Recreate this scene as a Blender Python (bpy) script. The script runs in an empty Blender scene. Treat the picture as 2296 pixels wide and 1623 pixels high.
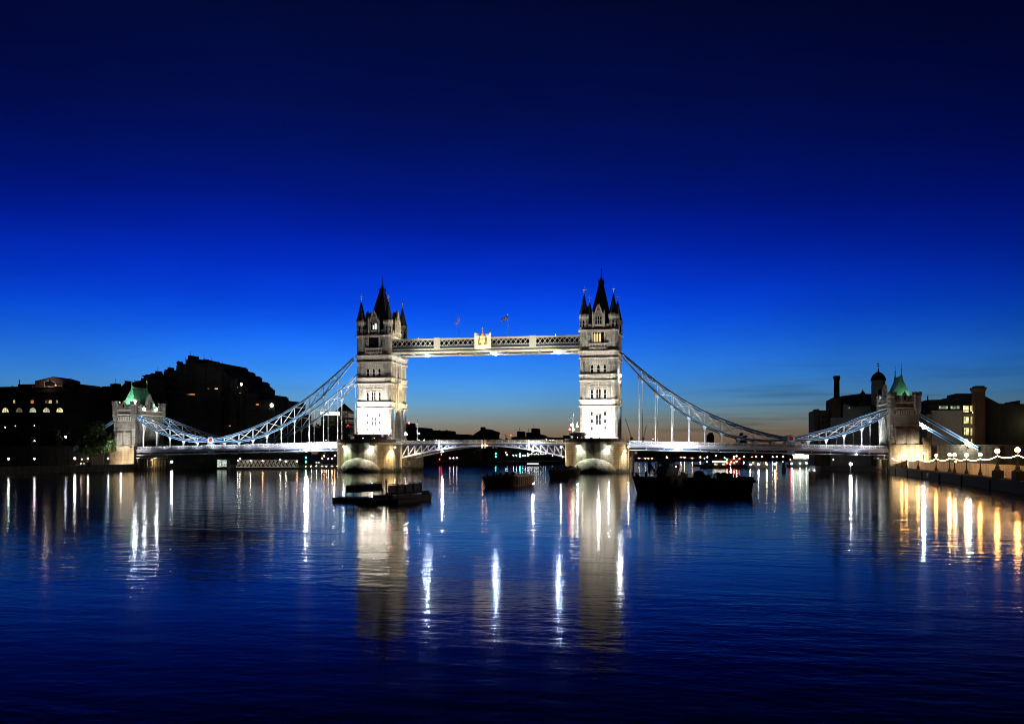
import bpy, math, random
from mathutils import Vector
R = math.radians
PI = math.pi
random.seed(7)
scene = bpy.context.scene
COL = scene.collection

# ------------------------------------------------------------------ camera
# the world: X along the bridge, Y away from the viewer (downstream), Z up, water at z = 0
CX, CY, CH, YAW, F, YH = 76.507, -344.388, 6.626, 0.195, 2153.4, 1016.1
cam = bpy.data.cameras.new('camera')
cam.sensor_width = 36.0
cam.lens = 36.0 * F / 2296.0
cam.shift_y = (YH - 811.6) / 2296.0
cam.clip_start = 0.5
cam.clip_end = 9000.0
camo = bpy.data.objects.new('camera', cam)
camo.location = (CX, CY, CH)
camo.rotation_euler = (R(90), 0, YAW)
COL.objects.link(camo)
scene.camera = camo

# ------------------------------------------------------------------ exposure / sampling
scene.view_settings.view_transform = 'Standard'
scene.view_settings.look = 'None'
scene.view_settings.exposure = 0.0
scene.view_settings.gamma = 1.0
scene.render.engine = 'CYCLES'
scene.cycles.use_denoising = True
scene.cycles.denoiser = 'OPENIMAGEDENOISE'
scene.cycles.use_adaptive_sampling = False
scene.cycles.max_bounces = 5
scene.cycles.diffuse_bounces = 2
scene.cycles.glossy_bounces = 3
scene.cycles.sample_clamp_indirect = 60.0
scene.cycles.sample_clamp_direct = 0.0
scene.cycles.use_light_tree = True
scene.cycles.filter_width = 0.95
scene.cycles.caustics_reflective = False
scene.cycles.caustics_refractive = False

# ------------------------------------------------------------------ twilight sky
def lin(c):
    return tuple((v / 255 / 12.92) if v / 255 <= .04045 else ((v / 255 + .055) / 1.055) ** 2.4 for v in c)
world = bpy.data.worlds.new('World')
scene.world = world
world.use_nodes = True
wt = world.node_tree
wt.nodes.clear()
def wn(t, **k):
    n = wt.nodes.new(t)
    for a, b in k.items():
        setattr(n, a, b)
    return n
def wmath(op, a, b=None, clamp=False):
    n = wn('ShaderNodeMath', operation=op, use_clamp=clamp)
    for i, v in enumerate((a, b)):
        if v is None: continue
        if isinstance(v, (int, float)): n.inputs[i].default_value = v
        else: wt.links.new(v, n.inputs[i])
    return n.outputs[0]
tc = wn('ShaderNodeTexCoord')
sep = wn('ShaderNodeSeparateXYZ')
wt.links.new(tc.outputs['Generated'], sep.inputs[0])
ramp = wn('ShaderNodeValToRGB')
ramp.color_ramp.interpolation = 'B_SPLINE'
SKY = [(0.0, (112, 84, 66)), (.020, (138, 112, 88)), (.036, (130, 146, 140)), (.054, (92, 158, 202)), (.080, (56, 146, 246)),
       (.112, (24, 112, 252)), (.145, (5, 74, 236)), (.18, (2, 50, 206)), (.215, (1, 33, 168)), (.25, (1, 23, 130)), (.29, (2, 19, 102)), (.34, (3, 14, 76)), (.43, (2, 8, 42)), (.6, (0, 2, 16)), (1.0, (0, 1, 9))]
els = ramp.color_ramp.elements
while len(els) < len(SKY): els.new(.5)
for e, (p, c) in zip(els, SKY):
    e.position = p; e.color = (*lin(c), 1)
wt.links.new(wmath('MAXIMUM', sep.outputs['Z'], 0.0), ramp.inputs[0])
# brightest where the sun is about to rise (straight downstream), fading round to the dark west
dotp = wn('ShaderNodeVectorMath', operation='DOT_PRODUCT')
nrm = wn('ShaderNodeVectorMath', operation='NORMALIZE')
flat = wn('ShaderNodeCombineXYZ')
wt.links.new(sep.outputs['X'], flat.inputs[0]); wt.links.new(sep.outputs['Y'], flat.inputs[1])
wt.links.new(flat.outputs[0], nrm.inputs[0]); wt.links.new(nrm.outputs[0], dotp.inputs[0])
ga = -YAW - .12
dotp.inputs[1].default_value = (math.sin(ga), math.cos(ga), 0)
azr = wn('ShaderNodeValToRGB')
azr.color_ramp.interpolation = 'B_SPLINE'
ae = azr.color_ramp.elements
AZ = [(0.0, .05), (.5, .10), (.72, .22), (.80, .38), (.90, .62), (.955, .80), (.985, .94), (1.0, 1.0)]
while len(ae) < len(AZ): ae.new(.5)
for e, (p, v) in zip(ae, AZ):
    e.position = p; e.color = (v, v, v, 1)
wt.links.new(dotp.outputs['Value'], azr.inputs[0])
# a few thin dark cloud streaks low over the far bank
mp = wn('ShaderNodeMapping')
mp.inputs['Scale'].default_value = (5, 5, 90)
wt.links.new(tc.outputs['Generated'], mp.inputs[0])
cn = wn('ShaderNodeTexNoise')
cn.inputs['Scale'].default_value = 1.3
cn.inputs['Detail'].default_value = 5
wt.links.new(mp.outputs[0], cn.inputs['Vector'])
cr = wn('ShaderNodeMapRange')
cr.inputs[1].default_value = .52; cr.inputs[2].default_value = .72
cr.inputs[3].default_value = 0.0; cr.inputs[4].default_value = .45
wt.links.new(cn.outputs[0], cr.inputs[0])
low = wn('ShaderNodeMapRange')
low.inputs[1].default_value = .02; low.inputs[2].default_value = .11
low.inputs[3].default_value = 1.0; low.inputs[4].default_value = 0.0
wt.links.new(sep.outputs['Z'], low.inputs[0])
right = wn('ShaderNodeMapRange')
right.inputs[1].default_value = -.12; right.inputs[2].default_value = .06
right.inputs[3].default_value = .1; right.inputs[4].default_value = 1.0
wt.links.new(sep.outputs['X'], right.inputs[0])
cl = wmath('SUBTRACT', 1.0, wmath('MULTIPLY', wmath('MULTIPLY', cr.outputs[0], low.outputs[0]), right.outputs[0]))
mp2 = wn('ShaderNodeMapping')
mp2.inputs['Scale'].default_value = (1.6, 1.6, 7.0)
mp2.inputs['Rotation'].default_value = (0, R(5), 0)
wt.links.new(tc.outputs['Generated'], mp2.inputs[0])
cn2 = wn('ShaderNodeTexNoise')
cn2.inputs['Scale'].default_value = 1.5
cn2.inputs['Detail'].default_value = 7
cn2.inputs['Roughness'].default_value = .6
wt.links.new(mp2.outputs[0], cn2.inputs['Vector'])
cr2 = wn('ShaderNodeMapRange')
cr2.inputs[1].default_value = .3; cr2.inputs[2].default_value = .7
cr2.inputs[3].default_value = .86; cr2.inputs[4].default_value = 1.12
wt.links.new(cn2.outputs[0], cr2.inputs[0])
mul = wmath('MULTIPLY', wmath('MULTIPLY', azr.outputs[0], cl), cr2.outputs[0])
mix = wn('ShaderNodeMix', data_type='RGBA', blend_type='MULTIPLY')
mix.inputs[0].default_value = 1.0
wt.links.new(ramp.outputs[0], mix.inputs[6]); wt.links.new(mul, mix.inputs[7])
bg = wn('ShaderNodeBackground')
bg.inputs[1].default_value = 1.0
wt.links.new(mix.outputs[2], bg.inputs[0])
wo = wn('ShaderNodeOutputWorld')
wt.links.new(bg.outputs[0], wo.inputs[0])

# ------------------------------------------------------------------ pixel <-> place helpers (photo measured at 2296 px width)
_c, _s = math.cos(YAW), math.sin(YAW)
def _ray(px, py):
    a = (px - 1148.0) / F; b = (YH - py) / F
    return Vector((_c * a - _s, _s * a + _c, b))
def at_depth(px, py, d): return Vector((CX, CY, CH)) + _ray(px, py) * d
def at_y(px, py, Y): return at_depth(px, py, (Y - CY) / _ray(px, py).y)
def at_x(px, py, X): return at_depth(px, py, (X - CX) / _ray(px, py).x)
def at_water(px, py): return at_depth(px, py, CH * F / (py - YH))
def K(x0, y0, s):
    return lambda x, y: ((x0 + x / s) / 1.52787, (y0 + y / s) / 1.52787)
K1, K2, K3 = K(0, 1200, 3.6075), K(340, 1200, 3.6075), K(700, 1200, 3.606)
K4, K5, K6, K8 = K(1120, 930, 4.058), K(1120, 1280, 4.058), K(1400, 1060, 3.827), K(1900, 1220, 3.863)
G1, G2, G3 = K(2100, 1180, 3.245), K(2700, 1200, 3.607), K(3080, 1250, 3.245)
G4, G5, G6, G7, G8 = K(1120, 1560, 5.74), K(1620, 1560, 5.74), K(2140, 1560, 4.592), K(1360, 1400, 3.5875), K(2380, 1500, 3.28)
G9 = K(700, 1480, 4.783)
def ordinal(i):
    return ['first', 'second', 'third', 'fourth', 'fifth', 'sixth', 'seventh', 'eighth', 'ninth', 'tenth', 'eleventh', 'twelfth', 'thirteenth',
            'fourteenth', 'fifteenth', 'sixteenth', 'seventeenth', 'eighteenth', 'nineteenth', 'twentieth', 'twenty-first', 'twenty-second', 'twenty-third'][i]

# ------------------------------------------------------------------ materials
def _mat(name):
    m = bpy.data.materials.new(name)
    m.use_nodes = True
    return m, m.node_tree, m.node_tree.nodes['Principled BSDF']
def paint(name, col, rough=.6, var=.25, scale=1.5, metal=0.0, bump=0.0, spec=None, streak=1.0):
    m, t, b = _mat(name)
    tcn = t.nodes.new('ShaderNodeTexCoord')
    mpn = t.nodes.new('ShaderNodeMapping')
    mpn.inputs['Scale'].default_value = (1, 1, streak)
    t.links.new(tcn.outputs['Object'], mpn.inputs[0])
    n = t.nodes.new('ShaderNodeTexNoise')
    n.inputs['Scale'].default_value = scale
    n.inputs['Detail'].default_value = 6
    n.inputs['Roughness'].default_value = .65
    t.links.new(mpn.outputs[0], n.inputs['Vector'])
    r = t.nodes.new('ShaderNodeValToRGB')
    r.color_ramp.elements[0].position = .3; r.color_ramp.elements[1].position = .72
    r.color_ramp.elements[0].color = (*[c * (1 - var) for c in col], 1)
    r.color_ramp.elements[1].color = (*[min(1, c * (1 + var)) for c in col], 1)
    t.links.new(n.outputs[0], r.inputs[0])
    t.links.new(r.outputs[0], b.inputs['Base Color'])
    b.inputs['Roughness'].default_value = rough
    b.inputs['Metallic'].default_value = metal
    if spec is not None: b.inputs['Specular IOR Level'].default_value = spec
    if bump:
        bn = t.nodes.new('ShaderNodeBump')
        bn.inputs['Strength'].default_value = bump
        bn.inputs['Distance'].default_value = .05
        t.links.new(n.outputs[0], bn.inputs['Height']); t.links.new(bn.outputs[0], b.inputs['Normal'])
    return m
def masonry(name, col, bw=1.4, bh=.55, mortar=.55, var=.18, rough=.85, sc=1.0, stain=.35, tide=0.0):
    """coursed stone or brick: blocks with their own tone, darker joints, weather streaks"""
    m, t, b = _mat(name)
    tcn = t.nodes.new('ShaderNodeTexCoord')
    sp = t.nodes.new('ShaderNodeSeparateXYZ'); t.links.new(tcn.outputs['Object'], sp.inputs[0])
    ad = t.nodes.new('ShaderNodeMath'); ad.operation = 'ADD'
    t.links.new(sp.outputs['X'], ad.inputs[0]); t.links.new(sp.outputs['Y'], ad.inputs[1])
    cb = t.nodes.new('ShaderNodeCombineXYZ')
    t.links.new(ad.outputs[0], cb.inputs[0]); t.links.new(sp.outputs['Z'], cb.inputs[1])
    br = t.nodes.new('ShaderNodeTexBrick')
    br.inputs['Scale'].default_value = sc
    br.inputs['Brick Width'].default_value = bw
    br.inputs['Row Height'].default_value = bh
    br.inputs['Mortar Size'].default_value = .035
    br.inputs['Mortar Smooth'].default_value = .2
    br.inputs['Color1'].default_value = (*[c * (1 - var) for c in col], 1)
    br.inputs['Color2'].default_value = (*[min(1, c * (1 + var)) for c in col], 1)
    br.inputs['Mortar'].default_value = (*[c * mortar for c in col], 1)
    t.links.new(cb.outputs[0], br.inputs['Vector'])
    mpn = t.nodes.new('ShaderNodeMapping'); mpn.inputs['Scale'].default_value = (1, 1, .18)
    t.links.new(tcn.outputs['Object'], mpn.inputs[0])
    n = t.nodes.new('ShaderNodeTexNoise'); n.inputs['Scale'].default_value = .9; n.inputs['Detail'].default_value = 7
    t.links.new(mpn.outputs[0], n.inputs['Vector'])
    mr = t.nodes.new('ShaderNodeMapRange')
    mr.inputs[1].default_value = .35; mr.inputs[2].default_value = .65
    mr.inputs[3].default_value = 1 - stain; mr.inputs[4].default_value = 1.0
    t.links.new(n.outputs[0], mr.inputs[0])
    mx = t.nodes.new('ShaderNodeMix'); mx.data_type = 'RGBA'; mx.blend_type = 'MULTIPLY'; mx.inputs[0].default_value = 1
    t.links.new(br.outputs['Color'], mx.inputs[6]); t.links.new(mr.outputs[0], mx.inputs[7])
    out = mx.outputs[2]
    if tide:
        # weed and wet stone up to the ragged high-water line
        tn = t.nodes.new('ShaderNodeTexNoise'); tn.inputs['Scale'].default_value = .7; tn.inputs['Detail'].default_value = 6
        t.links.new(tcn.outputs['Object'], tn.inputs['Vector'])
        sm = t.nodes.new('ShaderNodeMath'); sm.operation = 'MULTIPLY_ADD'; sm.inputs[1].default_value = -2.2
        t.links.new(tn.outputs[0], sm.inputs[0]); t.links.new(sp.outputs['Z'], sm.inputs[2])
        tr = t.nodes.new('ShaderNodeMapRange'); tr.inputs[1].default_value = tide - 1.5; tr.inputs[2].default_value = tide - .4; tr.inputs[3].default_value = 1.0; tr.inputs[4].default_value = 0.0
        t.links.new(sm.outputs[0], tr.inputs[0])
        tm = t.nodes.new('ShaderNodeMix'); tm.data_type = 'RGBA'
        t.links.new(tr.outputs[0], tm.inputs[0]); t.links.new(out, tm.inputs[6]); tm.inputs[7].default_value = (.035, .034, .018, 1)
        out = tm.outputs[2]
    t.links.new(out, b.inputs['Base Color'])
    b.inputs['Roughness'].default_value = rough
    b.inputs['Specular IOR Level'].default_value = .2
    bn = t.nodes.new('ShaderNodeBump'); bn.inputs['Strength'].default_value = .35; bn.inputs['Distance'].default_value = .04
    t.links.new(br.outputs['Fac'], bn.inputs['Height']); bn.invert = True
    t.links.new(bn.outputs[0], b.inputs['Normal'])
    return m
def glow(name, col, strength, noise=0.0, scale=.6):
    m, t, b = _mat(name)
    b.inputs['Base Color'].default_value = (.02, .02, .02, 1)
    b.inputs['Emission Color'].default_value = (*col, 1)
    b.inputs['Emission Strength'].default_value = strength
    if noise:
        tcn = t.nodes.new('ShaderNodeTexCoord')
        n = t.nodes.new('ShaderNodeTexNoise'); n.inputs['Scale'].default_value = scale; n.inputs['Detail'].default_value = 4
        t.links.new(tcn.outputs['Object'], n.inputs['Vector'])
        mr = t.nodes.new('ShaderNodeMapRange')
        mr.inputs[1].default_value = .38; mr.inputs[2].default_value = .62
        mr.inputs[3].default_value = strength * (1 - noise); mr.inputs[4].default_value = strength
        t.links.new(n.outputs[0], mr.inputs[0]); t.links.new(mr.outputs[0], b.inputs['Emission Strength'])
    return m
M = {}
M['stone'] = masonry('tower_stone', (.41, .39, .35), 2.0, .8, .5, .14, stain=.4)
M['trim'] = paint('pale_stone_trim', (.50, .46, .40), .85, .18, 2.0, bump=.2, spec=.2)
M['gate_stone'] = masonry('gatehouse_stone', (.27, .24, .20), 1.6, .65, .5, .18, stain=.45)
M['pier_stone'] = masonry('pier_granite', (.31, .245, .155), 1.7, .75, .5, .16, stain=.45, tide=1.2)
M['slate'] = paint('roof_slate', (.035, .037, .042), .55, .3, 3.0, spec=.3)
M['copper'] = paint('green_copper_roof', (.07, .25, .14), .65, .5, 2.2, spec=.3, streak=.15, bump=.3)
M['glass'] = paint('dark_window_glass', (.012, .013, .016), .15, .2, 2.0)
M['blue'] = paint('light_blue_steel_paint', (.30, .52, .76), .45, .12, 2.0)
M['white'] = paint('white_steel_paint', (.72, .74, .78), .5, .10, 2.0)
M['navy'] = paint('dark_blue_steel_paint', (.02, .045, .11), .5, .2, 2.0)
M['steel'] = paint('grey_steel_girder', (.25, .24, .23), .6, .2, 2.0)
M['girder'] = paint('lavender_girder_paint', (.44, .46, .60), .5, .12, 2.0)
M['stripe'] = paint('dull_blue_steel_paint', (.09, .12, .24), .5, .15, 2.0)
M['shadesteel'] = paint('shade_toned_inner_steel', (.07, .065, .055), .7, .3, 2.0)  # inner steel darkened in its colour to give the shade between the trusses
M['cream'] = paint('cream_steel_paint', (.66, .64, .54), .55, .10, 2.0)
M['asphalt'] = paint('asphalt', (.045, .045, .05), .9, .2, 3.0)
M['black'] = paint('black_painted_iron', (.015, .015, .017), .55, .3, 3.0, spec=.3)
M['darkwood'] = paint('dark_cabin_timber', (.03, .024, .018), .7, .35, 2.0, spec=.2)
M['pile'] = paint('tarred_timber_piles', (.075, .058, .04), .85, .5, 1.5, streak=.3, bump=.4)
M['gold'] = paint('gilded_carving', (.80, .40, .05), .4, .25, 4.0, metal=.1)
M['red'] = paint('red_paint', (.42, .045, .03), .5, .15, 2.0)
M['flagblue'] = paint('navy_flag_cloth', (.015, .025, .16), .8, .15, 2.0)
M['flagred'] = paint('red_flag_cloth', (.20, .012, .02), .8, .15, 2.0)
M['flagwhite'] = paint('white_flag_cloth', (.30, .30, .32), .8, .1, 2.0)

# ------------------------------------------------------------------ mesh builder
class MB:
    def __init__(self): self.v = []; self.f = []; self.m = []
    def add(self, verts, faces, m=0):
        o = len(self.v)
        self.v += [tuple(p) for p in verts]
        self.f += [tuple(i + o for i in f) for f in faces]
        self.m += [m] * len(faces)
    def box(self, x0, x1, y0, y1, z0, z1, m=0):
        self.add([(x0, y0, z0), (x1, y0, z0), (x1, y1, z0), (x0, y1, z0), (x0, y0, z1), (x1, y0, z1), (x1, y1, z1), (x0, y1, z1)],
                 [(0, 3, 2, 1), (4, 5, 6, 7), (0, 1, 5, 4), (1, 2, 6, 5), (2, 3, 7, 6), (3, 0, 4, 7)], m)
    def prism(self, poly, z0, z1, m=0, top=None):
        """plan polygon from z0 to z1; top = other polygon for a tapered body"""
        n = len(poly); top = top or poly
        self.add([(x, y, z0) for x, y in poly] + [(x, y, z1) for x, y in top],
                 [tuple(reversed(range(n))), tuple(range(n, 2 * n))] + [(i, (i + 1) % n, n + (i + 1) % n, n + i) for i in range(n)], m)
    def profile(self, poly, axis, a, b, m=0):
        """polygon of (u, z) extruded along 'x' (u = y) or 'y' (u = x)"""
        n = len(poly)
        P = (lambda u, z, w: (w, u, z)) if axis == 'x' else (lambda u, z, w: (u, w, z))
        self.add([P(u, z, a) for u, z in poly] + [P(u, z, b) for u, z in poly],
                 [tuple(reversed(range(n))), tuple(range(n, 2 * n))] + [(i, (i + 1) % n, n + (i + 1) % n, n + i) for i in range(n)], m)
    def lathe(self, prof, cx=0, cy=0, n=8, m=0, ph=0.0, sx=1.0, sy=1.0):
        vs = []
        for r, z in prof:
            for i in range(n):
                a = ph + 2 * PI * i / n
                vs.append((cx + sx * r * math.cos(a), cy + sy * r * math.sin(a), z))
        fs = []
        for k in range(len(prof) - 1):
            for i in range(n):
                j = (i + 1) % n
                fs.append((k * n + i, k * n + j, (k + 1) * n + j, (k + 1) * n + i))
        fs.append(tuple(reversed(range(n)))); L = (len(prof) - 1) * n
        fs.append(tuple(range(L, L + n)))
        self.add(vs, fs, m)
    def beam(self, p, q, w, h=None, m=0, up=(0, 0, 1)):
        p, q = Vector(p), Vector(q); h = h or w
        d = (q - p)
        if d.length < 1e-6: return
        d.normalize()
        u = Vector(up)
        if abs(d.dot(u)) > .98: u = Vector((0, 1, 0))
        a = d.cross(u).normalized() * (w / 2); b = a.cross(d).normalized() * (h / 2)
        vs = [p - a - b, p + a - b, p + a + b, p - a + b, q - a - b, q + a - b, q + a + b, q - a + b]
        self.add(vs, [(0, 3, 2, 1), (4, 5, 6, 7), (0, 1, 5, 4), (1, 2, 6, 5), (2, 3, 7, 6), (3, 0, 4, 7)], m)
    def tube(self, pts, r, n=6, m=0):
        pts = [Vector(p) for p in pts]; vs = []; fs = []
        rr = r if isinstance(r, (list, tuple)) else [r] * len(pts)
        for i, p in enumerate(pts):
            d = (pts[min(i + 1, len(pts) - 1)] - pts[max(i - 1, 0)]).normalized()
            u = Vector((0, 0, 1)) if abs(d.z) < .95 else Vector((0, 1, 0))
            a = d.cross(u).normalized(); b = a.cross(d)
            for k in range(n):
                t = 2 * PI * k / n
                vs.append(p + a * rr[i] * math.cos(t) + b * rr[i] * math.sin(t))
        for i in range(len(pts) - 1):
            for k in range(n):
                j = (k + 1) % n
                fs.append((i * n + k, i * n + j, (i + 1) * n + j, (i + 1) * n + k))
        fs.append(tuple(range(n))); fs.append(tuple(range(len(vs) - n, len(vs))))
        self.add(vs, fs, m)
    def ball(self, c, r, m=0, n=8, k=5, sx=1, sy=1, sz=1):
        prof = [(max(1e-3, r * math.sin(PI * i / k)), -r * math.cos(PI * i / k) * sz) for i in range(k + 1)]
        o = MB(); o.lathe(prof, 0, 0, n, m, 0, sx, sy)
        self.add([(c[0] + x, c[1] + y, c[2] + z) for x, y, z in o.v], o.f, m)
    def build(self, name, mats, parent=None, smooth=False):
        off = Vector((0, 0, 0)); p = parent
        while p is not None: off += Vector(p.location); p = p.parent
        me = bpy.data.meshes.new(name)
        me.from_pydata([(x - off.x, y - off.y, z - off.z) for x, y, z in self.v], [], self.f)
        for mm in (mats if isinstance(mats, (list, tuple)) else [mats]): me.materials.append(mm)
        me.polygons.foreach_set('material_index', self.m)
        if smooth: me.polygons.foreach_set('use_smooth', [True] * len(self.f))
        me.update()
        o = bpy.data.objects.new(name, me); COL.objects.link(o)
        if parent is not None: o.parent = parent
        return o
def tag(o, label=None, cat=None, group=None, kind=None):
    if label: o['label'] = label
    if cat: o['category'] = cat
    if group: o['group'] = group
    if kind: o['kind'] = kind
    return o
def empty(name, loc, label=None, cat=None, group=None, rz=0.0):
    o = bpy.data.objects.new(name, None)
    o.empty_display_size = .3
    COL.objects.link(o); o.location = loc; o.rotation_euler.z = rz
    return tag(o, label, cat, group)
def copy_tree(o, parent=None):
    c = o.copy(); COL.objects.link(c)
    if parent is not None: c.parent = parent
    for ch in list(o.children):
        copy_tree(ch, c)
    return c
def spot(loc, target, watts, angle, col=(1, .95, .85), blend=.6, size=.25):
    l = bpy.data.lights.new('spot_beam', 'SPOT')
    l.energy = watts; l.color = col; l.spot_size = R(angle); l.spot_blend = blend; l.shadow_soft_size = size
    o = bpy.data.objects.new('spot_beam', l); COL.objects.link(o)
    o.location = loc
    o.rotation_euler = (Vector(target) - Vector(loc)).to_track_quat('-Z', 'Y').to_euler()
    return o
def bulb(loc, watts, col, size=.2):
    l = bpy.data.lights.new('point_source', 'POINT')
    l.energy = watts; l.color = col; l.shadow_soft_size = size
    o = bpy.data.objects.new('point_source', l); COL.objects.link(o); o.location = loc
    return o
# ------------------------------------------------------------------ water
def water_material():
    m, t, b = _mat('river_water')
    b.inputs['Base Color'].default_value = (.002, .004, .012, 1)
    b.inputs['Roughness'].default_value = .088
    b.inputs['IOR'].default_value = 1.062
    tcn = t.nodes.new('ShaderNodeTexCoord')
    h = None
    for sx, sy, sc, det, amp in ((1.0, 2.2, .16, 3, .9), (1.0, 1.9, .6, 3, .50), (1.15, 1.1, 2.3, 3, .13)):
        mpn = t.nodes.new('ShaderNodeMapping')
        mpn.inputs['Scale'].default_value = (sx, sy, 1)
        mpn.inputs['Rotation'].default_value = (0, 0, R(8) * sc)
        t.links.new(tcn.outputs['Object'], mpn.inputs[0])
        n = t.nodes.new('ShaderNodeTexNoise')
        n.inputs['Scale'].default_value = sc; n.inputs['Detail'].default_value = det; n.inputs['Roughness'].default_value = .5
        t.links.new(mpn.outputs[0], n.inputs['Vector'])
        mu = t.nodes.new('ShaderNodeMath'); mu.operation = 'MULTIPLY'; mu.inputs[1].default_value = amp
        t.links.new(n.outputs[0], mu.inputs[0])
        if h is None: h = mu.outputs[0]
        else:
            a = t.nodes.new('ShaderNodeMath'); a.operation = 'ADD'
            t.links.new(h, a.inputs[0]); t.links.new(mu.outputs[0], a.inputs[1]); h = a.outputs[0]
    # calm lanes and rougher patches drawn out along the current
    mpc = t.nodes.new('ShaderNodeMapping'); mpc.inputs['Scale'].default_value = (.018, .05, 1); mpc.inputs['Rotation'].default_value = (0, 0, R(-7))
    t.links.new(tcn.outputs['Object'], mpc.inputs[0])
    nc = t.nodes.new('ShaderNodeTexNoise'); nc.inputs['Scale'].default_value = 1.0; nc.inputs['Detail'].default_value = 5; nc.inputs['Distortion'].default_value = .6
    t.links.new(mpc.outputs[0], nc.inputs['Vector'])
    mc = t.nodes.new('ShaderNodeMapRange'); mc.inputs[1].default_value = .36; mc.inputs[2].default_value = .66; mc.inputs[3].default_value = .45; mc.inputs[4].default_value = 1.25
    t.links.new(nc.outputs[0], mc.inputs[0])
    hm = t.nodes.new('ShaderNodeMath'); hm.operation = 'MULTIPLY'
    t.links.new(h, hm.inputs[0]); t.links.new(mc.outputs[0], hm.inputs[1]); h = hm.outputs[0]
    bn = t.nodes.new('ShaderNodeBump')
    bn.inputs['Strength'].default_value = 1.0
    bn.inputs['Distance'].default_value = WAVE
    t.links.new(h, bn.inputs['Height'])
    t.links.new(bn.outputs[0], b.inputs['Normal'])
    return m
WAVE = .044
mb = MB()
mb.add([(-5000, -700, 0), (5000, -700, 0), (5000, 6000, 0), (-5000, 6000, 0)], [(0, 1, 2, 3)])
tag(mb.build('river_water', water_material()), kind='structure')

# ------------------------------------------------------------------ banks
M['soil'] = paint('dark_bank_ground', (.035, .032, .028), .9, .4, .4, spec=.1)
M['paving'] = paint('promenade_paving', (.12, .11, .10), .9, .25, .8, spec=.2)
GZ = 1.9
mb = MB()
mb.prism([(-137.6, -420), (-137.6, 118), (-118, 142), (-70, 163), (-26, 175), (0, 222), (24, 452), (180, 585), (420, 660), (4500, 1200), (4500, 5500), (-4500, 5500), (-4500, -420)], -3, GZ)
tag(mb.build('river_bank', M['soil']), kind='structure')
mb = MB()
QD = .0621
def quay_x(y): return 137.4 + (y + 10) * QD
mb.prism([(quay_x(-420), -420), (137.4, -10), (137.6, 14), (121, 38), (126, 100), (141, 200), (205, 300), (420, 395), (1500, 500), (1500, -420)], -3, GZ)
tag(mb.build('river_bank', M['paving']), kind='structure')
# ------------------------------------------------------------------ the bridge
bridge = empty('bascule_bridge', (0, 0, 0), 'floodlit stone twin-towered bascule bridge with blue chains spanning the river', 'bridge')
TX, TY, ROAD = 5.15, 8.6, 11.0
S = 41.15
ZA, ZB = 42.4, 54.0
def face_map(face):
    """(u, z, d): u along the wall seen from outside, d out of the wall"""
    if face == 'front': return lambda u, z, d: (u, -9.5 - d, z)
    if face == 'back': return lambda u, z, d: (-u, 9.5 + d, z)
    if face == 'right': return lambda u, z, d: (5.9 + d, u, z)
    return lambda u, z, d: (-5.9 - d, -u, z)
def arch_pts(u, z0, w, h, n=5, pointed=True):
    """outline of a lancet from bottom left over the point to bottom right"""
    s = z0 + h - w * (.9 if pointed else .5)
    L = [(u - w / 2, z0), (u - w / 2, s)]; Rr = []
    top = z0 + h
    for i in range(1, n):
        t = i / n
        x = w / 2 * math.cos(t * PI / 2) ** (1.0 if not pointed else .8); z = s + (top - s) * math.sin(t * PI / 2)
        L.append((u - x, z)); Rr.append((u + x, z))
    return L + [(u, top)] + list(reversed(Rr)) + [(u + w / 2, s), (u + w / 2, z0)]
def lancet(mb, fm, u, z0, w, h, frame=.2, proud=.22, mull=0, d0=0.0, sill=True):
    pts = arch_pts(u, z0, w, h)
    vs = [fm(a, z, d0 + .03) for a, z in pts]
    mb.add(vs, [tuple(range(len(vs)))], 1)
    for (a, b) in zip(pts[:-1], pts[1:]):
        p, q = Vector(fm(a[0], a[1], d0 + proud / 2)), Vector(fm(b[0], b[1], d0 + proud / 2))
        out = Vector(fm(0, 0, 1)) - Vector(fm(0, 0, 0))
        mb.beam(p, q, frame, proud, 0, up=out)
    out = Vector(fm(0, 0, 1)) - Vector(fm(0, 0, 0))
    for k in range(mull):
        uu = u - w / 2 + w * (k + 1) / (mull + 1)
        mb.beam(fm(uu, z0, d0 + .08), fm(uu, z0 + h * .86, d0 + .08), .09, .12, 0, up=out)
    if h > 2.4: mb.beam(fm(u - w / 2, z0 + h * .5, d0 + .07), fm(u + w / 2, z0 + h * .5, d0 + .07), .1, .1, 0, up=out)
    if sill: mb.beam(fm(u - w / 2 - .15, z0 - .1, d0 + .15), fm(u + w / 2 + .15, z0 - .1, d0 + .15), .3, .22, 0, up=out)
def oct_ring(mb, z0, z1, off, r=1.45, m=0):
    for sx in (-1, 1):
        for sy in (-1, 1):
            mb.lathe([(r + off, z0), (r + off, z1)], sx * TX, sy * TY, 8, m, PI / 8)
    e = .015
    for sy in (-1, 1):
        a, b = sorted((sy * 9.3, sy * (9.5 + off)))
        mb.box(-TX, TX, a, b, z0 + e, z1 - e, m)
    for sx in (-1, 1):
        a, b = sorted((sx * 5.7, sx * (5.9 + off)))
        mb.box(a, b, -TY, TY, z0 + 2 * e, z1 - 2 * e, m)
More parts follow.
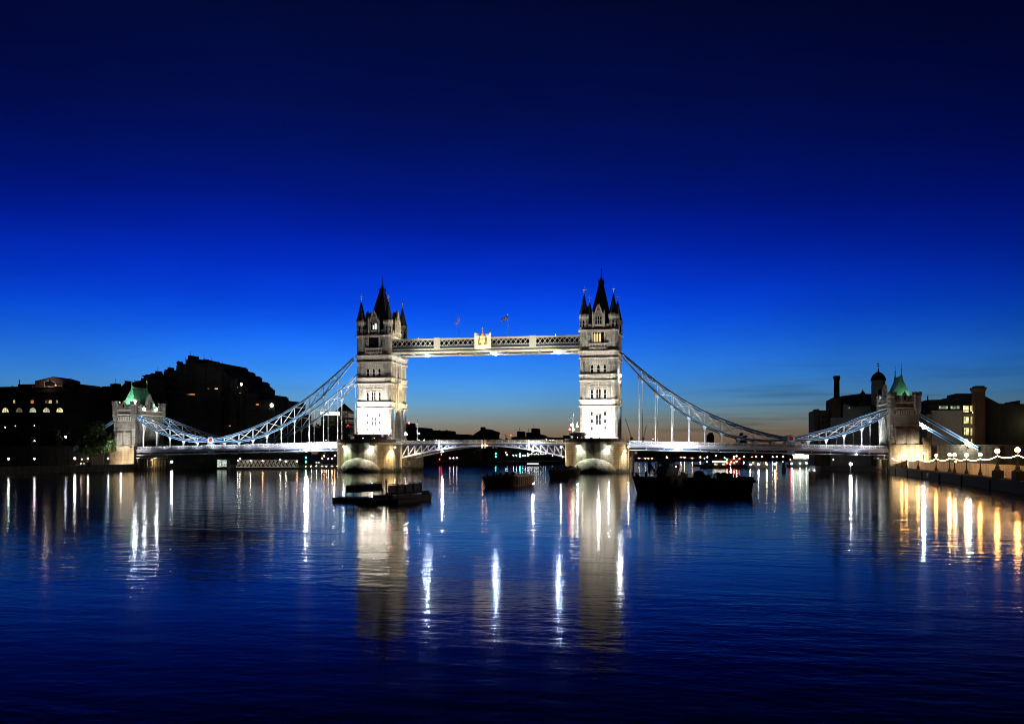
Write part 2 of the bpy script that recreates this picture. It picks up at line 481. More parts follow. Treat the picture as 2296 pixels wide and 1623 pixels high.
def make_tower():
    mb = MB()
    # front and back walls
    for sy in (-1, 1):
        a, b = sorted((sy * 8.8, sy * 9.5))
        mb.box(-TX, TX, a, b, ROAD, 50.2)
    # side walls with the road arch
    A = arch_pts(0, ROAD, 8.0, 11.5, 8)
    poly = [(-8.8, ROAD)] + A + [(8.8, ROAD), (8.8, 50.2), (-8.8, 50.2)]
    for sx in (-1, 1):
        a, b = sorted((sx * 5.2, sx * 5.9))
        mb.profile(poly, 'x', a, b)
    # vault through the tower
    n = len(A)
    mb.add([(-5.2, u, z) for u, z in A] + [(5.2, u, z) for u, z in A], [(i, i + 1, n + i + 1, n + i) for i in range(n - 1)])
    mb.box(-5.2, 5.2, -8.8, 8.8, 49.6, 50.2)
    t = mb.build('tower', M['stone'], bridge)
    # string courses and projecting bands
    for z0, z1, off in ((ROAD, 12.3, .28), (22.9, 23.25, .48), (23.75, 25.15, .16), (25.15, 25.4, .6), (31.9, 32.2, .5), (32.75, 34.0, .16), (34.0, 34.25, .62),
                        (39.7, 40.05, .52), (41.0, 42.1, .22), (42.1, 42.45, .72), (49.3, 49.75, .6)):
        cb = MB(); oct_ring(cb, z0, z1, off, 1.45 if z1 < 42 else 1.62)
        cb.build('string_course', M['trim'], t)
    # corner turrets with their own spire and finial
    for sx in (-1, 1):
        for sy in (-1, 1):
            x, y = sx * TX, sy * TY
            mb = MB()
            mb.lathe([(1.45, ROAD - .05), (1.45, 38.6), (1.62, 40.4), (1.62, 53.4), (1.9, 54.1), (1.9, 54.9), (1.78, 55.3), (1.2, 55.4)], x, y, 8, 0, PI / 8)
            mb.lathe([(1.72, 49.9), (1.76, 50.2), (1.64, 50.3)], x, y, 8, 0, PI / 8)
            for k in range(8):
                a = k * PI / 4
                c, s = math.cos(a), math.sin(a)
                def fm(u, z, d, c=c, s=s): return (x + c * (1.5 + d) - s * u, y + s * (1.5 + d) + c * u, z)
                lancet(mb, fm, 0, 50.6, .72, 2.5, .14, .16, 0, d0=.02, sill=False)
                # small brackets under the turret eaves
                mb.box(*sorted((x + c * 1.6 - .12, x + c * 1.6 + .12)), *sorted((y + s * 1.6 - .12, y + s * 1.6 + .12)), 53.1, 53.9, 0)
            tu = mb.build('turret', [M['stone'], M['glass']], t)
            mb = MB()
            mb.lathe([(1.95, 55.32), (1.55, 56.0), (.22, 62.1), (.1, 62.5)], x, y, 8, 0, PI / 8)
            mb.build('turret_spire', M['slate'], t)
            mb = MB()
            mb.lathe([(.3, 62.2), (.16, 62.6), (.1, 63.2), (.28, 63.45), (.1, 63.7), (.07, 64.9)], x, y, 6)
            mb.beam((x - .62, y, 64.0), (x + .62, y, 64.0), .2); mb.beam((x, y - .62, 64.0), (x, y + .62, 64.0), .2)
            for d in (-.62, .62): mb.ball((x + d, y, 64.0), .17, n=6, k=4)
            mb.ball((x, y, 64.7), .17, n=6, k=4)
            mb.build('finial', M['trim'], t)
    # steep main roof, its gallery and the tall finial
    mb = MB()
    mb.prism([(-4.4, -6.8), (4.4, -6.8), (4.4, 6.8), (-4.4, 6.8)], 50.2, 52.0, 0, [(-3.9, -6.2), (3.9, -6.2), (3.9, 6.2), (-3.9, 6.2)])
    mb.prism([(-3.9, -6.2), (3.9, -6.2), (3.9, 6.2), (-3.9, 6.2)], 52.0, 67.4, 0, [(-.75, -1.1), (.75, -1.1), (.75, 1.1), (-.75, 1.1)])
    mb.build('roof', M['slate'], t)
    mb = MB()
    mb.box(-1.0, 1.0, -1.35, 1.35, 67.4, 67.75)
    for x in (-.85, 0, .85):
        for y in (-1.2, 1.2):
            mb.lathe([(.14, 67.7), (.1, 68.6), (.02, 69.3)], x, y, 5)
    mb.box(-.9, .9, -1.25, 1.25, 68.15, 68.3)
    mb.lathe([(.55, 67.7), (.45, 69.2), (.22, 69.6), (.16, 70.5), (.32, 70.8), (.12, 71.0), (.08, 72.3), (.2, 72.5), (.05, 72.7), (.04, 73.1)], 0, 0, 6)
    mb.build('roof_finial', M['black'], t)
    # crenellated parapet
    mb = MB()
    for sy in (-1, 1):
        a, b = sorted((sy * 9.1, sy * 9.6))
        mb.box(-3.6, 3.6, a, b, 49.8, 51.1)
        for k in range(5):
            u = -3.2 + k * 1.6
            mb.box(u - .45, u + .45, a + .02, b - .02, 51.1, 51.8)
    for sx in (-1, 1):
        a, b = sorted((sx * 5.5, sx * 6.0))
        mb.box(a, b, -7.0, 7.0, 49.8, 51.1)
        for k in range(8):
            u = -6.3 + k * 1.8
            mb.box(a + .02, b - .02, u - .5, u + .5, 51.1, 51.9)
    mb.build('parapet', M['stone'], t)
    # gables with traceried windows
    for face, hw, top in (('front', 2.0, 58.4), ('back', 2.0, 58.4), ('right', 2.7, 59.4), ('left', 2.7, 59.4)):
        fm = face_map(face)
        mb = MB()
        pts = [(-hw, 50.3), (hw, 50.3), (hw, 54.6), (hw * .75, 54.9), (.25, top), (-.25, top), (-hw * .75, 54.9), (-hw, 54.6)]
        n = len(pts)
        mb.add([fm(u, z, .12) for u, z in pts] + [fm(u, z, -1.6) for u, z in pts], [tuple(range(n)), tuple(range(n, 2 * n))] + [(i, (i + 1) % n, n + (i + 1) % n, n + i) for i in range(n)])
        out = Vector(fm(0, 0, 1)) - Vector(fm(0, 0, 0))
        for a, b in zip(pts[1:6], pts[2:7]):
            mb.beam(fm(a[0], a[1], .16), fm(b[0], b[1], .16), .3, .42, 1, up=out)
        for u in (-hw, hw):
            mb.lathe([(.34, 50.3), (.3, 55.3), (.36, 55.5), (.03, 57.0)], fm(u, 0, .1)[0], fm(u, 0, .1)[1], 6, 1)
        ar = arch_pts(0, 54.6, hw * 1.3, 1.7, 6, False)
        for a, b in zip(ar[:-1], ar[1:]): mb.beam(fm(a[0], a[1], .2), fm(b[0], b[1], .2), .22, .3, 1, up=out)
        mb.ball(fm(0, top + .5, -.2), .35, 1, 6, 4)
        # the slated roof of the dormer running back into the main roof
        g = mb.build('gable', [M['stone'], M['trim']], t)
        mb = MB()
        for k in (-1, 0, 1):
            lancet(mb, fm, k * hw * .42, 51.6, hw * .34, 2.9, .14, .18, d0=.13)
        mb.build('gable_window', [M['trim'], M['glass']], t)
    # windows
    for face in ('front', 'left', 'right', 'back'):
        fm = face_map(face)
        out = Vector(fm(0, 0, 1)) - Vector(fm(0, 0, 0))
        def win(specs, **k):
            w = MB()
            for a in specs: lancet(w, fm, *a, **k)
            w.build('window', [M['trim'], M['glass']], t)
        if face in ('front', 'back'):
            for u in (-2.3, 2.3):
                for z in (14.6, 17.1, 19.8): win([(u, z, .85, 1.6)])
            win([(-.52, 16.6, .85, 3.6), (.52, 16.6, .85, 3.6)])
            win([(-.45, 14.4, .6, 1.2), (.45, 14.4, .6, 1.2)])
            w = MB(); lancet(w, fm, 0, ROAD + .05, 2.3, 2.9, .4, .4, sill=False); w.build('door', [M['trim'], M['glass']], t)
            for u in (-2.3, 2.3): win([(u, 25.7, 1.0, 3.3)])
            win([(-.45, 25.7, .8, 3.5), (.45, 25.7, .8, 3.5)])
            w = MB()
            w.beam(fm(-3.1, 30.0, .12), fm(3.1, 30.0, .12), .25, .25, 0, up=out)
            for u in (-3.1, 3.1): w.beam(fm(u, 29.3, .12), fm(u, 30.1, .12), .25, .25, 0, up=out)
            w.beam(fm(0, 30.0, .14), fm(0, 31.2, .14), .5, .3, 0, up=out)
            for u in (-1.35, 1.35): w.beam(fm(u, 25.5, .14), fm(u, 29.6, .14), .35, .3, 0, up=out)
            w.build('hood_mould', M['trim'], t)
            for u in (-2.2, 0, 2.2): win([(u, 34.5, 1.1, 3.1)])
            w = MB()
            for row, z in enumerate((38.05, 38.65, 39.25)):
                w.beam(fm(-3.4, z - .28, .06), fm(3.4, z - .28, .06), .12, .12, 0, up=out)
                for k in range(8):
                    u = -3.15 + k * .86 + (.2 if row % 2 else 0)
                    w.beam(fm(u, z - .2, .09), fm(u + .45, z + .2, .09), .3, .2, 0, up=out)
            for u in (-1.1, 1.1):
                for z in (34.6, 35.4, 36.2, 37.0): w.beam(fm(u - .42, z, .08), fm(u + .42, z, .08), .4, .16, 0, up=out)
            w.beam(fm(-3.4, 37.72, .1), fm(3.4, 37.72, .1), .18, .22, 0, up=out)
            w.build('carved_panel', M['trim'], t)
            # recessed top storey behind a corbelled balcony
            w = MB()
            w.add([fm(-2.0, 45.2, .04), fm(2.0, 45.2, .04), fm(2.0, 49.1, .04), fm(-2.0, 49.1, .04)], [(0, 1, 2, 3)], 1)
            for u in (-2.1, 2.1): w.beam(fm(u, 45.0, .2), fm(u, 49.2, .2), .3, .4, 0, up=out)
            w.beam(fm(-2.2, 49.1, .2), fm(2.2, 49.1, .2), .25, .4, 0, up=out)
            w.build('recess', [M['trim'], M['glass']], t)
            for u in (-2.95, 2.95): win([(u, 46.0, .55, 2.3)])
            w = MB()
            p = [fm(-3.4, 44.95, 0), fm(3.4, 45.15, 0)]
            for z0, z1, d in ((44.6, 45.0, .75), (43.25, 43.5, .7)):
                q0, q1 = fm(-3.3, z0, 0), fm(3.3, z1, d)
                w.box(min(q0[0], q1[0]), max(q0[0], q1[0]), min(q0[1], q1[1]), max(q0[1], q1[1]), z0, z1)
            for k in range(7):
                u = -3.1 + k * 6.2 / 6
                w.beam(fm(u, 43.5, .55), fm(u, 44.6, .55), .22, .22, 0, up=out)
            for k in range(4):
                u = -1.35 + k * .9
                w.beam(fm(u, 43.25, .45), fm(u, 42.45, .1), .3, .5, 0, up=out)
            w.build('balcony', M['trim'], t)
        else:
            # road arch mouldings
            w = MB()
            for g, d in ((.25, .12), (.75, .3), (1.25, .16)):
                ar = arch_pts(0, ROAD, 8.0 + 2 * g, 11.5 + g, 10)
                for a, b in zip(ar[:-1], ar[1:]): w.beam(fm(a[0], a[1], d), fm(b[0], b[1], d), .42, .4, 0, up=out)
            w.build('road_arch', M['trim'], t)
            for u in (-5.6, 5.6):
                w = MB()
                q0, q1 = fm(u - .7, 19.0, 0), fm(u + .7, 22.4, .75)
                w.box(min(q0[0], q1[0]), max(q0[0], q1[0]), min(q0[1], q1[1]), max(q0[1], q1[1]), 19.0, 22.6)
                q0, q1 = fm(u - .9, 22.6, 0), fm(u + .9, 22.8, 1.0)
                w.box(min(q0[0], q1[0]), max(q0[0], q1[0]), min(q0[1], q1[1]), max(q0[1], q1[1]), 22.6, 22.85)
                w.build('bracket', M['blue'], t)
            # oriel and the tall side windows
            w = MB()
            for z0, z1, d, hw in ((23.4, 24.6, .9, 2.0), (24.6, 31.4, 1.1, 2.2), (31.4, 32.4, 1.3, 2.4), (32.4, 33.6, .7, 1.7)):
                q0, q1 = fm(-hw, z0, 0), fm(hw, z1, d)
                w.box(min(q0[0], q1[0]), max(q0[0], q1[0]), min(q0[1], q1[1]), max(q0[1], q1[1]), z0, z1)
            for u in (-1.1, 0, 1.1): lancet(w, fm, u, 25.4, .8, 4.8, .16, .16, d0=1.11)
            w.build('oriel', [M['trim'], M['glass']], t)
            for u in (-4.9, 4.9):
                win([(u - .55, 25.6, .8, 4.6), (u + .55, 25.6, .8, 4.6)])
                win([(u - .5, 34.6, .8, 4.2), (u + .5, 34.6, .8, 4.2)])
            win([(-.9, 34.6, 1.3, 4.8), (.9, 34.6, 1.3, 4.8)])
            for u in (-3.0, 3.0):
                w = MB()
                w.beam(fm(u, 23.4, .25), fm(u, 41, .2), .7, .6, 0, up=out)
                w.build('buttress', M['trim'], t)
    return t
tower = make_tower()
tower.location.x = -S
tower2 = copy_tree(tower, bridge)
tower2.location.x = S

# lit top windows of the right tower, and the pale gable window of the left one
M['litwin'] = glow('lit_window_warm', (1.0, .72, .30), 1.0)
M['litwhite'] = glow('lit_window_white', (.85, .92, 1.0), 1.6)
mb = MB()
for k in (-1, 0, 1): mb.add([(S + k * .95 - .32 - .4, -9.56, 45.5), (S + k * .95 + .32 - .4, -9.56, 45.5), (S + k * .95 + .32 - .4, -9.56, 48.2), (S + k * .95 - .4, -9.56, 48.7), (S + k * .95 - .32 - .4, -9.56, 48.2)], [(0, 1, 2, 3, 4)])
mb.build('lit_window', M['litwin'], tower2)
mb = MB()
for a, b, c, d in ((-.2, .25, 52.0, 53.4), (.55, 1.1, 51.9, 53.9)):
    mb.box(-S + a, -S + b, -9.86, -9.80, c, d)
mb.build('lit_window', M['litwhite'], tower)

# ------------------------------------------------------------------ piers
PZ = 10.4
def pier_plan(off=0.0, nose=9.5, y0=17.0):
    pts = []
    w = 10.65 + off
    N = 14
    for i in range(N + 1):
        a = PI * i / N
        pts.append((w * math.cos(a) if 0 < i < N else (w if i == 0 else -w), y0 + (nose + off) * math.sin(a)))
    for i in range(N + 1):
        a = PI + PI * i / N
        pts.append((w * math.cos(a) if 0 < i < N else (-w if i == 0 else w), -y0 + (nose + off) * math.sin(a)))
    return pts
def make_pier():
    front = [(x, y) for x, y in pier_plan() if y < -9]
    mb = MB()
    mb.prism(pier_plan(), -4, 4.9, 0)
    fr = sorted(front, key=lambda p: math.atan2(p[1] + 17, p[0]))
    fr = [(-10.65, -9.7)] + sorted([p for p in front], key=lambda p: p[0]) + [(10.65, -9.7)]
    mb.prism(fr, 4.9, PZ - .6, 0)
    mb.prism([(x, -y) for x, y in fr], 4.9, PZ - .6, 0)
    mb.prism([(-8.9, -9.7), (8.9, -9.7), (8.9, 9.7), (-8.9, 9.7)], 4.9, PZ - .62, 0)
    p = mb.build('pier', M['pier_stone'], bridge)
    # overhanging cap and solid parapet round the nose
    mb = MB()
    for sy in (1, -1):
        q = sorted([p2 for p2 in pier_plan(.35) if p2[1] < -9], key=lambda a: a[0])
        mb.prism([(x, sy * y) for x, y in [(-11.0, -9.6)] + q + [(11.0, -9.6)]], PZ - .6, PZ, 0)
    mb.box(-9.2, 9.2, -9.58, 9.58, PZ - .58, PZ + .55, 0)
    mb.build('pier_cap', M['trim'], p)
    for sy in (1, -1):
        mb = MB()
        o = sorted([p2 for p2 in pier_plan(.2) if p2[1] < -9], key=lambda a: a[0])
        i = sorted([p2 for p2 in pier_plan(-.35) if p2[1] < -9], key=lambda a: a[0])
        n = len(o)
        vs = [(x, sy * y, z) for z in (PZ, PZ + 1.15) for x, y in o] + [(x, sy * y, z) for z in (PZ, PZ + 1.15) for x, y in i]
        fs = []
        for k in range(n - 1):
            fs += [(k, k + 1, n + k + 1, n + k), (2 * n + k, 2 * n + k + 1, 3 * n + k + 1, 3 * n + k), (n + k, n + k + 1, 3 * n + k + 1, 3 * n + k)]
        mb.add(vs, fs)
        mb.build('parapet', M['pier_stone'], p)
    # domed cutwater at the foot of each nose
    for sy in (1, -1):
        mb = MB(); mb.lathe([(7.9, -1), (7.9, .6), (7.6, 2.0), (6.7, 3.6), (5.2, 5.0), (3.2, 6.05), (1.2, 6.5), (.05, 6.55)], 0, -20.5 * sy, 28, 0, 0, 1.0, 1.15)
        mb.build('cutwater', M['pier_stone'], p, smooth=True)
    for sx in (-1, 1):
        mb = MB()
        for k in range(6):
            y = -8.8 + k * 1.9
            mb.lathe([(.34, -3), (.34, 5.0), (.3, 5.3)], sx * 10.85, y, 8)
        for z in (1.6, 4.2): mb.box(*sorted((sx * 11.05, sx * 11.3)), -9.2, 1.3, z - .22, z + .22)
        mb.build('timber_fender', M['pile'], p)
    return p
pier = make_pier()
pier.location.x = -S
pier2 = copy_tree(pier, bridge)
pier2.location.x = S

# dark control cabins on the pier fronts
mb = MB()
c = [(-S - 7.2, -11.6), (-S - 7.2, -14.5), (-S - 4.5, -17.6), (-S + 2.8, -17.6), (-S + 5.6, -14.5), (-S + 5.6, -11.6)]
mb.prism(c, PZ, PZ + 2.75, 0)
mb.prism([(-S + (x + S) * 1.07, -14.5 + (y + 14.5) * 1.14) for x, y in c], PZ + 2.75, PZ + 3.1, 1)
for k in range(9):
    mb.box(-S - 4.3 + k * .85, -S - 4.3 + k * .85 + .09, -17.68, -17.6, PZ + .9, PZ + 2.7, 1)
mb.box(-S - 4.4, -S + 2.7, -17.66, -17.605, PZ + 1.15, PZ + 2.4, 2)
mb.build('control_cabin', [M['darkwood'], M['black'], M['glass']], pier)
mb = MB()
cx = S - 6.3
mb.lathe([(2.7, PZ), (2.7, PZ + 2.5), (3.0, PZ + 2.55), (3.0, PZ + 2.85), (2.2, PZ + 3.3), (.1, PZ + 3.5)], cx, -16.5, 12, 0)
mb.lathe([(2.76, PZ + 1.1), (2.76, PZ + 2.2)], cx, -16.5, 12, 2)
mb.box(cx - 5.0, cx - 2.0, -17.5, -14.5, PZ, PZ + 2.1, 0)
mb.box(cx - 5.2, cx - 1.9, -17.7, -14.3, PZ + 2.1, PZ + 2.35, 1)
mb.build('control_cabin', [M['darkwood'], M['black'], M['glass']], pier2)

# ------------------------------------------------------------------ road decks, parapets
def deck_z(x):
    """road parapet top: highest at mid-river, falling to both banks"""
    ax = abs(x)
    return 11.35 - .45 * (ax / 51.8) ** 2 if ax < 51.8 else 10.9 - (ax - 51.8) * (1.85 / 85.2)
def parapet_mesh(x0, x1, y, s, panel=1.95, h=1.15):
    mb = MB()
    n = max(1, round(abs(x1 - x0) / panel))
    for k in range(n):
        a, b = x0 + (x1 - x0) * k / n, x0 + (x1 - x0) * (k + 1) / n
        za, zb = deck_z(a), deck_z(b)
        mb.beam((s * a, y, za - h), (s * a, y, za + .06), .22, .24, 0)
        mb.beam((s * a, y, za - .08), (s * b, y, zb - .08), .16, .16, 0)
        mb.beam((s * a, y, za - h + .1), (s * b, y, zb - h + .1), .16, .2, 0)
        m = (a + b) / 2; zm = (za + zb) / 2 - h * .52
        for q in ((a, za - .16), (b, zb - .16), (a, za - h + .2), (b, zb - h + .2)):
            mb.beam((s * q[0], y, q[1]), (s * m, y, zm), .17, .13, 0)
        mb.lathe([(.28, -.07), (.28, .07)], 0, 0, 8, 0) if False else None
        # backing sheet behind the tracery
        mb.add([(s * a, y + .14, za - h), (s * b, y + .14, zb - h), (s * b, y + .14, zb - .1), (s * a, y + .14, za - .1)], [(0, 1, 2, 3)], 1)
    return mb
M['backing'] = paint('parapet_backing_paint', (.20, .21, .26), .6, .1, 2.0)
for s in (-1, 1):
    mb = MB()
    N = 14
    xs = [51.6 + (137.0 - 51.6) * k / N for k in range(N + 1)]
    for a, b in zip(xs[:-1], xs[1:]):
        za, zb = deck_z(a) - 1.15, deck_z(b) - 1.15
        for y0, y1, t0, t1, m in ((-9.3, 9.3, 0, -.5, 0),):
            mb.add([(s * a, y0, za + t1), (s * b, y0, zb + t1), (s * b, y1, zb + t1), (s * a, y1, za + t1), (s * a, y0, za + t0), (s * b, y0, zb + t0), (s * b, y1, zb + t0), (s * a, y1, za + t0)],
                   [(0, 3, 2, 1), (4, 5, 6, 7), (0, 1, 5, 4), (2, 3, 7, 6)], 0)
        mb.beam((s * a, 0, za - 1.3), (s * a, 0, za - .5), 18.0, .35, 1, up=(1, 0, 0)) if False else mb.box(*sorted((s * a - .2, s * a + .2)), -9.0, 9.0, za - 1.75, za - .52, 1)
    d = mb.build('side_span_deck', [M['asphalt'], M['steel']], bridge)
    for y in (-9.45, 9.45):
        mb = MB()
        for a, b in zip(xs[:-1], xs[1:]):
            za, zb = deck_z(a) - 1.15, deck_z(b) - 1.15
            o = -1 if y < 0 else 1
            mb.beam((s * a, y, za - .55), (s * b, y, zb - .55), .3, 1.1, 0)
            mb.beam((s * a, y + o * .2, za - .05), (s * b, y + o * .2, zb - .05), .5, .16, 1)
            mb.beam((s * a, y - o * .3, za - 1.45), (s * b, y - o * .3, zb - 1.45), .2, .7, 2)
            mb.beam((s * a, y + o * .12, za - 1.95), (s * b, y + o * .12, zb - 1.95), .6, .22, 1)
            mb.ball((s * a, y + o * .25, za - 1.4), .2, 1, 6, 4)
        mb.build('side_girder', [M['girder'], M['white'], M['navy']], d)
        parapet_mesh(51.8, 136.8, y, s).build('parapet', [M['white'], M['backing']], d)

# ------------------------------------------------------------------ opening bascule leaves
M['lav'] = paint('pale_lavender_steel_paint', (.42, .42, .52), .5, .1, 2.0)
for s in (-1, 1):
    def zlow(x): return 9.45 - 4.4 * (abs(x) / 30.5) ** 1.75
    mb = MB()
    N = 12
    xs = [.25 + 30.4 * k / N for k in range(N + 1)]
    for a, b in zip(xs[:-1], xs[1:]):
        za, zb = deck_z(a) - 1.2, deck_z(b) - 1.2
        mb.add([(s * a, -9.2, za - .4), (s * b, -9.2, zb - .4), (s * b, 9.2, zb - .4), (s * a, 9.2, za - .4), (s * a, -9.2, za), (s * b, -9.2, zb), (s * b, 9.2, zb), (s * a, 9.2, za)],
               [(0, 3, 2, 1), (4, 5, 6, 7), (0, 1, 5, 4), (2, 3, 7, 6)], 0)
    lf = mb.build('bascule_leaf', [M['steel'], M['steel']], bridge)
    for gi, y in enumerate((-9.3, -3.2, 3.2, 9.3)):
        mb = MB()
        for k, (a, b) in enumerate(zip(xs[:-1], xs[1:])):
            za, zb = deck_z(a) - 1.2, deck_z(b) - 1.2
            la, lb = min(zlow(a), za - .8), min(zlow(b), zb - .8)
            mb.beam((s * a, y, za - .3), (s * b, y, zb - .3), .36, .6, 0)
            mb.beam((s * a, y, la), (s * b, y, lb), .5, .5, 1)
            mb.beam((s * b, y, lb), (s * b, y, zb), .32, .34, 1)
            if zb - lb > 1.6: mb.beam((s * a, y + .05, za - .4), (s * b, y + .05, lb + .1), .3, .34, 1)
        mb.build('leaf_truss', [M['stripe'], M['lav']] if abs(y) > 9 else [M['shadesteel'], M['shadesteel']], lf)
    for k, b in enumerate(xs[1:-1]):
        if k % 2: continue
        mb = MB()
        zb = deck_z(b) - 1.2; lb = min(zlow(b), zb - .8)
        for y0, y1 in ((-9.1, -3.4), (-3.0, 3.0), (3.4, 9.1)):
            mb.beam((s * b, y0, lb), (s * b, y1, zb - .5), .2, .2); mb.beam((s * b, y1, lb), (s * b, y0, zb - .5), .2, .2)
        mb.build('cross_bracing', M['shadesteel'], lf)
    for y in (-9.5, 9.5):
        parapet_mesh(.5, 30.6, y, s, 2.1).build('parapet', [M['cream'], M['backing']], lf)
        for px in (.6, 16.4):
            mb = MB()
            mb.box(*sorted((s * px - .3, s * px + .3)), y - .25, y + .25, deck_z(px) - 2.9, deck_z(px) + .1)
            mb.build('parapet_post', M['white'], lf)

# ------------------------------------------------------------------ suspension chains
def conv(f, pts, s):
    return [(abs(at_y(*f(x, y), -9.2).x), at_y(*f(x, y), -9.2).z) for x, y in pts]
LU = conv(G1, [(95, 92), (300, 268), (460, 395), (640, 530), (850, 655), (1020, 748), (1215, 832), (1400, 905), (1590, 965), (1790, 1015), (1940, 1040)], 1)
LL = conv(G1, [(95, 122), (285, 345), (460, 525), (650, 670), (845, 805), (1020, 897), (1210, 985), (1400, 1040), (1590, 1068), (1790, 1072), (1940, 1058)], 1)
SU = conv(G2, [(75, 1085), (300, 1028), (460, 995), (690, 920), (900, 845), (1100, 775), (1245, 728)], 1)
SL = conv(G2, [(75, 1100), (250, 1110), (470, 1090), (690, 1035), (900, 958), (1120, 852), (1245, 765)], 1)
def interp(P, x):
    P = sorted(P)
    if x <= P[0][0]: return P[0][1]
    for (a, b), (c, d) in zip(P[:-1], P[1:]):
        if x <= c: return b + (d - b) * (x - a) / (c - a)
    return P[-1][1]
def smooth_curve(P, n):
    P = sorted(P); x0, x1 = P[0][0], P[-1][0]
    xs = [x0 + (x1 - x0) * k / n for k in range(n + 1)]
    zs = [interp(P, x) for x in xs]
    for _ in range(3): zs = [zs[0]] + [(zs[i - 1] + 2 * zs[i] + zs[i + 1]) / 4 for i in range(1, n)] + [zs[-1]]
    return list(zip(xs, zs))
PINX = abs(at_y(*G1(1980, 1045), -9.2).x); PINZ = at_y(*G1(1980, 1045), -9.2).z
print('PIN', PINX, PINZ, LU[0], LL[0], SU[-1])
def chain(s, y, U, L, nodes, far):
    U, L = smooth_curve(U, 22), smooth_curve(L, 22)
    o = -1 if y < 0 else 1
    root = None
    for nm, P in (('upper_chord', U), ('lower_chord', L)):
        mb = MB()
        for (a, za), (b, zb) in zip(P[:-1], P[1:]):
            mb.beam((s * a, y, za), (s * b, y, zb), .42, .40, 1)
            mb.beam((s * a, y, za + .28), (s * b, y, zb + .28), .75, .16, 0)
            mb.beam((s * a, y, za - .28), (s * b, y, zb - .28), .75, .16, 0)
        if root is None: root = mb.build('suspension_chain', [M['blue'], M['navy']], bridge)
        else: mb.build('lower_chord', [M['blue'], M['navy']], root)
    mb = MB()
    for k, x in enumerate(nodes):
        zu, zl = interp(U, x), interp(L, x)
        mb.beam((s * x, y, zl), (s * x, y, zu), .26, .34, 0)
    for a, b in zip(nodes[:-1], nodes[1:]):
        ua, ub, la, lb = interp(U, a), interp(U, b), interp(L, a), interp(L, b)
        mb.beam((s * a, y, ua - .2), (s * b, y, lb + .2), .24, .24, 0)
        mb.beam((s * a, y + .02, la + .2), (s * b, y + .02, ub - .2), .24, .24, 0)
    mb.build('bracing', M['white'], root)
    for x in nodes:
        zl = interp(L, x); zd = deck_z(x) - 1.0
        if zl - zd < .35: continue
        mb = MB()
        mb.tube([(s * x, y, zd), (s * x, y, zl - .8 if zl - zd > 1.6 else zl - .3)], .15, 6)
        top = zl - .2
        mb.add([(s * x - .75, y - .08, top), (s * x + .75, y - .08, top), (s * x + .16, y - .08, max(zd, top - 1.5)), (s * x - .16, y - .08, max(zd, top - 1.5)),
                (s * x - .75, y + .08, top), (s * x + .75, y + .08, top), (s * x + .16, y + .08, max(zd, top - 1.5)), (s * x - .16, y + .08, max(zd, top - 1.5))],
               [(0, 1, 2, 3), (4, 5, 6, 7), (0, 3, 7, 4), (1, 2, 6, 5), (0, 1, 5, 4)])
        if zl - zd > 8: mb.ball((s * x, y, (zl + zd) / 2), .3, 0, 6, 4)
        mb.build('hanger_rod', M['white'], root)
    return root
LN = sorted(abs(at_y(*G1(x, 1000), -9.2).x) for x in (290, 470, 655, 845, 1020, 1210, 1400, 1590, 1790))
SN = sorted(abs(at_y(*G2(x, 1100), -9.2).x) for x in (250, 470, 690, 910, 1130))
for s in (-1, 1):
    for y in (-9.2, 9.2):
        chain(s, y, LU, LL, LN, y > 0)
        chain(s, y, SU, SL, SN, y > 0)
        o = -1 if y < 0 else 1
        mb = MB()
        n = 20
        def disc(r, d0, d1, m):
            vs = [(s * PINX + r * math.cos(2 * PI * k / n), y + o * d, PINZ + r * math.sin(2 * PI * k / n)) for d in (d0, d1) for k in range(n)]
            mb.add(vs, [tuple(range(n)), tuple(range(n, 2 * n))] + [(k, (k + 1) % n, n + (k + 1) % n, n + k) for k in range(n)], m)
        disc(1.15, -.3, .5, 0); disc(1.35, -.2, .3, 2); disc(.72, .3, .62, 1)
        mb.box(s * PINX - 1.3, s * PINX + 1.3, y - .3, y + .3, deck_z(PINX) - 3.6, PINZ - 1.2, 2)
        mb.build('chain_joint', [M['white'], M['red'], M['blue']], bridge)
        mb = MB()
        zz = deck_z(PINX)
        mb.box(s * PINX - 1.5, s * PINX + 1.5, *sorted((y + o * .32, y + o * .6)), zz - 1.35, zz + .15, 0)
        for a in (-.95, 0, .95):
            for p, q in (((-.38, -.5), (.38, .5)), ((-.38, .5), (.38, -.5))):
                mb.beam((s * PINX + a + p[0], y + o * .62, zz - .6 + p[1]), (s * PINX + a + q[0], y + o * .62, zz - .6 + q[1]), .12, .12, 1)
        mb.build('joint_panel', [M['white'], M['navy']], bridge)
# land ties behind the abutment towers
for s in (-1, 1):
    for y in (-9.2, 9.2):
        mb = MB()
        for dz in (0, -.85):
            mb.beam((s * 146.5, y, 19.7 + dz), (s * 164.6, y, 8.5 + dz), .6, .32, 0)
        mb.beam((s * 146.5, y, 19.3), (s * 164.6, y, 8.1), .34, .6, 1)
        mb.build('land_tie', [M['blue'], M['navy']], bridge)

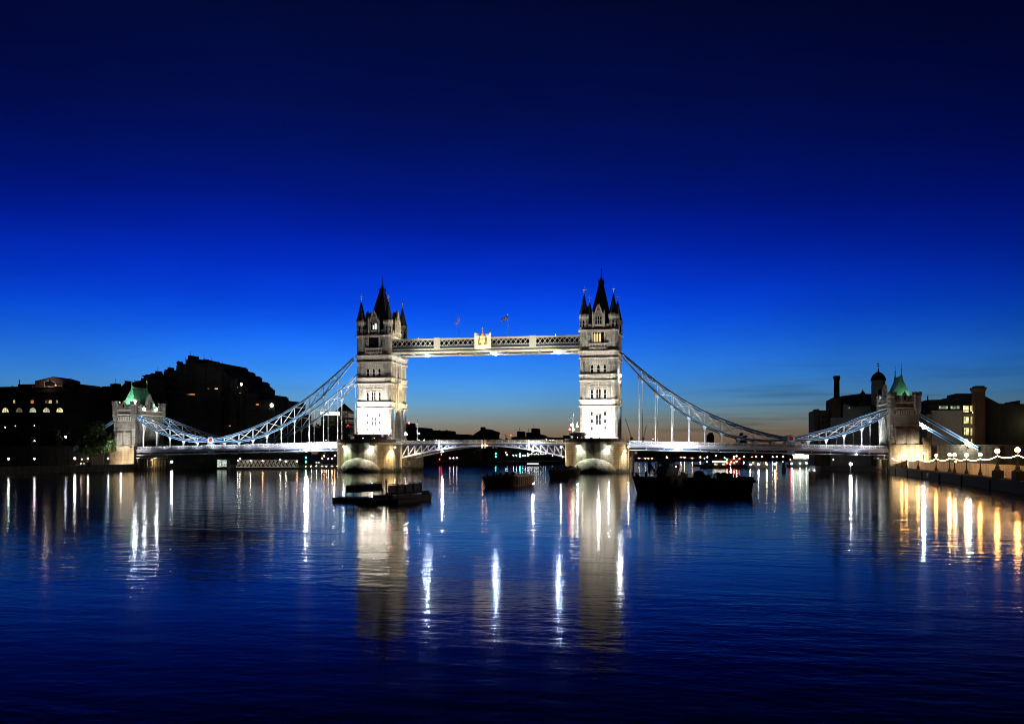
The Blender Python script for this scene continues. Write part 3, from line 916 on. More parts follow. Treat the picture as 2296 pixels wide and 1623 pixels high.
# ------------------------------------------------------------------ high level walkways
WX = S - 5.95
def walkway(y, o):
    mb = MB()
    z0, z1 = 43.3, 48.3
    mb.box(-WX, WX, y - 1.5, y + 1.5, z1 - .35, z1, 1)
    mb.box(-WX, WX, y - 1.45, y + 1.45, z0 + .6, z0 + .95, 5)
    for yy in (y - 1.7, y + 1.7):
        mb.box(-WX, WX, yy - .14, yy + .14, z1 - .75, z1 - .02, 3)
        mb.box(-WX, WX, yy - .18, yy + .18, z0 + 1.35, z0 + 2.05, 1)
        mb.box(-WX, WX, yy - .14, yy + .14, z0 + .72, z0 + 1.33, 3)
        mb.box(-WX, WX, yy - .1, yy + .1, z0 + .29, z0 + .71, 1)
        mb.box(-WX, WX, yy - .3, yy + .3, z0, z0 + .28, 3)
        for k in range(44):
            x = -WX + (k + .5) * 2 * WX / 44
            mb.box(x - .09, x + .09, yy - .2, yy + .2, z0 + .3, z0 + 1.9, 0)
    # glazed inner wall behind the lattice
    mb.box(-WX, WX, y - 1.25, y - 1.18, z0 + 2.1, z1 - .4, 4); mb.box(-WX, WX, y + 1.18, y + 1.25, z0 + 2.1, z1 - .4, 4)
    w = mb.build('high_walkway', [M['steel'], M['navy'], M['steel'], M['cream'], M['glass'], M['shadesteel']], bridge)
    for yy in (y - 1.72, y + 1.72):
        mb = MB()
        za, zb = z0 + 2.05, z1 - .72
        n = 40
        p = 2 * WX / n
        for k in range(n):
            a = -WX + k * p
            for d in (0, 1):
                q = (a, a + p) if d == 0 else (a + p, a)
                mb.beam((q[0], yy + .03 * d, za), (q[1], yy + .03 * d, zb), .34, .14, 0)
        mb.box(-WX, WX, yy - .1, yy + .1, za - .02, za + .28, 0)
        for x in (-.5 * WX, .5 * WX):
            mb.box(x - 1.15, x + 1.15, yy - .35, yy + .35, za - 1.2, zb + .9, 0)
        mb.build('lattice_truss', M['cream'], w)
    return w
wk_near = walkway(-6.4, -1)
wk_far = walkway(6.4, 1)
for x in [-30 + 6 * k for k in range(11)]:
    mb = MB(); mb.box(x - .25, x + .25, -4.6, 4.6, 43.6, 44.1); mb.build('cross_girder', M['steel'], wk_near)
# the carved and gilded crest at mid span
cxr = at_y(*K6(972, 420), -8.4).x
mb = MB()
mb.box(cxr - 2.75, cxr + 2.75, -8.75, -8.25, 44.6, 48.9, 0)
for k in range(9):
    u = cxr - 2.4 + k * .6
    if abs(u - cxr) > .7: mb.box(u - .17, u + .17, -8.7, -8.3, 48.9, 49.5, 0)
for u in (-2.75, 2.75):
    mb.lathe([(.34, 44.4), (.34, 49.3), (.42, 49.4), (.34, 49.8), (.05, 50.2)], cxr + u, -8.6, 8, 0); mb.ball((cxr + u, -8.6, 50.3), .3, 2, 7, 5)
for u in (-1.75, 1.75): mb.box(cxr + u - .12, cxr + u + .12, -8.95, -8.75, 44.7, 48.8, 0)
# shield, supporters' scrolls and crown in relief
sh = [(-.95, 48.4), (.95, 48.4), (.95, 46.9), (.55, 46.2), (0, 45.8), (-.55, 46.2), (-.95, 46.9)]
n = len(sh)
mb.add([(cxr + u, -9.0, z) for u, z in sh] + [(cxr + u, -8.75, z) for u, z in sh], [tuple(range(n))] + [(i, (i + 1) % n, n + (i + 1) % n, n + i) for i in range(n)], 0)
mb.box(cxr - .1, cxr + .1, -9.08, -9.0, 46.0, 48.3, 1); mb.box(cxr - .9, cxr + .9, -9.07, -9.0, 47.2, 47.4, 1)
for sgn in (-1, 1):
    mb.tube([(cxr + sgn * (1.15 + .25 * math.sin(t * .9)), -9.0, 45.2 + t * .42) for t in range(8)], [.2, .24, .2, .17, .2, .16, .13, .08], 6, 1)
    mb.tube([(cxr + sgn * (.3 + .33 * t), -9.0, 45.3 - .12 * math.sin(t * 1.6)) for t in range(5)], .16, 5, 1)
    mb.tube([(cxr + sgn * .75, -9.0, 48.3), (cxr + sgn * .5, -9.0, 49.1), (cxr, -9.0, 49.6)], .12, 5, 1)
mb.lathe([(.6, 48.3), (.65, 48.6), (.45, 48.7), (.6, 49.3), (.25, 49.8), (.1, 50.0), (.24, 50.3), (.06, 50.6), (.04, 51.8)], cxr, -8.9, 8, 1)
mb.beam((cxr - .3, -8.9, 51.0), (cxr + .3, -8.9, 51.0), .16, .16, 1)
mb.build('crest', [M['cream'], M['gold'], M['navy']], wk_near)

# ------------------------------------------------------------------ abutment towers
def make_abutment(s):
    X0, X1 = 137.2, 146.4
    def bx(mb, a, b, *r): mb.box(*sorted((s * a, s * b)), *r)
    mb = MB()
    zb = 9.4
    bx(mb, X0 - .2, X1 + 1.0, -11.2, 11.2, -3, zb, 1)
    # upper gatehouse with a road arch: piers either side and a wall over
    A = arch_pts(0, zb, 9.5, 9.2, 7)
    poly = [(-10.2, zb)] + A + [(10.2, zb), (10.2, 23.2), (-10.2, 23.2)]
    mb.profile(poly, 'x', *sorted((s * X0, s * X1)), 0)
    t = mb.build('abutment_tower', [M['gate_stone'], M['pier_stone']], bridge)
    for z0, z1, off in ((zb, zb + .4, .25), (15.6, 15.85, .1), (21.3, 21.7, .35), (23.0, 23.4, .3)):
        mb = MB()
        bx(mb, X0 - off, X1 + off, -10.2 - off, -9.6, z0, z1)
        if z0 < 19:
            mb.build('string_course', M['trim'], t); mb = MB()
            bx(mb, X0 - off, X1 + off, 9.6, 10.2 + off, z0, z1)
        else: bx(mb, X0 - off, X1 + off, 9.6, 10.2 + off, z0, z1)
        if z0 > 19: bx(mb, X0 - off + .01, X0 + .3, -9.6, 9.6, z0 + .01, z1 - .01); bx(mb, X1 - .3, X1 + off - .01, -9.6, 9.6, z0 + .01, z1 - .01)
        mb.build('string_course', M['trim'], t)
    # parapet with battlements, corner bartizans
    mb = MB()
    for y in (-10.45, 9.95):
        bx(mb, X0, X1, y, y + .5, 23.2, 24.7)
        for k in range(5):
            a = X0 + .3 + k * 1.95
            bx(mb, a, a + 1.1, y + .01, y + .49, 24.7, 25.6)
    for xa in (X0 - .1, X1 - .4):
        bx(mb, xa, xa + .5, -9.9, 9.9, 23.2, 24.6)
        for k in range(9):
            y = -9.2 + k * 2.15
            bx(mb, xa + .01, xa + .49, y, y + 1.1, 24.6, 25.4)
    mb.build('parapet', M['gate_stone'], t)
    for xa in (X0 + .7, X1 - .7):
        for y in (-9.7, 9.7):
            mb = MB()
            mb.lathe([(1.05, 19.6), (1.4, 21.2), (1.4, 25.0), (1.55, 25.2), (1.55, 25.9), (1.2, 25.9)], s * xa, y, 8, 0, PI / 8)
            for k in range(8):
                a = PI / 8 + k * PI / 4
                mb.box(s * xa + 1.3 * math.cos(a) - .28, s * xa + 1.3 * math.cos(a) + .28, y + 1.3 * math.sin(a) - .28, y + 1.3 * math.sin(a) + .28, 25.9, 26.7)
            mb.build('bartizan', M['gate_stone'], t)
    # gablets at front and over the road
    mb = MB()
    cx = s * (X0 + X1) / 2
    mb.profile([(cx - 1.0, 23.3), (cx + 1.0, 23.3), (cx + 1.0, 25.4), (cx, 26.9), (cx - 1.0, 25.4)], 'y', -10.75, -10.2)
    mb.add([(cx - .35, -10.78, 24.0), (cx + .35, -10.78, 24.0), (cx + .35, -10.78, 25.2), (cx, -10.78, 25.7), (cx - .35, -10.78, 25.2)], [(0, 1, 2, 3, 4)], 1)
    mb.build('gablet', [M['gate_stone'], M['glass']], t)
    mb = MB()
    mb.profile([(-1.7, 23.3), (1.7, 23.3), (1.7, 26.6), (0, 29.8), (-1.7, 26.6)], 'x', *sorted((s * (X0 - .3), s * (X0 + 1.0))))
    for u in (-.45, .45): mb.add([(s * (X0 - .33), u - .25, 24.3), (s * (X0 - .33), u + .25, 24.3), (s * (X0 - .33), u + .25, 26.4), (s * (X0 - .33), u, 26.9), (s * (X0 - .33), u - .25, 26.4)], [(0, 1, 2, 3, 4)], 1)
    mb.build('gablet', [M['gate_stone'], M['glass']], t)
    # flared copper roof with a ridge and two spikes
    mb = MB()
    prof = [(0, 3.3, 8.8, 23.4), (1, 2.55, 7.7, 25.4), (2, 1.6, 6.4, 28.2), (3, .35, 5.2, 31.6)]
    cx = s * (X0 + X1) / 2
    for (_, a, b, z), (_, a2, b2, z2) in zip(prof[:-1], prof[1:]):
        mb.prism([(cx - a, -b), (cx + a, -b), (cx + a, b), (cx - a, b)], z, z2, 0, [(cx - a2, -b2), (cx + a2, -b2), (cx + a2, b2), (cx - a2, b2)])
    mb.build('roof', M['copper'], t)
    mb = MB()
    mb.box(cx - .12, cx + .12, -5.2, 5.2, 31.6, 32.2)
    for k in range(20): mb.box(cx - .1, cx + .1, -5.0 + k * .52, -4.8 + k * .52, 32.2, 32.5)
    for y in (-5.2, 5.2): mb.lathe([(.55, 31.4), (.3, 32.6), (.14, 33.2), (.26, 33.5), (.10, 33.8), (.2, 34.6), (.08, 34.9), (.03, 37.0)], cx, y, 6)
    mb.build('roof_crest', M['copper'], t)
    # slits, carved frieze and stepped buttress on the upstream front
    fm = lambda u, z, d: (s * (X0 + X1) / 2 + u, -10.2 - d, z)
    for u, z in ((-3.9, 19.4), (-3.9, 14.6), (-3.9, 11.8), (3.9, 19.4)):
        mb = MB(); lancet(mb, fm, u, z, .45, 1.5, .2, .15, sill=False); mb.build('window', [M['trim'], M['glass']], t)
    mb = MB()
    for k in range(8):
        u = -2.4 + k * .72
        mb.beam(fm(u, 19.2, .12), fm(u, 20.6, .12), .4, .24, 0, up=(0, -1, 0))
    mb.beam(fm(-2.9, 20.7, .1), fm(3.1, 20.7, .1), .2, .2, 0, up=(0, -1, 0)); mb.beam(fm(-2.9, 19.0, .1), fm(3.1, 19.0, .1), .2, .2, 0, up=(0, -1, 0))
    mb.build('carved_frieze', M['trim'], t)
    mb = MB()
    for u in (-1.6, 1.9):
        a, b = sorted((s * (X0 + X1) / 2 + u - 1.15, s * (X0 + X1) / 2 + u + 1.15))
        mb.box(a, b, -10.75, -10.2, zb, 14.6)
        mb.add([(a, -10.75, 14.6), (b, -10.75, 14.6), (b, -10.2, 15.5), (a, -10.2, 15.5)], [(0, 1, 2, 3)])
        mb.add([(a, -10.75, 14.6), (a, -10.2, 15.5), (a, -10.2, 14.6)], [(0, 1, 2)]); mb.add([(b, -10.75, 14.6), (b, -10.2, 15.5), (b, -10.2, 14.6)], [(0, 1, 2)])
    mb.build('buttress', M['gate_stone'], t)
    mb = MB()
    for g in (.3, .8): 
        ar = arch_pts(0, zb, 9.5 + 2 * g, 9.2 + g, 9)
        for a, b in zip(ar[:-1], ar[1:]): mb.beam((s * (X0 - .15 - .1 * g), a[0], a[1]), (s * (X0 - .15 - .1 * g), b[0], b[1]), .34, .36, 0, up=(1, 0, 0))
    mb.build('road_arch', M['trim'], t)
    # piled landing and rail against the river face
    mb = MB()
    for k in range(11):
        y = -9.8 + k * 1.9
        mb.lathe([(.3, -3), (.3, 4.6)], s * (X0 - .75), y, 7)
    for z in (1.3, 4.3): bx(mb, X0 - 1.05, X0 - .85, -10, 10, z - .2, z + .2)
    mb.build('timber_fender', M['pile'], t)
    mb = MB()
    bx(mb, X0 - 1.7, X0 - .25, -10, 10, 4.7, 4.95)
    for k in range(11): bx(mb, X0 - 1.65, X0 - 1.57, -10 + 2 * k - .04, -10 + 2 * k + .04, 4.95, 6.1)
    for z in (5.5, 6.05): bx(mb, X0 - 1.66, X0 - 1.56, -10, 10, z, z + .08)
    mb.build('gallery_rail', M['white'], t)
    return t
abl = make_abutment(-1)
abr = make_abutment(1)
# ------------------------------------------------------------------ floodlights of the bridge
WARM, COOL, NEUT = (1, .80, .48), (.78, .88, 1.0), (1, .955, .88)
M['lens'] = glow('flood_lens', (1, .96, .88), 60)
M['lensblue'] = glow('flood_lens_blue', (.55, .72, 1.0), 60)
def housing(loc, target, parent, lens='lens', w=.5):
    d = (Vector(target) - Vector(loc)).normalized()
    p = Vector(loc) - d * .35
    mb = MB()
    mb.beam(p - d * .35, p + d * .1, w, w * .8, 0)
    mb.beam(p + d * .1, p + d * .14, w * .8, w * .6, 1)
    mb.beam(p - d * .1, (p.x, p.y, p.z - .6), .12, .12, 0)
    return mb.build('floodlight', [M['black'], M[lens]], parent)
def flood(loc, target, watts, angle, col, parent, blend=.7, lens='lens'):
    housing(loc, target, parent, lens)
    return spot(loc, target, watts * FL, angle, col, blend)
FL = 1.0
# tower fronts: close lamps for the glare at the foot, narrower ones from the pier nose for the upper storeys
flood((-S - 3.2, -17.2, PZ + 3.7), (-S - 2.4, -9.5, PZ + 7), 38000, 120, NEUT, pier)
flood((-S + 2.6, -17.2, PZ + 3.7), (-S + 2.0, -9.5, PZ + 7), 38000, 120, NEUT, pier)
flood((-S, -25.6, PZ + 1.7), (-S, -9.5, 26), 22000, 40, NEUT, pier)
flood((S - 1.5, -19.5, PZ + 1.7), (S - 1, -9.5, PZ + 5), 28000, 110, NEUT, pier2)
flood((S + 1.5, -19.5, PZ + 1.7), (S + .5, -9.5, PZ + 5), 14000, 110, NEUT, pier2)
flood((S - .5, -25.6, PZ + 1.7), (S - .5, -9.5, 32), 42000, 50, NEUT, pier2)
flood((-S + 1.5, -25.3, PZ + 1.7), (-S, -9.5, 50), 24000, 26, NEUT, pier)
flood((S + 1.5, -25.3, PZ + 1.7), (S, -9.5, 49), 62000, 26, NEUT, pier2)
# sides of the towers facing mid river, warm
for s, p in ((-1, pier), (1, pier2)):
    for y in (-8.2, 8.2):
        flood((s * 22.5, y, 11.7), (s * 35.3, y * .3, 40), 46000, 66, WARM, p)
    flood((s * 25.5, -5.2, 48.9), (s * 36.5, -3, 55), 5200, 90, WARM, wk_near)
    flood((s * 60, -8.6, 11.6), (s * 47, 0, 32), 9000, 70, WARM, p)
# upper works and walkways
for s, p in ((-1, pier), (1, pier2)):
    flood((s * (S - 5.5), -24.2, PZ + 1.7), (s * 13, -7.8, 46.2), 165000, 40, (1, .95, .80), p, .9)
    spot((s * (S - 7), -23.8, PZ + 1.9), (-s * 22, -7.8, 46), 150000, 20, (1, .95, .80), .9)
    flood((s * 24, -9.9, 11.6), (s * 24, -6.4, 43.2), 13000, 60, (.85, 1, .96), p)
M['ball'] = glow('flood_glare', (1, .97, .92), 1000)
M['ballblue'] = glow('flood_glare_cool', (.62, .80, 1.0), 1500)
M['ballsoft'] = glow('flood_glare_soft', (.9, .95, 1.0), 420)
def outrigger(x, z, watts, col, parent, aim, y=-14.0, ball=None, r=.3, ang=110):
    o = -1 if y < 0 else 1
    mb = MB()
    mb.beam((x, o * 9.8, z - .2), (x, y + o * .1, z - .2), .14, .14, 0)
    mb.beam((x - .3, y, z - .12), (x + .3, y, z - .12), .3, .24, 0)
    if ball: mb.ball((x, y - .3, z + .05), r, 1, 10, 6)
    mb.build('floodlight', [M['black'], M[ball or 'lens']], parent)
    spot((x, y, z + .45), aim, watts, ang, col, .9)
outrigger(cxr, 8.0, 420000, (1, .88, .66), wk_near, (cxr, -8.9, 47.0), y=-19, ang=11)
pl, pr = at_y(687.7, 1009, -14), at_y(1519, 1008, -14)
BLUEW = (.90, .95, 1.0)
outrigger(pl.x, pl.z, 7000, BLUEW, pier, (pl.x, -8, 19), ball='ball', r=.58)
for k in range(12):
    x = -55.5 - k * 7.0
    outrigger(x, 7.0, 3500, BLUEW, pier, (x, -9.4, 20), ang=130)
outrigger(pr.x, pr.z, 5200, BLUEW, pier2, (pr.x, -8, 21), ball='ball', r=.48)
for x, w in ((54, 2900), (60, 2600), (72, 1800), (79, 700), (111, 800), (117, 2000), (123, 3000), (129, 3600), (131.5, 2800)):
    outrigger(x, 7.2 if x < 100 else 6.4, w, BLUEW, pier2, (x, -9.4, 21), ang=128)
a, b = at_y(992, 1012, -12.5), at_y(1195.5, 1011, -12.5)
outrigger(a.x, a.z, 700, NEUT, pier, (a.x, 4, 9.5), y=-12.5, ball='ballsoft', r=.3, ang=150)
outrigger(b.x, b.z, 1000, NEUT, pier2, (b.x, 4, 9.5), y=-12.5, ball='ball', r=.3, ang=150)
spot((b.x, -12.8, b.z - .1), (73, -150, 1), 90000, 22, NEUT, .8)
for x, w in ((-25, 600), (-3, 380), (9, 380), (28, 600)):
    outrigger(x, 7.2 if abs(x) < 20 else 4.6, w, NEUT, pier, (x, 2, 10), y=-13.5, ang=150)
# wall lamps on the pier noses (washing the domed cutwaters) and shoulders
M['wallcool'] = glow('wall_lamp_cool', (.72, .95, 1.0), 420)
M['wallwarm'] = glow('wall_lamp_warm', (1, .84, .5), 300)
def wall_lamp(x, y, z, target, watts, col, mat, parent, ang=100):
    mb = MB()
    mb.box(x - .3, x + .3, y - .2, y + .5, z, z + .25, 0)
    mb.ball((x, y, z - .12), .2, 1, 8, 5)
    mb.build('wall_lamp', [M['black'], M[mat]], parent)
    spot((x, y - .1, z - .35), target, watts, ang, col, .7, .2)
for s, p in ((-1, pier), (1, pier2)):
    cxp = s * S
    cl = ((.62, 1.0, .86), (.86, .95, 1.0)) if s < 0 else ((.72, .97, 1.0), (.72, .86, 1.0))
    wall_lamp(cxp - 5.2, -26.3, 9.1, (cxp - 3.2, -25.2, 4), 5200, cl[0], 'wallcool', p)
    wall_lamp(cxp + 5.2, -26.3, 9.1, (cxp + 3.2, -25.2, 4), 5200, cl[1], 'wallcool', p)
    if s < 0:
        wall_lamp(cxp + 11.6, -20.4, 8.9, (cxp + 9.6, -19.5, 4.0), 11000, (1, .83, .5), 'wallwarm', p, 95)
        wall_lamp(cxp - 12.0, -18.0, 8.9, (cxp - 10.8, -17.6, 4), 9000, (1, .90, .55), 'wallwarm', p, 95)
    else:
        wall_lamp(cxp + 11.3, -20.8, 8.9, (cxp + 9.8, -19.8, 4.0), 11000, (1, .86, .66), 'wallwarm', p, 90)
        wall_lamp(cxp - 11.9, -19.0, 8.9, (cxp - 10.4, -18.4, 3.6), 9000, (1, .80, .42), 'wallwarm', p, 90)
# a soft warm wash over the whole pier masonry, added beams without fixtures
spot((-S + 17, -12.5, 5.0), (-S + 10.65, -2, 3), 5200, 120, WARM)
for s in (-1, 1):
    for x, w in ((-17, 4200), (17, 4200)): spot((s * S + x, -33, 8.0), (s * S + x * .35, -22, 4.5), w, 56, (1, .70, .34), .9)
spot((S + 16, -13.5, 6.2), (S + 10.65, -10, 3), 3500, 120, (1, .85, .62))
# abutment towers
flood((-141.8, -21.5, 2.6), (-141.8, -10, 15.5), 21000, 62, (.90, .96, 1.0), abl)
flood((-137.9, -11.6, 9.2), (-138.5, -2, 17), 1, 100, NEUT, abl)
spot((-126.5, -3, 10.2), (-137.2, 1, 20), 9000, 75, (.95, 1, .92))
spot((-134.5, 0, 4.0), (-137.2, 1, 2.2), 1600, 150, WARM)
flood((-138.4, -16.5, 2.4), (-139.6, -11, 5.0), 6000, 130, (1, .82, .62), abl)
for y in (-6.5, 6.0, -.4):
    flood((-137.9, y, 24.9), (-140.5, y, 29.5), 1500, 130, (.9, 1, .9), abl)
flood((-145.6, -9.6, 25.9), (-142.5, -7, 28.5), 4200, 140, (.9, 1, .9), abl)
flood((-139.6, -9.6, 25.9), (-141.5, -7, 29), 5000, 140, (.92, 1, .92), abl)
flood((143, -9.5, 25.4), (141.8, -7.4, 29), 800, 140, (.8, 1, .8), abr)
flood((138.0, -5.5, 24.9), (140.8, -4, 29.0), 650, 130, (.8, 1, .8), abr)
spot((133.5, 3.0, 10.6), (137.4, 3, 18), 6500, 150, (.8, .95, 1))
flood((137.9, 6.5, 25.0), (137.0, 9.5, 26.5), 240, 150, COOL, abr)
spot((144.3, -19.0, 5.2), (144.0, -11.2, 4.8), 24000, 100, (1, .88, .68), .9)
spot((134.5, 0, 4.2), (137.4, 1, 2.2), 900, 150, WARM)
# stay lamps on the land ties
for x, y, w in ((151.5, 8.2, 2200), (161.6, -10.3, 1500)):
    zt = 19.7 - (x - 146.5) * .619
    mb = MB(); mb.ball((x, y, zt - 1.3), .28, 1, 10, 6); mb.box(x - .3, x + .3, y + .1, y + .5, zt - 1.6, zt - 1.3, 0)
    mb.build('floodlight', [M['black'], glow('stay_lamp', (.55, .8, 1), 900)], abr)
    bulb((x, y - 1.2, zt - .9), w, (.8, .93, 1), .2)
bulb((157, -12.5, 14.2), 300, (.9, .95, 1), .3)
bulb((-149, -11, 18.0), 60, (.4, .7, 1), .3)

# lamps slung under the far walkway, on the right tower's flank and along the left gatehouse parapet
def glare(p, r, mat, parent, back=.5, name='floodlight'):
    mb = MB(); mb.ball((p.x, p.y, p.z), r, 0, 10, 6); mb.box(p.x - r, p.x + r, p.y + r * .9, p.y + r * .9 + back, p.z - r * .6, p.z + r * .6, 1)
    mb.build(name, [M[mat], M['black']], parent)
for x, y in ((250, 612), (1142, 592), (1968, 572)):
    glare(at_y(*K6(x, y), 4.3), .30, 'ballblue', wk_far)
glare(at_y(*K8(868, 258), -3.0), .40, 'ballsoft', tower2)
for x, y, r in ((437, 622, .42), (562, 727, .3), (710, 735, .3)):
    q = at_x(*K2(x, y), -136.8) if x > 450 else at_y(*K2(x, y), -10.9)
    glare(q, r * .8, 'ballsoft', abl)
# ------------------------------------------------------------------ buildings round the river
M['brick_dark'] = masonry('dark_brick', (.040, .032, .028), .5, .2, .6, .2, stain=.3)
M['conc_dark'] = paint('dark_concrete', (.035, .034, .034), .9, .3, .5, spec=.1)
M['brew_brick'] = masonry('brown_brick', (.11, .075, .05), .5, .2, .6, .2, stain=.3)
M['brew_white'] = paint('weathered_white_render', (.20, .19, .18), .85, .25, .6, spec=.1)
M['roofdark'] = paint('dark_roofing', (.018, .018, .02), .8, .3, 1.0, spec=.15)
M['offwhite'] = paint('pale_office_concrete', (.22, .20, .17), .8, .15, .6, spec=.1)
M['redbrick'] = masonry('red_brick_panel', (.20, .065, .035), .5, .2, .6, .2, stain=.2)
M['win_y'] = glow('window_light_yellow', (1, .86, .38), 1.5, .85, 2.2)
M['win_o'] = glow('window_light_orange', (1, .36, .08), 1.2, .5, 1.0)
M['win_w'] = glow('window_light_pale', (.95, .95, .62), .8, .7, 1.5)
M['win_lit'] = glow('office_window_light', (1, .83, .36), 1.35, .6, .9)
M['win_g'] = glow('window_light_green', (.7, 1, .55), .7, .8, 1.0)
M['win_dim'] = glow('window_light_dim', (1, .8, .5), .16, .6, .5)
def bbox(mb, px0, px1, ytop, Y, depth, z0=GZ - .2, m=0, dy=0.0):
    """a wing between two sight lines on the plane Y, up to the height seen"""
    xa, xb = at_y(px0, 900, Y + dy).x, at_y(px1, 900, Y + dy).x
    z = at_y((px0 + px1) / 2, ytop, Y + dy).z
    mb.box(xa, xb, Y + dy, Y + depth, z0, z, m)
    return xa, xb, z
def pane_at(px0, px1, y0, y1, Y, mat, parent, arched=False, name='window', proud=.06):
    a = at_y(px0, y1, Y); b = at_y(px1, y0, Y)
    mb = MB()
    x0, x1, z0, z1 = a.x, b.x, a.z, b.z
    if arched:
        pts = arch_pts((x0 + x1) / 2, z0, x1 - x0, z1 - z0, 5, False)
    else: pts = [(x0, z0), (x0, z1), (x1, z1), (x1, z0)]
    n = len(pts)
    mb.add([(x, Y - proud, z) for x, z in pts] + [(x, Y - .01, z) for x, z in pts], [tuple(range(n))] + [(i, (i + 1) % n, n + (i + 1) % n, n + i) for i in range(n)], 0)
    for (p, q) in zip(pts, pts[1:] + pts[:1]):
        mb.beam((p[0], Y - proud - .04, p[1]), (q[0], Y - proud - .04, q[1]), .14, .12, 1, up=(0, -1, 0))
    for k in range(1, 3): mb.beam((x0 + (x1 - x0) * k / 3, Y - proud - .03, z0), (x0 + (x1 - x0) * k / 3, Y - proud - .03, z0 + (z1 - z0) * .93), .10, .06, 1, up=(0, -1, 0))
    return mb.build(name, [M[mat], M['black']], parent)

# --- warehouse with lit arched windows, far left
Y = 30
b = empty('warehouse_building', (at_y(90, 1000, Y).x, Y, GZ), 'dark brick riverside warehouse with a row of lit arched windows and glazed rooftop pavilion', 'building')
mb = MB()
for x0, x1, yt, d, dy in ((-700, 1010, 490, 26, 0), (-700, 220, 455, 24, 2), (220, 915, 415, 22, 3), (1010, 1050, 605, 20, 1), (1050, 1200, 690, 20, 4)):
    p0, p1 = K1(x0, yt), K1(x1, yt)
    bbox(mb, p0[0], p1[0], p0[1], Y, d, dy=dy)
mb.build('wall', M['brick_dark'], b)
mb = MB()
for xx, yt in ((240, 365), (860, 392), (150, 435), (560, 390)):
    p = at_y(*K1(xx, yt), Y + 5); mb.beam((p.x, p.y, p.z), (p.x, p.y, p.z - 4), .3)
for k in range(10):
    p = at_y(*K1(-150 + k * 110, 520), Y - .1); mb.box(p.x - 3.2, p.x + 3.2, Y - .25, Y - .02, p.z - .3, p.z)
mb.build('roof_mast', M['black'], b)
mb = MB()
p0, p1, pa, pe = at_y(*K1(432, 460), Y + 2), at_y(*K1(780, 460), Y + 2), at_y(*K1(655, 325), Y + 2), at_y(*K1(432, 378), Y + 2)
mb.profile([(p0.x, p0.z), (p1.x, p0.z), (p1.x, pe.z + .4), (pa.x, pa.z), (p0.x, pe.z)], 'y', Y + 2, Y + 14, 0)
mb.build('rooftop_pavilion', paint('pavilion_brown_cladding', (.20, .15, .11), .8, .4, 4.0, streak=.1), b)
mb = MB()
q = [K1(548, 450), K1(552, 392), K1(615, 372), K1(695, 405), K1(705, 450)]
q = [at_y(x, y, Y + 1.9) for x, y in q]
mb.add([(p.x, Y + 1.93, p.z) for p in q], [tuple(range(5))], 0)
for a_, b_ in zip(q[:-1], q[1:]): mb.beam((a_.x, Y + 1.85, a_.z), (b_.x, Y + 1.85, b_.z), .35, .2, 1)
f0, f1 = at_y(*K1(545, 448), Y + 1.6), at_y(*K1(770, 452), Y + 1.6)
mb.beam((f0.x, Y + 1.6, f0.z), (f1.x, Y + 1.6, f0.z), .25, .3, 1)
mb.build('window', [M['glass'], M['cream']], b)
bulb(((p0.x + p1.x) / 2 + 1, Y - 1.5, p0.z + 1.2), 260, (1, .74, .52), .3)
for k, (x, w, m) in enumerate(((68, 84, 'win_y'), (238, 86, 'win_dim'), (408, 86, 'win_w'), (575, 86, 'win_w'), (740, 84, 'win_y'))):
    p0, p1 = K1(x - w / 2, 708), K1(x + w / 2, 768)
    pane_at(p0[0], p1[0], p0[1], p1[1], Y, m, b, True)
for x, w, m in ((178, 26, 'win_y'), (400, 40, 'win_o'), (622, 40, 'win_y'), (708, 22, 'win_w'), (575, 30, 'win_dim')):
    p0, p1 = K1(x - w / 2, 615), K1(x + w / 2, 657)
    pane_at(p0[0], p1[0], p0[1], p1[1], Y, m, b)
p = K1(412, 455); pane_at(p[0] - 1.5, p[0] + 1.5, p[1] - 3, p[1] + 2, Y, 'win_dim', b)
for x, y in ((-20, 735), (900, 680), (150, 860), (330, 860), (510, 860), (690, 860)):
    p0, p1 = K1(x - 30, y), K1(x + 30, y + 45); pane_at(p0[0], p1[0], p0[1], p1[1], Y, 'glass', b)

# --- the big stepped hotel
Y = 46
b = empty('hotel_building', (at_y(430, 1000, Y).x, Y, GZ), 'huge dark stepped concrete hotel block rising in terraces behind the left chain', 'building')
st = [(K2, 15, 285, 456), (K2, 285, 430, 428), (K2, 430, 555, 390), (K2, 555, 712, 310), (K2, 712, 798, 352), (K2, 798, 955, 258), (K2, 955, 1075, 188), (K2, 1075, 1196, 115), (K2, 1196, 1300, 160)]
st2 = [(0, 132, 158), (132, 210, 215), (210, 325, 276), (325, 385, 345), (385, 442, 405), (442, 462, 430), (462, 662, 540), (662, 870, 615), (870, 972, 752)]
mb = MB(); rf = MB()
i = 0
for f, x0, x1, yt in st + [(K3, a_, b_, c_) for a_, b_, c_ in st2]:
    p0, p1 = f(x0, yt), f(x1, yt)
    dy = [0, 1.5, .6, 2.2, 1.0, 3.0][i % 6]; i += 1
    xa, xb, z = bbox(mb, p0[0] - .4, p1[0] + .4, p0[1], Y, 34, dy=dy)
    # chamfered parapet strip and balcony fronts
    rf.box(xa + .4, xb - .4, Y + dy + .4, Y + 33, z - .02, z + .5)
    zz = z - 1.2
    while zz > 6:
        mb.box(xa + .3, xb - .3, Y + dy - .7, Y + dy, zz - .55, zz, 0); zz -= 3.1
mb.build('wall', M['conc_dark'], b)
rr = random.Random(5)
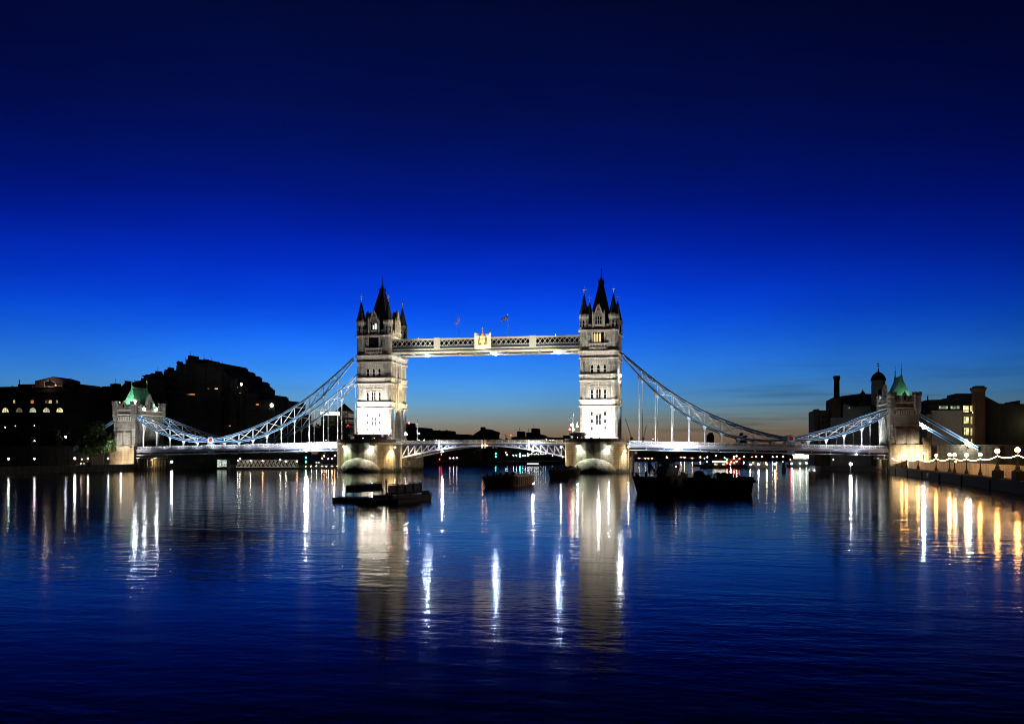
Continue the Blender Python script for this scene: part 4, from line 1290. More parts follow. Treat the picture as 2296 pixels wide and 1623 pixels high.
for f, x0, x1, yt in st + [(K3, a_, b_, c_) for a_, b_, c_ in st2]:
    for k in range(3):
        xx = rr.uniform(x0, x1 - 12); p = at_y(*f(xx, yt), Y + 3); q = at_y(*f(xx + rr.uniform(14, 36), yt), Y + 3)
        rf.box(p.x, q.x, Y + 3, Y + 7, p.z - 1, p.z + rr.uniform(.7, 2.0))
        if k == 0: rf.beam((p.x + .5, Y + 4, p.z), (p.x + .5, Y + 4, p.z + rr.uniform(2.0, 4.0)), .14)
p0, p1 = at_y(*K2(528, 310), Y - 1), at_y(*K2(600, 320), Y - 1)
rf.box(p0.x, p1.x, Y - 1, Y + 5, p0.z - .5, p0.z)
p = at_y(*K2(975, 130), Y + 2)
rf.tube([(p.x, p.y, p.z - 3), (p.x, p.y, p.z)], .25); rf.tube([(p.x + 1.8, p.y, p.z - 3), (p.x + 2.4, p.y, p.z - 1.2)], .3); rf.lathe([(.9, p.z - 1.2), (.3, p.z - .6), (.05, p.z)], p.x - .2, p.y, 6)
for f, x, y in ((K2, 1330, 130), (K3, 65, 140), (K3, 140, 145), (K3, 180, 190), (K2, 845, 235), (K2, 310, 408), (K3, 30, 128), (K3, 95, 146), (K2, 1240, 145), (K2, 720, 300)):
    p = at_y(*f(x, y), Y + 4); rf.beam((p.x, p.y, p.z - 3), (p.x, p.y, p.z), .28); rf.box(p.x - .8, p.x + .8, p.y - .8, p.y + .8, p.z - 3, p.z - 1.6)
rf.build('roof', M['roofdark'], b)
for f, x, y, w, h, m in ((K2, 590, 388, 16, 24, 'win_y'), (K2, 1100, 545, 14, 20, 'win_y'), (K2, 1150, 545, 70, 18, 'win_o'), (K2, 875, 512, 14, 14, 'win_dim'), (K2, 1350, 472, 20, 24, 'win_o'),
                         (K3, 150, 474, 42, 22, 'win_y'), (K3, 655, 668, 38, 24, 'win_o'), (K3, 315, 932, 26, 16, 'win_o'), (K3, 232, 600, 8, 34, 'win_o'), (K3, 412, 458, 16, 20, 'win_w'),
                         (K3, 445, 527, 26, 10, 'win_o'), (K3, 812, 716, 14, 26, 'lensblue'), (K3, 700, 935, 14, 14, 'win_o'), (K2, 760, 480, 12, 10, 'win_dim'), (K3, 50, 474, 20, 20, 'win_o')):
    M.setdefault(m, M['win_y'])
    p0, p1 = f(x - w / 2, y - h / 2), f(x + w / 2, y + h / 2)
    pane_at(p0[0], p1[0], p0[1], p1[1], Y - .9, 'win_w' if m == 'lensblue' else m, b, name='window')
for f, x, y, r in ((K3, 458, 420, .55), (K3, 832, 680, .8)):
    p = at_y(*f(x, y), Y - 1.5)
    mb = MB(); mb.ball((p.x, p.y, p.z), r, 0, 10, 6, sz=1.2); mb.box(p.x - .1, p.x + .1, p.y, Y, p.z - .1, p.z + .1, 1)
    mb.build('terrace_lamp', [glow('terrace_lamp', (1, .95, .75), 4), M['black']], b)

# --- distant towers left of the bridge tower
Y = 1150
def facade(name, col, glowcol, s, rows, cols, dens):
    m, t, bs = _mat(name)
    bs.inputs['Base Color'].default_value = (*col, 1); bs.inputs['Roughness'].default_value = .4
    tcn = t.nodes.new('ShaderNodeTexCoord')
    br = t.nodes.new('ShaderNodeTexBrick')
    br.offset = 0.0
    br.inputs['Scale'].default_value = 1.0; br.inputs['Brick Width'].default_value = cols; br.inputs['Row Height'].default_value = rows
    br.inputs['Mortar Size'].default_value = rows * .28; br.inputs['Color1'].default_value = (0, 0, 0, 1); br.inputs['Color2'].default_value = (1, 1, 1, 1); br.inputs['Mortar'].default_value = (0, 0, 0, 1)
    sp = t.nodes.new('ShaderNodeSeparateXYZ'); cb = t.nodes.new('ShaderNodeCombineXYZ')
    t.links.new(tcn.outputs['Object'], sp.inputs[0]); t.links.new(sp.outputs['X'], cb.inputs[0]); t.links.new(sp.outputs['Z'], cb.inputs[1])
    t.links.new(cb.outputs[0], br.inputs['Vector'])
    mr = t.nodes.new('ShaderNodeMapRange'); mr.inputs[1].default_value = 1 - dens; mr.inputs[2].default_value = 1; mr.inputs[3].default_value = 0; mr.inputs[4].default_value = s
    t.links.new(br.outputs['Color'], mr.inputs[0])
    bs.inputs['Emission Color'].default_value = (*glowcol, 1)
    t.links.new(mr.outputs[0], bs.inputs['Emission Strength'])
    return m
b = empty('office_tower', (at_y(735, 1000, Y).x, Y, GZ), 'distant office tower with pale green lit floors and a glaring white top', 'office tower')
xa, xb = at_y(719.5, 950, Y).x, at_y(751, 950, Y).x
zt, zc, zb_ = at_y(735, 923, Y).z, at_y(735, 931, Y).z, GZ
mb = MB(); mb.box(xa, xb, Y, Y + 20, GZ, zc); mb.build('wall', facade('lit_floors_green', (.02, .02, .02), (.75, 1, .5), .5, 3.6, 2.4, .9), b)
mb = MB(); mb.box(xa - .3, xb + .3, Y - .4, Y + 20, zc, zt); mb.build('roof_sign_band', glow('bright_roof_band', (1, 1, .72), 2.0), b)
Y = 1180
b = empty('office_tower', (at_y(767, 1000, Y).x, Y, GZ), 'distant dark office tower with a pyramid roof beside the left stone tower', 'office tower')
xa, xb = at_y(750.7, 950, Y).x, at_y(784, 950, Y).x
zs, za_ = at_y(767, 921, Y).z, at_y(767, 904, Y).z
mb = MB(); mb.box(xa, xb, Y, Y + 20, GZ, zs); mb.build('wall', facade('lit_floors_dim', (.015, .015, .018), (1, .72, .42), .34, 3.4, 5.0, .55), b)
mb = MB(); mb.prism([(xa + 1.5, Y), (xb - 1.5, Y), (xb - 1.5, Y + 20), (xa + 1.5, Y + 20)], zs, za_, 0, [((xa + xb) / 2 - .3, Y + 9.7), ((xa + xb) / 2 + .3, Y + 9.7), ((xa + xb) / 2 + .3, Y + 10.3), ((xa + xb) / 2 - .3, Y + 10.3)])
mb.build('roof', M['roofdark'], b)
for k, (x, y) in enumerate(((118, 718), (293, 718))):
    p = at_y(*K5(x, y), Y - 2)
    mb = MB(); mb.ball((p.x, p.y, p.z), .9, 0, 8, 5); mb.box(p.x - .2, p.x + .2, p.y, Y, p.z - .2, p.z + .2, 1)
    mb.build('warning_lamp', [glow('red_warning_lamp', (1, .03, .02), 6), M['black']], b)

# --- skyline seen through the middle arch
def skyline(name, label, pts, Y, depth, f=G7, mat='conc_dark', extra=None, cat='building'):
    xs = [at_y(*f(x, 300), Y).x for x, _ in pts]
    b = empty(name, (sum(xs) / len(xs), Y, GZ), label, cat)
    mb = MB()
    prof = [(at_y(*f(x, y), Y).x, at_y(*f(x, y), Y).z) for x, y in pts]
    prof = [(prof[0][0], GZ - .2)] + prof + [(prof[-1][0], GZ - .2)]
    mb.profile(prof, 'y', Y, Y + depth, 0)
    mb.build('wall', M[mat], b)
    if extra:
        mb = MB()
        for x, y0, y1, w in extra:
            p, q = at_y(*f(x, y0), Y + depth * .4), at_y(*f(x, y1), Y + depth * .4)
            mb.box(p.x - w, p.x + w, p.y - w, p.y + w, q.z - 1.0, p.z)
        mb.build('chimney', M['roofdark'], b)
    return b
skyline('tower_block', 'narrow dark tower block topped by a red lamp just right of the left stone tower', [(85, 175), (150, 175), (158, 240), (165, 262)], 262, 14)
skyline('warehouse', 'dark warehouse with a hipped flat-topped roof behind the thin pole in the middle arch', [(165, 262), (185, 232), (318, 232), (335, 262)], 258, 22, extra=[(210, 226, 240, .4)])
skyline('warehouse', 'long flat-roofed dark warehouse next to the hipped one in the middle arch', [(335, 263), (465, 263), (470, 290), (497, 290)], 262, 20)
skyline('warehouse', 'dark warehouse with stepped flat roof left of the row of chimneys', [(497, 270), (635, 270), (640, 306), (755, 312), (760, 335)], 259, 18, extra=[(520, 262, 280, .6), (610, 262, 280, .6)])
skyline('terraced_house', 'low dark terrace with three square chimneys left of the big gabled house', [(760, 335), (960, 345)], 262, 16, extra=[(785, 315, 345, 1.6), (839, 315, 345, 1.9), (880, 320, 345, 2.0), (935, 326, 345, 2.4)])
skyline('gabled_house', 'big dark hipped-roof house with one chimney standing centre of the middle arch', [(925, 330), (965, 300), (1050, 246), (1075, 246), (1150, 274), (1170, 276), (1186, 300), (1172, 305), (1172, 370)], 256, 22, extra=[(1058, 226, 260, 1.4)])
skyline('terraced_house', 'low dark roofs right of the big gabled house in the middle arch', [(1172, 365), (1210, 362), (1250, 376), (1400, 380)], 262, 14)
skyline('long_hall', 'long low pale-roofed hall under the three distant slab towers', [(1405, 352), (1450, 342), (1850, 345), (1870, 355), (2100, 352)], 330, 30, mat='steel')
for x0, x1, y, lab in ((1475, 1531, 278, 'leftmost of three small dark slab towers above the long low hall'), (1588, 1641, 291, 'shortest, middle one of three small dark slab towers above the long low hall'), (1650, 1715, 242, 'tallest of three small dark slab towers above the long low hall')):
    skyline('slab_tower', lab, [(x0, y), (x1, y)] + ([(1720, 310), (1780, 320), (1800, 332)] if x0 == 1650 else []), 520, 20, extra=[((x0 + x1) / 2, y - 50, y, .15)])
# dark riverside sheds below the deck line
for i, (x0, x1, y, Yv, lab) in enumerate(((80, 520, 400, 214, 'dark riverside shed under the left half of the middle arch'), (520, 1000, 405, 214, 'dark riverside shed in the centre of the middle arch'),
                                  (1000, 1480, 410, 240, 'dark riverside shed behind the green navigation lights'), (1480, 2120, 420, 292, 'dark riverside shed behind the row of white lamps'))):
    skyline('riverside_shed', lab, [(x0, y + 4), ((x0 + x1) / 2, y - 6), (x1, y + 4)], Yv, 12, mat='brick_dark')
# right of the right tower
skyline('tower_block', 'dark residential tower block standing behind the right chain', [(1040, 1005), (1060, 1000), (1062, 980), (1112, 980), (1112, 1004), (1125, 1004)], 700, 18, f=G1)
for x, y in ((1072, 1038), (1078, 1062)):
    pass
skyline('apartment_block', 'low dark apartment block behind the foot of the right chain', [(1370, 1060), (1405, 1050), (1408, 982), (1448, 982), (1450, 1015), (1490, 1012), (1492, 1080)], 700, 18, f=G1)
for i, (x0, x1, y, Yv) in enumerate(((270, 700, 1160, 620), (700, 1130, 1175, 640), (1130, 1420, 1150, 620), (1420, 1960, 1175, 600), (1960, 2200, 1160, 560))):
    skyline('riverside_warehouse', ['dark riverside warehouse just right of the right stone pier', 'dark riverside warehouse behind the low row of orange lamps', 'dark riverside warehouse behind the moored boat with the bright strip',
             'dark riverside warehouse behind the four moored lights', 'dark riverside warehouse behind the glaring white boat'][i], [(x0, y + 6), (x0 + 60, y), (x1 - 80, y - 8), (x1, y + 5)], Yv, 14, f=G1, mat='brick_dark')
# tower cranes
for i, (f, x0, y0, x1, y1) in enumerate(((G1, 205, 1040, 135, 822), (G1, 335, 1045, 372, 897), (G7, 1348, 372, 1328, 312))):
    Yv = 720
    p, q = at_y(*f(x0, y0), Yv), at_y(*f(x1, y1), Yv)
    r = empty('crane', (p.x, Yv, GZ), ['tall thin crane jib leaning left just beside the right stone tower', 'shorter thin crane jib leaning right between hangers of the right chain', 'small thin crane jib above the road deck in the middle arch'][i], 'crane')
    mb = MB(); d = (q - p); n = 10
    mb.beam(p, q, .38)
    for k in range(n):
        a_, b_ = p + d * (k / n), p + d * ((k + 1) / n)
        mb.beam(a_ + Vector((.7, 0, 0)), b_ + Vector((.0, 0, 0)), .2); mb.beam(a_, b_ + Vector((.7 * (1 - k / n), 0, 0)), .2)
    mb.build('jib', M['steel'], r)
    mb = MB(); mb.box(p.x - .7, p.x + .7, Yv - .7, Yv + .7, GZ, p.z + .4); mb.box(p.x - 1.5, p.x + 1.5, Yv - 1.2, Yv + 1.2, p.z - 1.5, p.z + .8); mb.build('mast', M['steel'], r)

# --- brewery right of the chain: chimney, white gable, domed tower
Y = 46
b = empty('brewery_building', (at_y(1900, 1000, Y).x, Y, GZ), 'old brick brewery with tall round chimney, white gable and domed tower', 'building')
mb = MB()
def g2b(x0, x1, yt, dy, d, m):
    p0, p1 = G2(x0, yt), G2(x1, yt)
    return bbox(mb, p0[0], p1[0], p0[1], Y, d, dy=dy, m=m)
g2b(322, 530, 740, 0, 20, 0); g2b(322, 350, 728, .3, 4, 0); g2b(355, 385, 725, .3, 4, 0)
g2b(528, 650, 600, -1, 14, 0); g2b(540, 600, 590, -.6, 6, 0)
g2b(680, 1030, 690, .5, 20, 1); g2b(880, 1030, 625, 1.2, 20, 0)
g2b(525, 690, 830, -1.6, 12, 1)
g2b(1030, 1240, 690, -.3, 20, 0)
for x in (560, 620): g2b(x - 8, x + 8, 585, -1.2, 2, 0)
mb.build('wall', [M['brew_brick'], M['brew_white']], b)
mb = MB()
pf = [G2(650, 680), G2(655, 565), G2(890, 535), G2(1030, 540), G2(1030, 680)]
pf = [(at_y(x, y, Y + 4).x, at_y(x, y, Y + 4).z) for x, y in pf]
mb.profile(pf, 'y', Y + 4, Y + 18, 0)
pf = [G2(676, 690), G2(694, 655), G2(790, 688)]
pf = [(at_y(x, y, Y).x, at_y(x, y, Y).z) for x, y in pf]
mb.profile(pf, 'y', Y + .2, Y + 10, 1)
g = [G2(940, 500), G2(1030, 480)]
mb.build('roof', [M['roofdark'], M['brew_white']], b)
c0 = at_y(*G2(600, 600), Y + 4); ct = at_y(*G2(598, 316), Y + 4); w = abs(at_y(*G2(640, 600), Y + 4).x - at_y(*G2(563, 600), Y + 4).x) / 2
H = ct.z - c0.z
mb = MB(); mb.lathe([(w * 1.02, c0.z - 5), (w * .90, c0.z + H * .78), (w * 1.08, c0.z + H * .88), (w * 1.16, c0.z + H * .93), (w * 1.16, c0.z + H * .98), (w * .9, c0.z + H), (w * .7, c0.z + H), (w * .6, c0.z + H - 2)], c0.x, c0.y, 20)
mb.build('chimney', M['brick_dark'], b, smooth=False)
d0 = at_y(*G2(1115, 700), Y + 3); de = at_y(*G2(1115, 372), Y + 3); da = at_y(*G2(1110, 268), Y + 3); w = abs(at_y(*G2(1208, 600), Y + 3).x - at_y(*G2(1025, 600), Y + 3).x) / 2
mb = MB(); mb.lathe([(w * .98, d0.z - 12), (w * .98, at_y(*G2(1115, 440), Y + 3).z), (w * 1.04, at_y(*G2(1115, 436), Y + 3).z), (w * .96, at_y(*G2(1115, 430), Y + 3).z), (w * .96, de.z)], d0.x, d0.y, 8, 0, PI / 8)
tw = mb.build('domed_tower', M['brew_white'], b)
mb = MB()
hh = da.z - de.z
mb.lathe([(w * 1.10, de.z - .1), (w * 1.08, de.z + .15), (w * .98, de.z + hh * .3), (w * .78, de.z + hh * .62), (w * .45, de.z + hh * .88), (w * .16, de.z + hh), (.2, de.z + hh + .5), (.3, de.z + hh + 1.0), (.07, de.z + hh + 1.3), (.05, de.z + hh + 3.6)], d0.x, d0.y, 16)
zf = de.z + hh + 2.3
mb.beam((d0.x - .8, d0.y, zf), (d0.x + .8, d0.y, zf), .12); mb.beam((d0.x, d0.y - .8, zf), (d0.x, d0.y + .8, zf), .12); mb.box(d0.x - .5, d0.x + .1, d0.y - .04, d0.y + .04, zf + .6, zf + 1.05)
mb.build('dome', M['roofdark'], tw)
mb = MB()
for u, zz in ((0, d0.z + 4.6),):
    mb.box(d0.x - .6, d0.x + .6, d0.y - w * .98 - .05, d0.y - w * .9, zz, zz + 2.0)
mb.build('window', M['glass'], tw)
c0 = at_y(*G2(922, 560), Y + 3); w = abs(at_y(*G2(958, 560), Y + 3).x - at_y(*G2(886, 560), Y + 3).x) / 2
mb = MB(); mb.lathe([(w * .8, c0.z - 6), (w * .8, c0.z), (w, c0.z + .1), (w * .8, c0.z + 1.0), (w * .2, c0.z + 1.9), (.06, c0.z + 2.2), (.05, c0.z + 3)], c0.x, c0.y, 10)
mb.build('cupola', M['roofdark'], b)
for x, y, w, h, m in ((750, 710, 24, 20, 'win_w'), (762, 812, 16, 12, 'win_w'), (1030, 985, 30, 14, 'win_dim'), (860, 1112, 120, 8, 'win_dim')):
    p0, p1 = G2(x - w / 2, y - h / 2), G2(x + w / 2, y + h / 2); pane_at(p0[0], p1[0], p0[1], p1[1], Y - .4, m, b)
for x in (380, 430, 480):
    for y in (800, 870, 940):
        p0, p1 = G2(x - 12, y), G2(x + 12, y + 40); pane_at(p0[0], p1[0], p0[1], p1[1], Y, 'glass', b)

# --- office with a lit stair tower, and its neighbours, far right
Y = 24
b = empty('office_building', (at_y(2130, 1000, Y).x, Y, GZ), 'pale office building with glowing stairwell glazing and red brick panels behind the stay cables', 'building')
def g3b(mb, x0, x1, yt, dy, d, m, yb=None):
    p0, p1 = G3(x0, yt), G3(x1, yt)
    return bbox(mb, p0[0], p1[0], p0[1], Y, d, dy=dy, m=m)
mb = MB()
g3b(mb, 312, 880, 545, .4, 18, 0); g3b(mb, 365, 705, 505, .0, 2, 0); g3b(mb, 312, 842, 440, 2.2, 18, 1)
mb.build('wall', [M['offwhite'], M['brick_dark']], b)
mb = MB()
pf = [G3(308, 460), G3(318, 388), G3(495, 385), G3(550, 362), G3(632, 360), G3(632, 318), G3(835, 316), G3(842, 460)]
pf = [(at_y(x, y, Y + 3).x, at_y(x, y, Y + 3).z) for x, y in pf]
mb.profile(pf, 'y', Y + 3, Y + 16, 0)
p = at_y(*G3(318, 345), Y + 4); mb.beam((p.x, p.y, p.z - 4), (p.x, p.y, p.z), .4)
mb.build('roof', M['roofdark'], b)
for x in (462, 678):
    for y0, y1 in ((570, 660), (695, 780), (820, 900)):
        p0, p1 = G3(x - 36, y0), G3(x + 30, y1); pane_at(p0[0], p1[0], p0[1], p1[1], Y + .4, 'redbrick', b, name='brick_panel')
for x, m in ((532, 'glass'), (615, 'glass')):
    for i, (y0, y1) in enumerate(((570, 655), (697, 780), (822, 900))):
        p0, p1 = G3(x - 24, y0), G3(x + 24, y1)
        pane_at(p0[0], p1[0], p0[1], p1[1], Y + .4, 'win_g' if x == 615 and i < 2 else m, b)
for x0, x1, y0, y1 in ((440, 545, 455, 490), (570, 672, 455, 490)):
    p0, p1 = G3(x0, y0), G3(x1, y1); pane_at(p0[0], p1[0], p0[1], p1[1], Y + 2.2, 'win_g', b)
for x0, x1, y0, y1 in ((710, 775, 450, 530), (785, 832, 450, 520), (715, 775, 570, 655), (792, 838, 570, 660), (718, 775, 695, 780), (792, 840, 700, 785), (720, 770, 820, 895), (800, 842, 815, 880)):
    p0, p1 = G3(x0, y0), G3(x1, y1); pane_at(p0[0], p1[0], p0[1], p1[1], Y + .35, 'win_lit', b)
for x, y in ((752, 480), (825, 527), (758, 600), (835, 650), (765, 727), (838, 770)):
    p = at_y(*G3(x, y), Y - .4)
    mb = MB(); mb.ball((p.x, p.y, p.z), .36, 0, 8, 5); mb.box(p.x - .05, p.x + .05, p.y, Y + .5, p.z - .05, p.z + .05, 1)
    mb.build('stair_lamp', [glow('stair_lamp', (1, .82, .5), 6), M['black']], b)
q = at_y(*G3(640, 760), Y - 7); bulb((q.x, Y - 8, q.z), 520, (1, .82, .55), .4)  # added light without a lamp body, lightens the pale office front
b = empty('brick_chimney', (at_y(*G3(895, 600), Y - 3).x, Y - 3, GZ), 'broad square brick chimney stack standing beside the glowing stairwell', 'chimney')
mb = MB()
xa, xb = at_y(*G3(842, 500), Y - 3).x, at_y(*G3(960, 500), Y - 3).x
zt, zl = at_y(*G3(895, 232), Y - 3).z, at_y(*G3(895, 300), Y - 3).z
mb.box(xa, xb, Y - 3, Y + 1.2, GZ - .2, zl); mb.prism([(xa, Y - 3), (xb, Y - 3), (xb, Y + 1.2), (xa, Y + 1.2)], zl, zl + 1.0, 0, [(xa - .5, Y - 3.5), (xb + .3, Y - 3.5), (xb + .3, Y + 1.7), (xa - .5, Y + 1.7)])
mb.box(xa - .5, xb + .3, Y - 3.5, Y + 1.7, zl + 1.0, zt - .5); mb.box(xa + .2, xb - .2, Y - 2.8, Y + 1.0, zt - .5, zt)
mb.build('stack', masonry('chimney_brick', (.16, .085, .045), .5, .2, .6, .2), b)
b = empty('dark_warehouse', (at_y(*G3(1150, 600), Y).x, Y, GZ), 'unlit dark warehouse with sloping roof at the right edge behind the quay', 'building')
mb = MB()
pf = [G3(962, 940), G3(962, 350), G3(1115, 430), G3(1325, 432), G3(1328, 395), G3(1345, 395), G3(1347, 432), G3(3400, 440), G3(3400, 940)]
pf = [(at_y(x, y, Y - 2).x, at_y(x, y, Y - 2).z) for x, y in pf]
mb.profile(pf, 'y', Y - 2, Y + 14, 0)
mb.build('wall', M['brick_dark'], b)
for x0, x1, y0, y1 in ((1160, 1220, 868, 874), (1240, 1280, 868, 874)):
    p0, p1 = G3(x0, y0), G3(x1, y1); pane_at(p0[0], p1[0], p0[1], p1[1], Y - 2, 'win_dim', b)
p = at_y(*G3(1375, 640), Y - 3); bulb((p.x + 3, Y - 5.5, p.z), 900, (.75, .8, .4), .3)
mb = MB(); mb.box(p.x + 2.7, p.x + 3.3, Y - 5, Y - 2, p.z + .4, p.z + .7); mb.build('wall_lamp', M['black'], b)
# ------------------------------------------------------------------ right-hand quay
w = tag(None, None) if False else None
mb = MB()
def q3(x, y): return (x, y)
def strip(mb, off0, off1, ya, yb, z0, z1, m=0):
    mb.prism([(quay_x(ya) + off0, ya), (quay_x(ya) + off1, ya), (quay_x(yb) + off1, yb), (quay_x(yb) + off0, yb)], z0, z1, m)
strip(mb, -.35, .0, -420, -12.5, -3, GZ - .05)
strip(mb, -.45, .55, -420, -12.5, GZ - .04, GZ + .28)
for k in range(9):
    y = -26 - k * 26.0
    strip(mb, -.6, -.35, y - .35, y + .35, -2, GZ - .1)
tag(mb.build('quay_wall', masonry('wet_quay_granite', (.06, .05, .04), 1.6, .7, .5, .25, stain=.5, tide=1.6)), 'dark wet stone quay wall running toward the viewer along the right bank', 'quay wall')
mb = MB()
mb.add([(quay_x(-30) - .3, -30, .2), (quay_x(-420) - .3, -420, .2), (quay_x(-420) - 5.5, -420, -.3), (quay_x(-140) - 4.5, -140, -.25), (quay_x(-90) - 1.6, -90, -.2), (quay_x(-30) - .5, -30, -.2)], [(0, 1, 2, 3, 4, 5)])
tag(mb.build('foreshore', M['soil']), kind='structure')
mb = MB()
strip(mb, 5.2, 5.7, -420, -13, GZ, 4.2)
strip(mb, 5.1, 5.8, -420, -13, 4.2, 4.4)
tag(mb.build('promenade_wall', masonry('cream_promenade_stone', (.62, .54, .42), 1.5, .6, .75, .1)), 'cream stone wall behind the quay lamps along the promenade', 'wall')
mb = MB()
mb.box(147.6, 300, -8.8, -8.0, GZ, 9.0)
mb.box(147.6, 300, -9.1, -7.7, 9.0, 9.4)
for k in range(14): mb.box(152 + k * 9, 153 + k * 9, -9.2, -8.8, GZ, 9.0)
mb.box(147.6, 300, -7.9, 9, 7.6, 8.2)
tag(mb.build('viaduct_wall', masonry('brown_viaduct_brick', (.22, .15, .085), .9, .4, .6, .2)), 'brown brick approach viaduct wall behind the strung quay lamps', 'wall')
# the bright lower corner stage of the abutment (steps down to the quay)
mb = MB()
mb.box(147.5, 149.6, -12.2, -8.9, GZ, 11.2); mb.box(147.4, 149.8, -12.3, -8.85, 11.2, 11.7)
mb.build('stair_turret', M['pier_stone'], abr)

M['globe'] = glow('quay_lamp_globe', (1, .44, .11), 105)
M['globehot'] = glow('quay_lamp_globe_bright', (1, .58, .22), 190)
M['string'] = glow('string_light_bulbs', (1, .55, .20), 40)
M['iron'] = paint('dark_lamp_iron', (.03, .024, .02), .5, .3, 4.0, spec=.4)
lampx = [(30, 1135, 1012, 0), (82, 1135, 1010, 0), (212, 1135, 1010, 0), (412, 1150, 1005, 0), (562, 1160, 1000, 1), (617, 1170, 1000, 0), (750, 1182, 1000, 1), (902, 1190, 997, 0), (1092, 1172, 957, 0), (1318, 1178, 944, 0)]
tops = []
for i, (x, yb, yg, hot) in enumerate(lampx):
    px = G3(x, yg)[0]
    # meet the sight line with the quay edge
    r = _ray(px, 1016)
    k0, k1 = 137.4 + .12 + .05, QD
    # CX + r.x t = k0 + k1 (CY + r.y t + 10)
    t = (k0 + k1 * (CY + 10) - CX) / (r.x - k1 * r.y)
    pb, pg = at_depth(px, G3(x, yb)[1], t), at_depth(px, G3(x, yg)[1], t)
    zb = GZ + .28
    if i >= 8:
        mb = MB(); strip(mb, -.4, .9, pb.y - 1.6, pb.y + 1.6, GZ + .28, pb.z); mb2 = mb
        zb = pb.z
    H = pg.z - zb
    e = empty('quay_lamp', (pg.x, pg.y, zb), None, 'street lamp', 'ornate globe lamps along the right quay')
    e['label'] = f"ornate black iron lamp with glowing orange globe, {ordinal(i)} along the quay counting from the bridge"
    if i >= 8: mb2.build('plinth', M['pier_stone'], e)
    mb = MB()
    mb.lathe([(.62, zb), (.58, zb + .18), (.36, zb + .3), (.40, zb + .62), (.22, zb + .95), (.13, zb + 1.3), (.17, zb + 1.45), (.10, zb + 1.6), (.085, zb + H - .75), (.16, zb + H - .6), (.08, zb + H - .5), (.2, zb + H - .32), (.1, zb + H - .28)], pg.x, pg.y, 10)
    mb.build('post', M['iron'], e)
    rad = .36 + .06 * (i >= 8)
    mb = MB(); mb.ball((pg.x, pg.y, pg.z), rad, 0, 14, 8); mb.build('globe', M['globehot' if hot else 'globe'], e, smooth=True)
    mb = MB(); mb.lathe([(.12, pg.z + rad - .03), (.06, pg.z + rad + .12), (.01, pg.z + rad + .22)], pg.x, pg.y, 6); mb.build('cap', M['iron'], e)
    tops.append((pg.x, pg.y, pg.z - rad - .35))
# festoon lights hung from lamp to lamp
r = _ray(2420, 1016); 
tops = [(quay_x(-13) + .2, -13.0, tops[0][2] + .1)] + sorted(tops, key=lambda p: -p[1]) + [(tops[-1][0] - 1.8, tops[-1][1] - 22, tops[-1][2])]
mb = MB()
for a, b_ in zip(tops[:-1], tops[1:]):
    L = math.hypot(a[0] - b_[0], a[1] - b_[1]); n = 8
    sag = min(.75, L * .03)
    pts = [(a[0] + (b_[0] - a[0]) * t / n, a[1] + (b_[1] - a[1]) * t / n, a[2] + (b_[2] - a[2]) * t / n - sag * 4 * (t / n) * (1 - t / n)) for t in range(n + 1)]
    mb.tube(pts, .022, 4, 1)
    m = max(2, int(L / .42))
    for k in range(m):
        f = (k + .5) / m; t = f * n; j = min(n - 1, int(t)); g = t - j
        p = [pts[j][c] + (pts[j + 1][c] - pts[j][c]) * g for c in range(3)]
        mb.ball((p[0], p[1], p[2] - .06), .08, 0, 5, 3)
tag(mb.build('string_lights', [M['string'], M['black']]), 'string of warm festoon bulbs swagged from lamp to lamp along the quay', 'string lights')
spot((126.5, -163, 6.8), (45, -146, 1.6), 160000, 15, (1, .82, .62), .6)  # added beams with no fixture on the quay, to light the barges
spot((126.6, -162, 6.9), (61, -90, 2), 100000, 9, (1, .82, .62), .6)
spot((126.8, -175, 6.6), (34, -218, 1.2), 42000, 16, (1, .84, .66), .7)  # added beams with no fixture, to bring out the pontoons and the tug
spot((126.9, -174, 6.6), (78, -186, 1.8), 5200, 34, (1, .84, .66), .7)
# small round lamps behind the promenade wall
for i, (x, y) in enumerate(((270, 980), (372, 1074), (630, 1074))):
    p = at_depth(*G3(x, y), 285 - i * 12)
    e = empty('wall_globe', (p.x, p.y, GZ), ['small orange globe lamp on the corner of the right abutment', 'small orange globe lamp low before the promenade wall, nearer the abutment', 'small orange globe lamp low before the promenade wall, under two tall lamps'][i], 'lamp')
    mb = MB(); mb.tube([(p.x, p.y, GZ), (p.x, p.y, p.z - .2)], .06); mb.build('post', M['iron'], e)
    mb = MB(); mb.ball((p.x, p.y, p.z), .24, 0, 10, 6); mb.build('globe', M['globe'], e, smooth=True)
# notice board on the quay wall and sandwich board on the walk
p = at_depth(*G3(793, 1230), 238)
yq = p.y
mb = MB(); mb.box(quay_x(yq) - .75, quay_x(yq) - .36, yq - .55, yq + .55, .55, 1.5, 0); mb.box(quay_x(yq) - .78, quay_x(yq) - .75, yq - .4, yq + .4, .68, 1.36, 1)
tag(mb.build('notice_board', [M['white'], M['navy']]), 'small pale notice board fixed to the dark quay wall', 'sign')
p = at_depth(*G3(686, 1170), 246)
mb = MB()
for d in (-.3, .3): mb.beam((p.x - .28, p.y + d, GZ + .3), (p.x - .28, p.y, GZ + 1.35), .07); mb.beam((p.x + .28, p.y + d, GZ + .3), (p.x + .28, p.y, GZ + 1.35), .07)
mb.beam((p.x - .28, p.y, GZ + 1.3), (p.x + .28, p.y, GZ + 1.3), .07)
tag(mb.build('trestle', M['iron']), 'small dark trestle standing on the quay between two lamps', 'trestle')
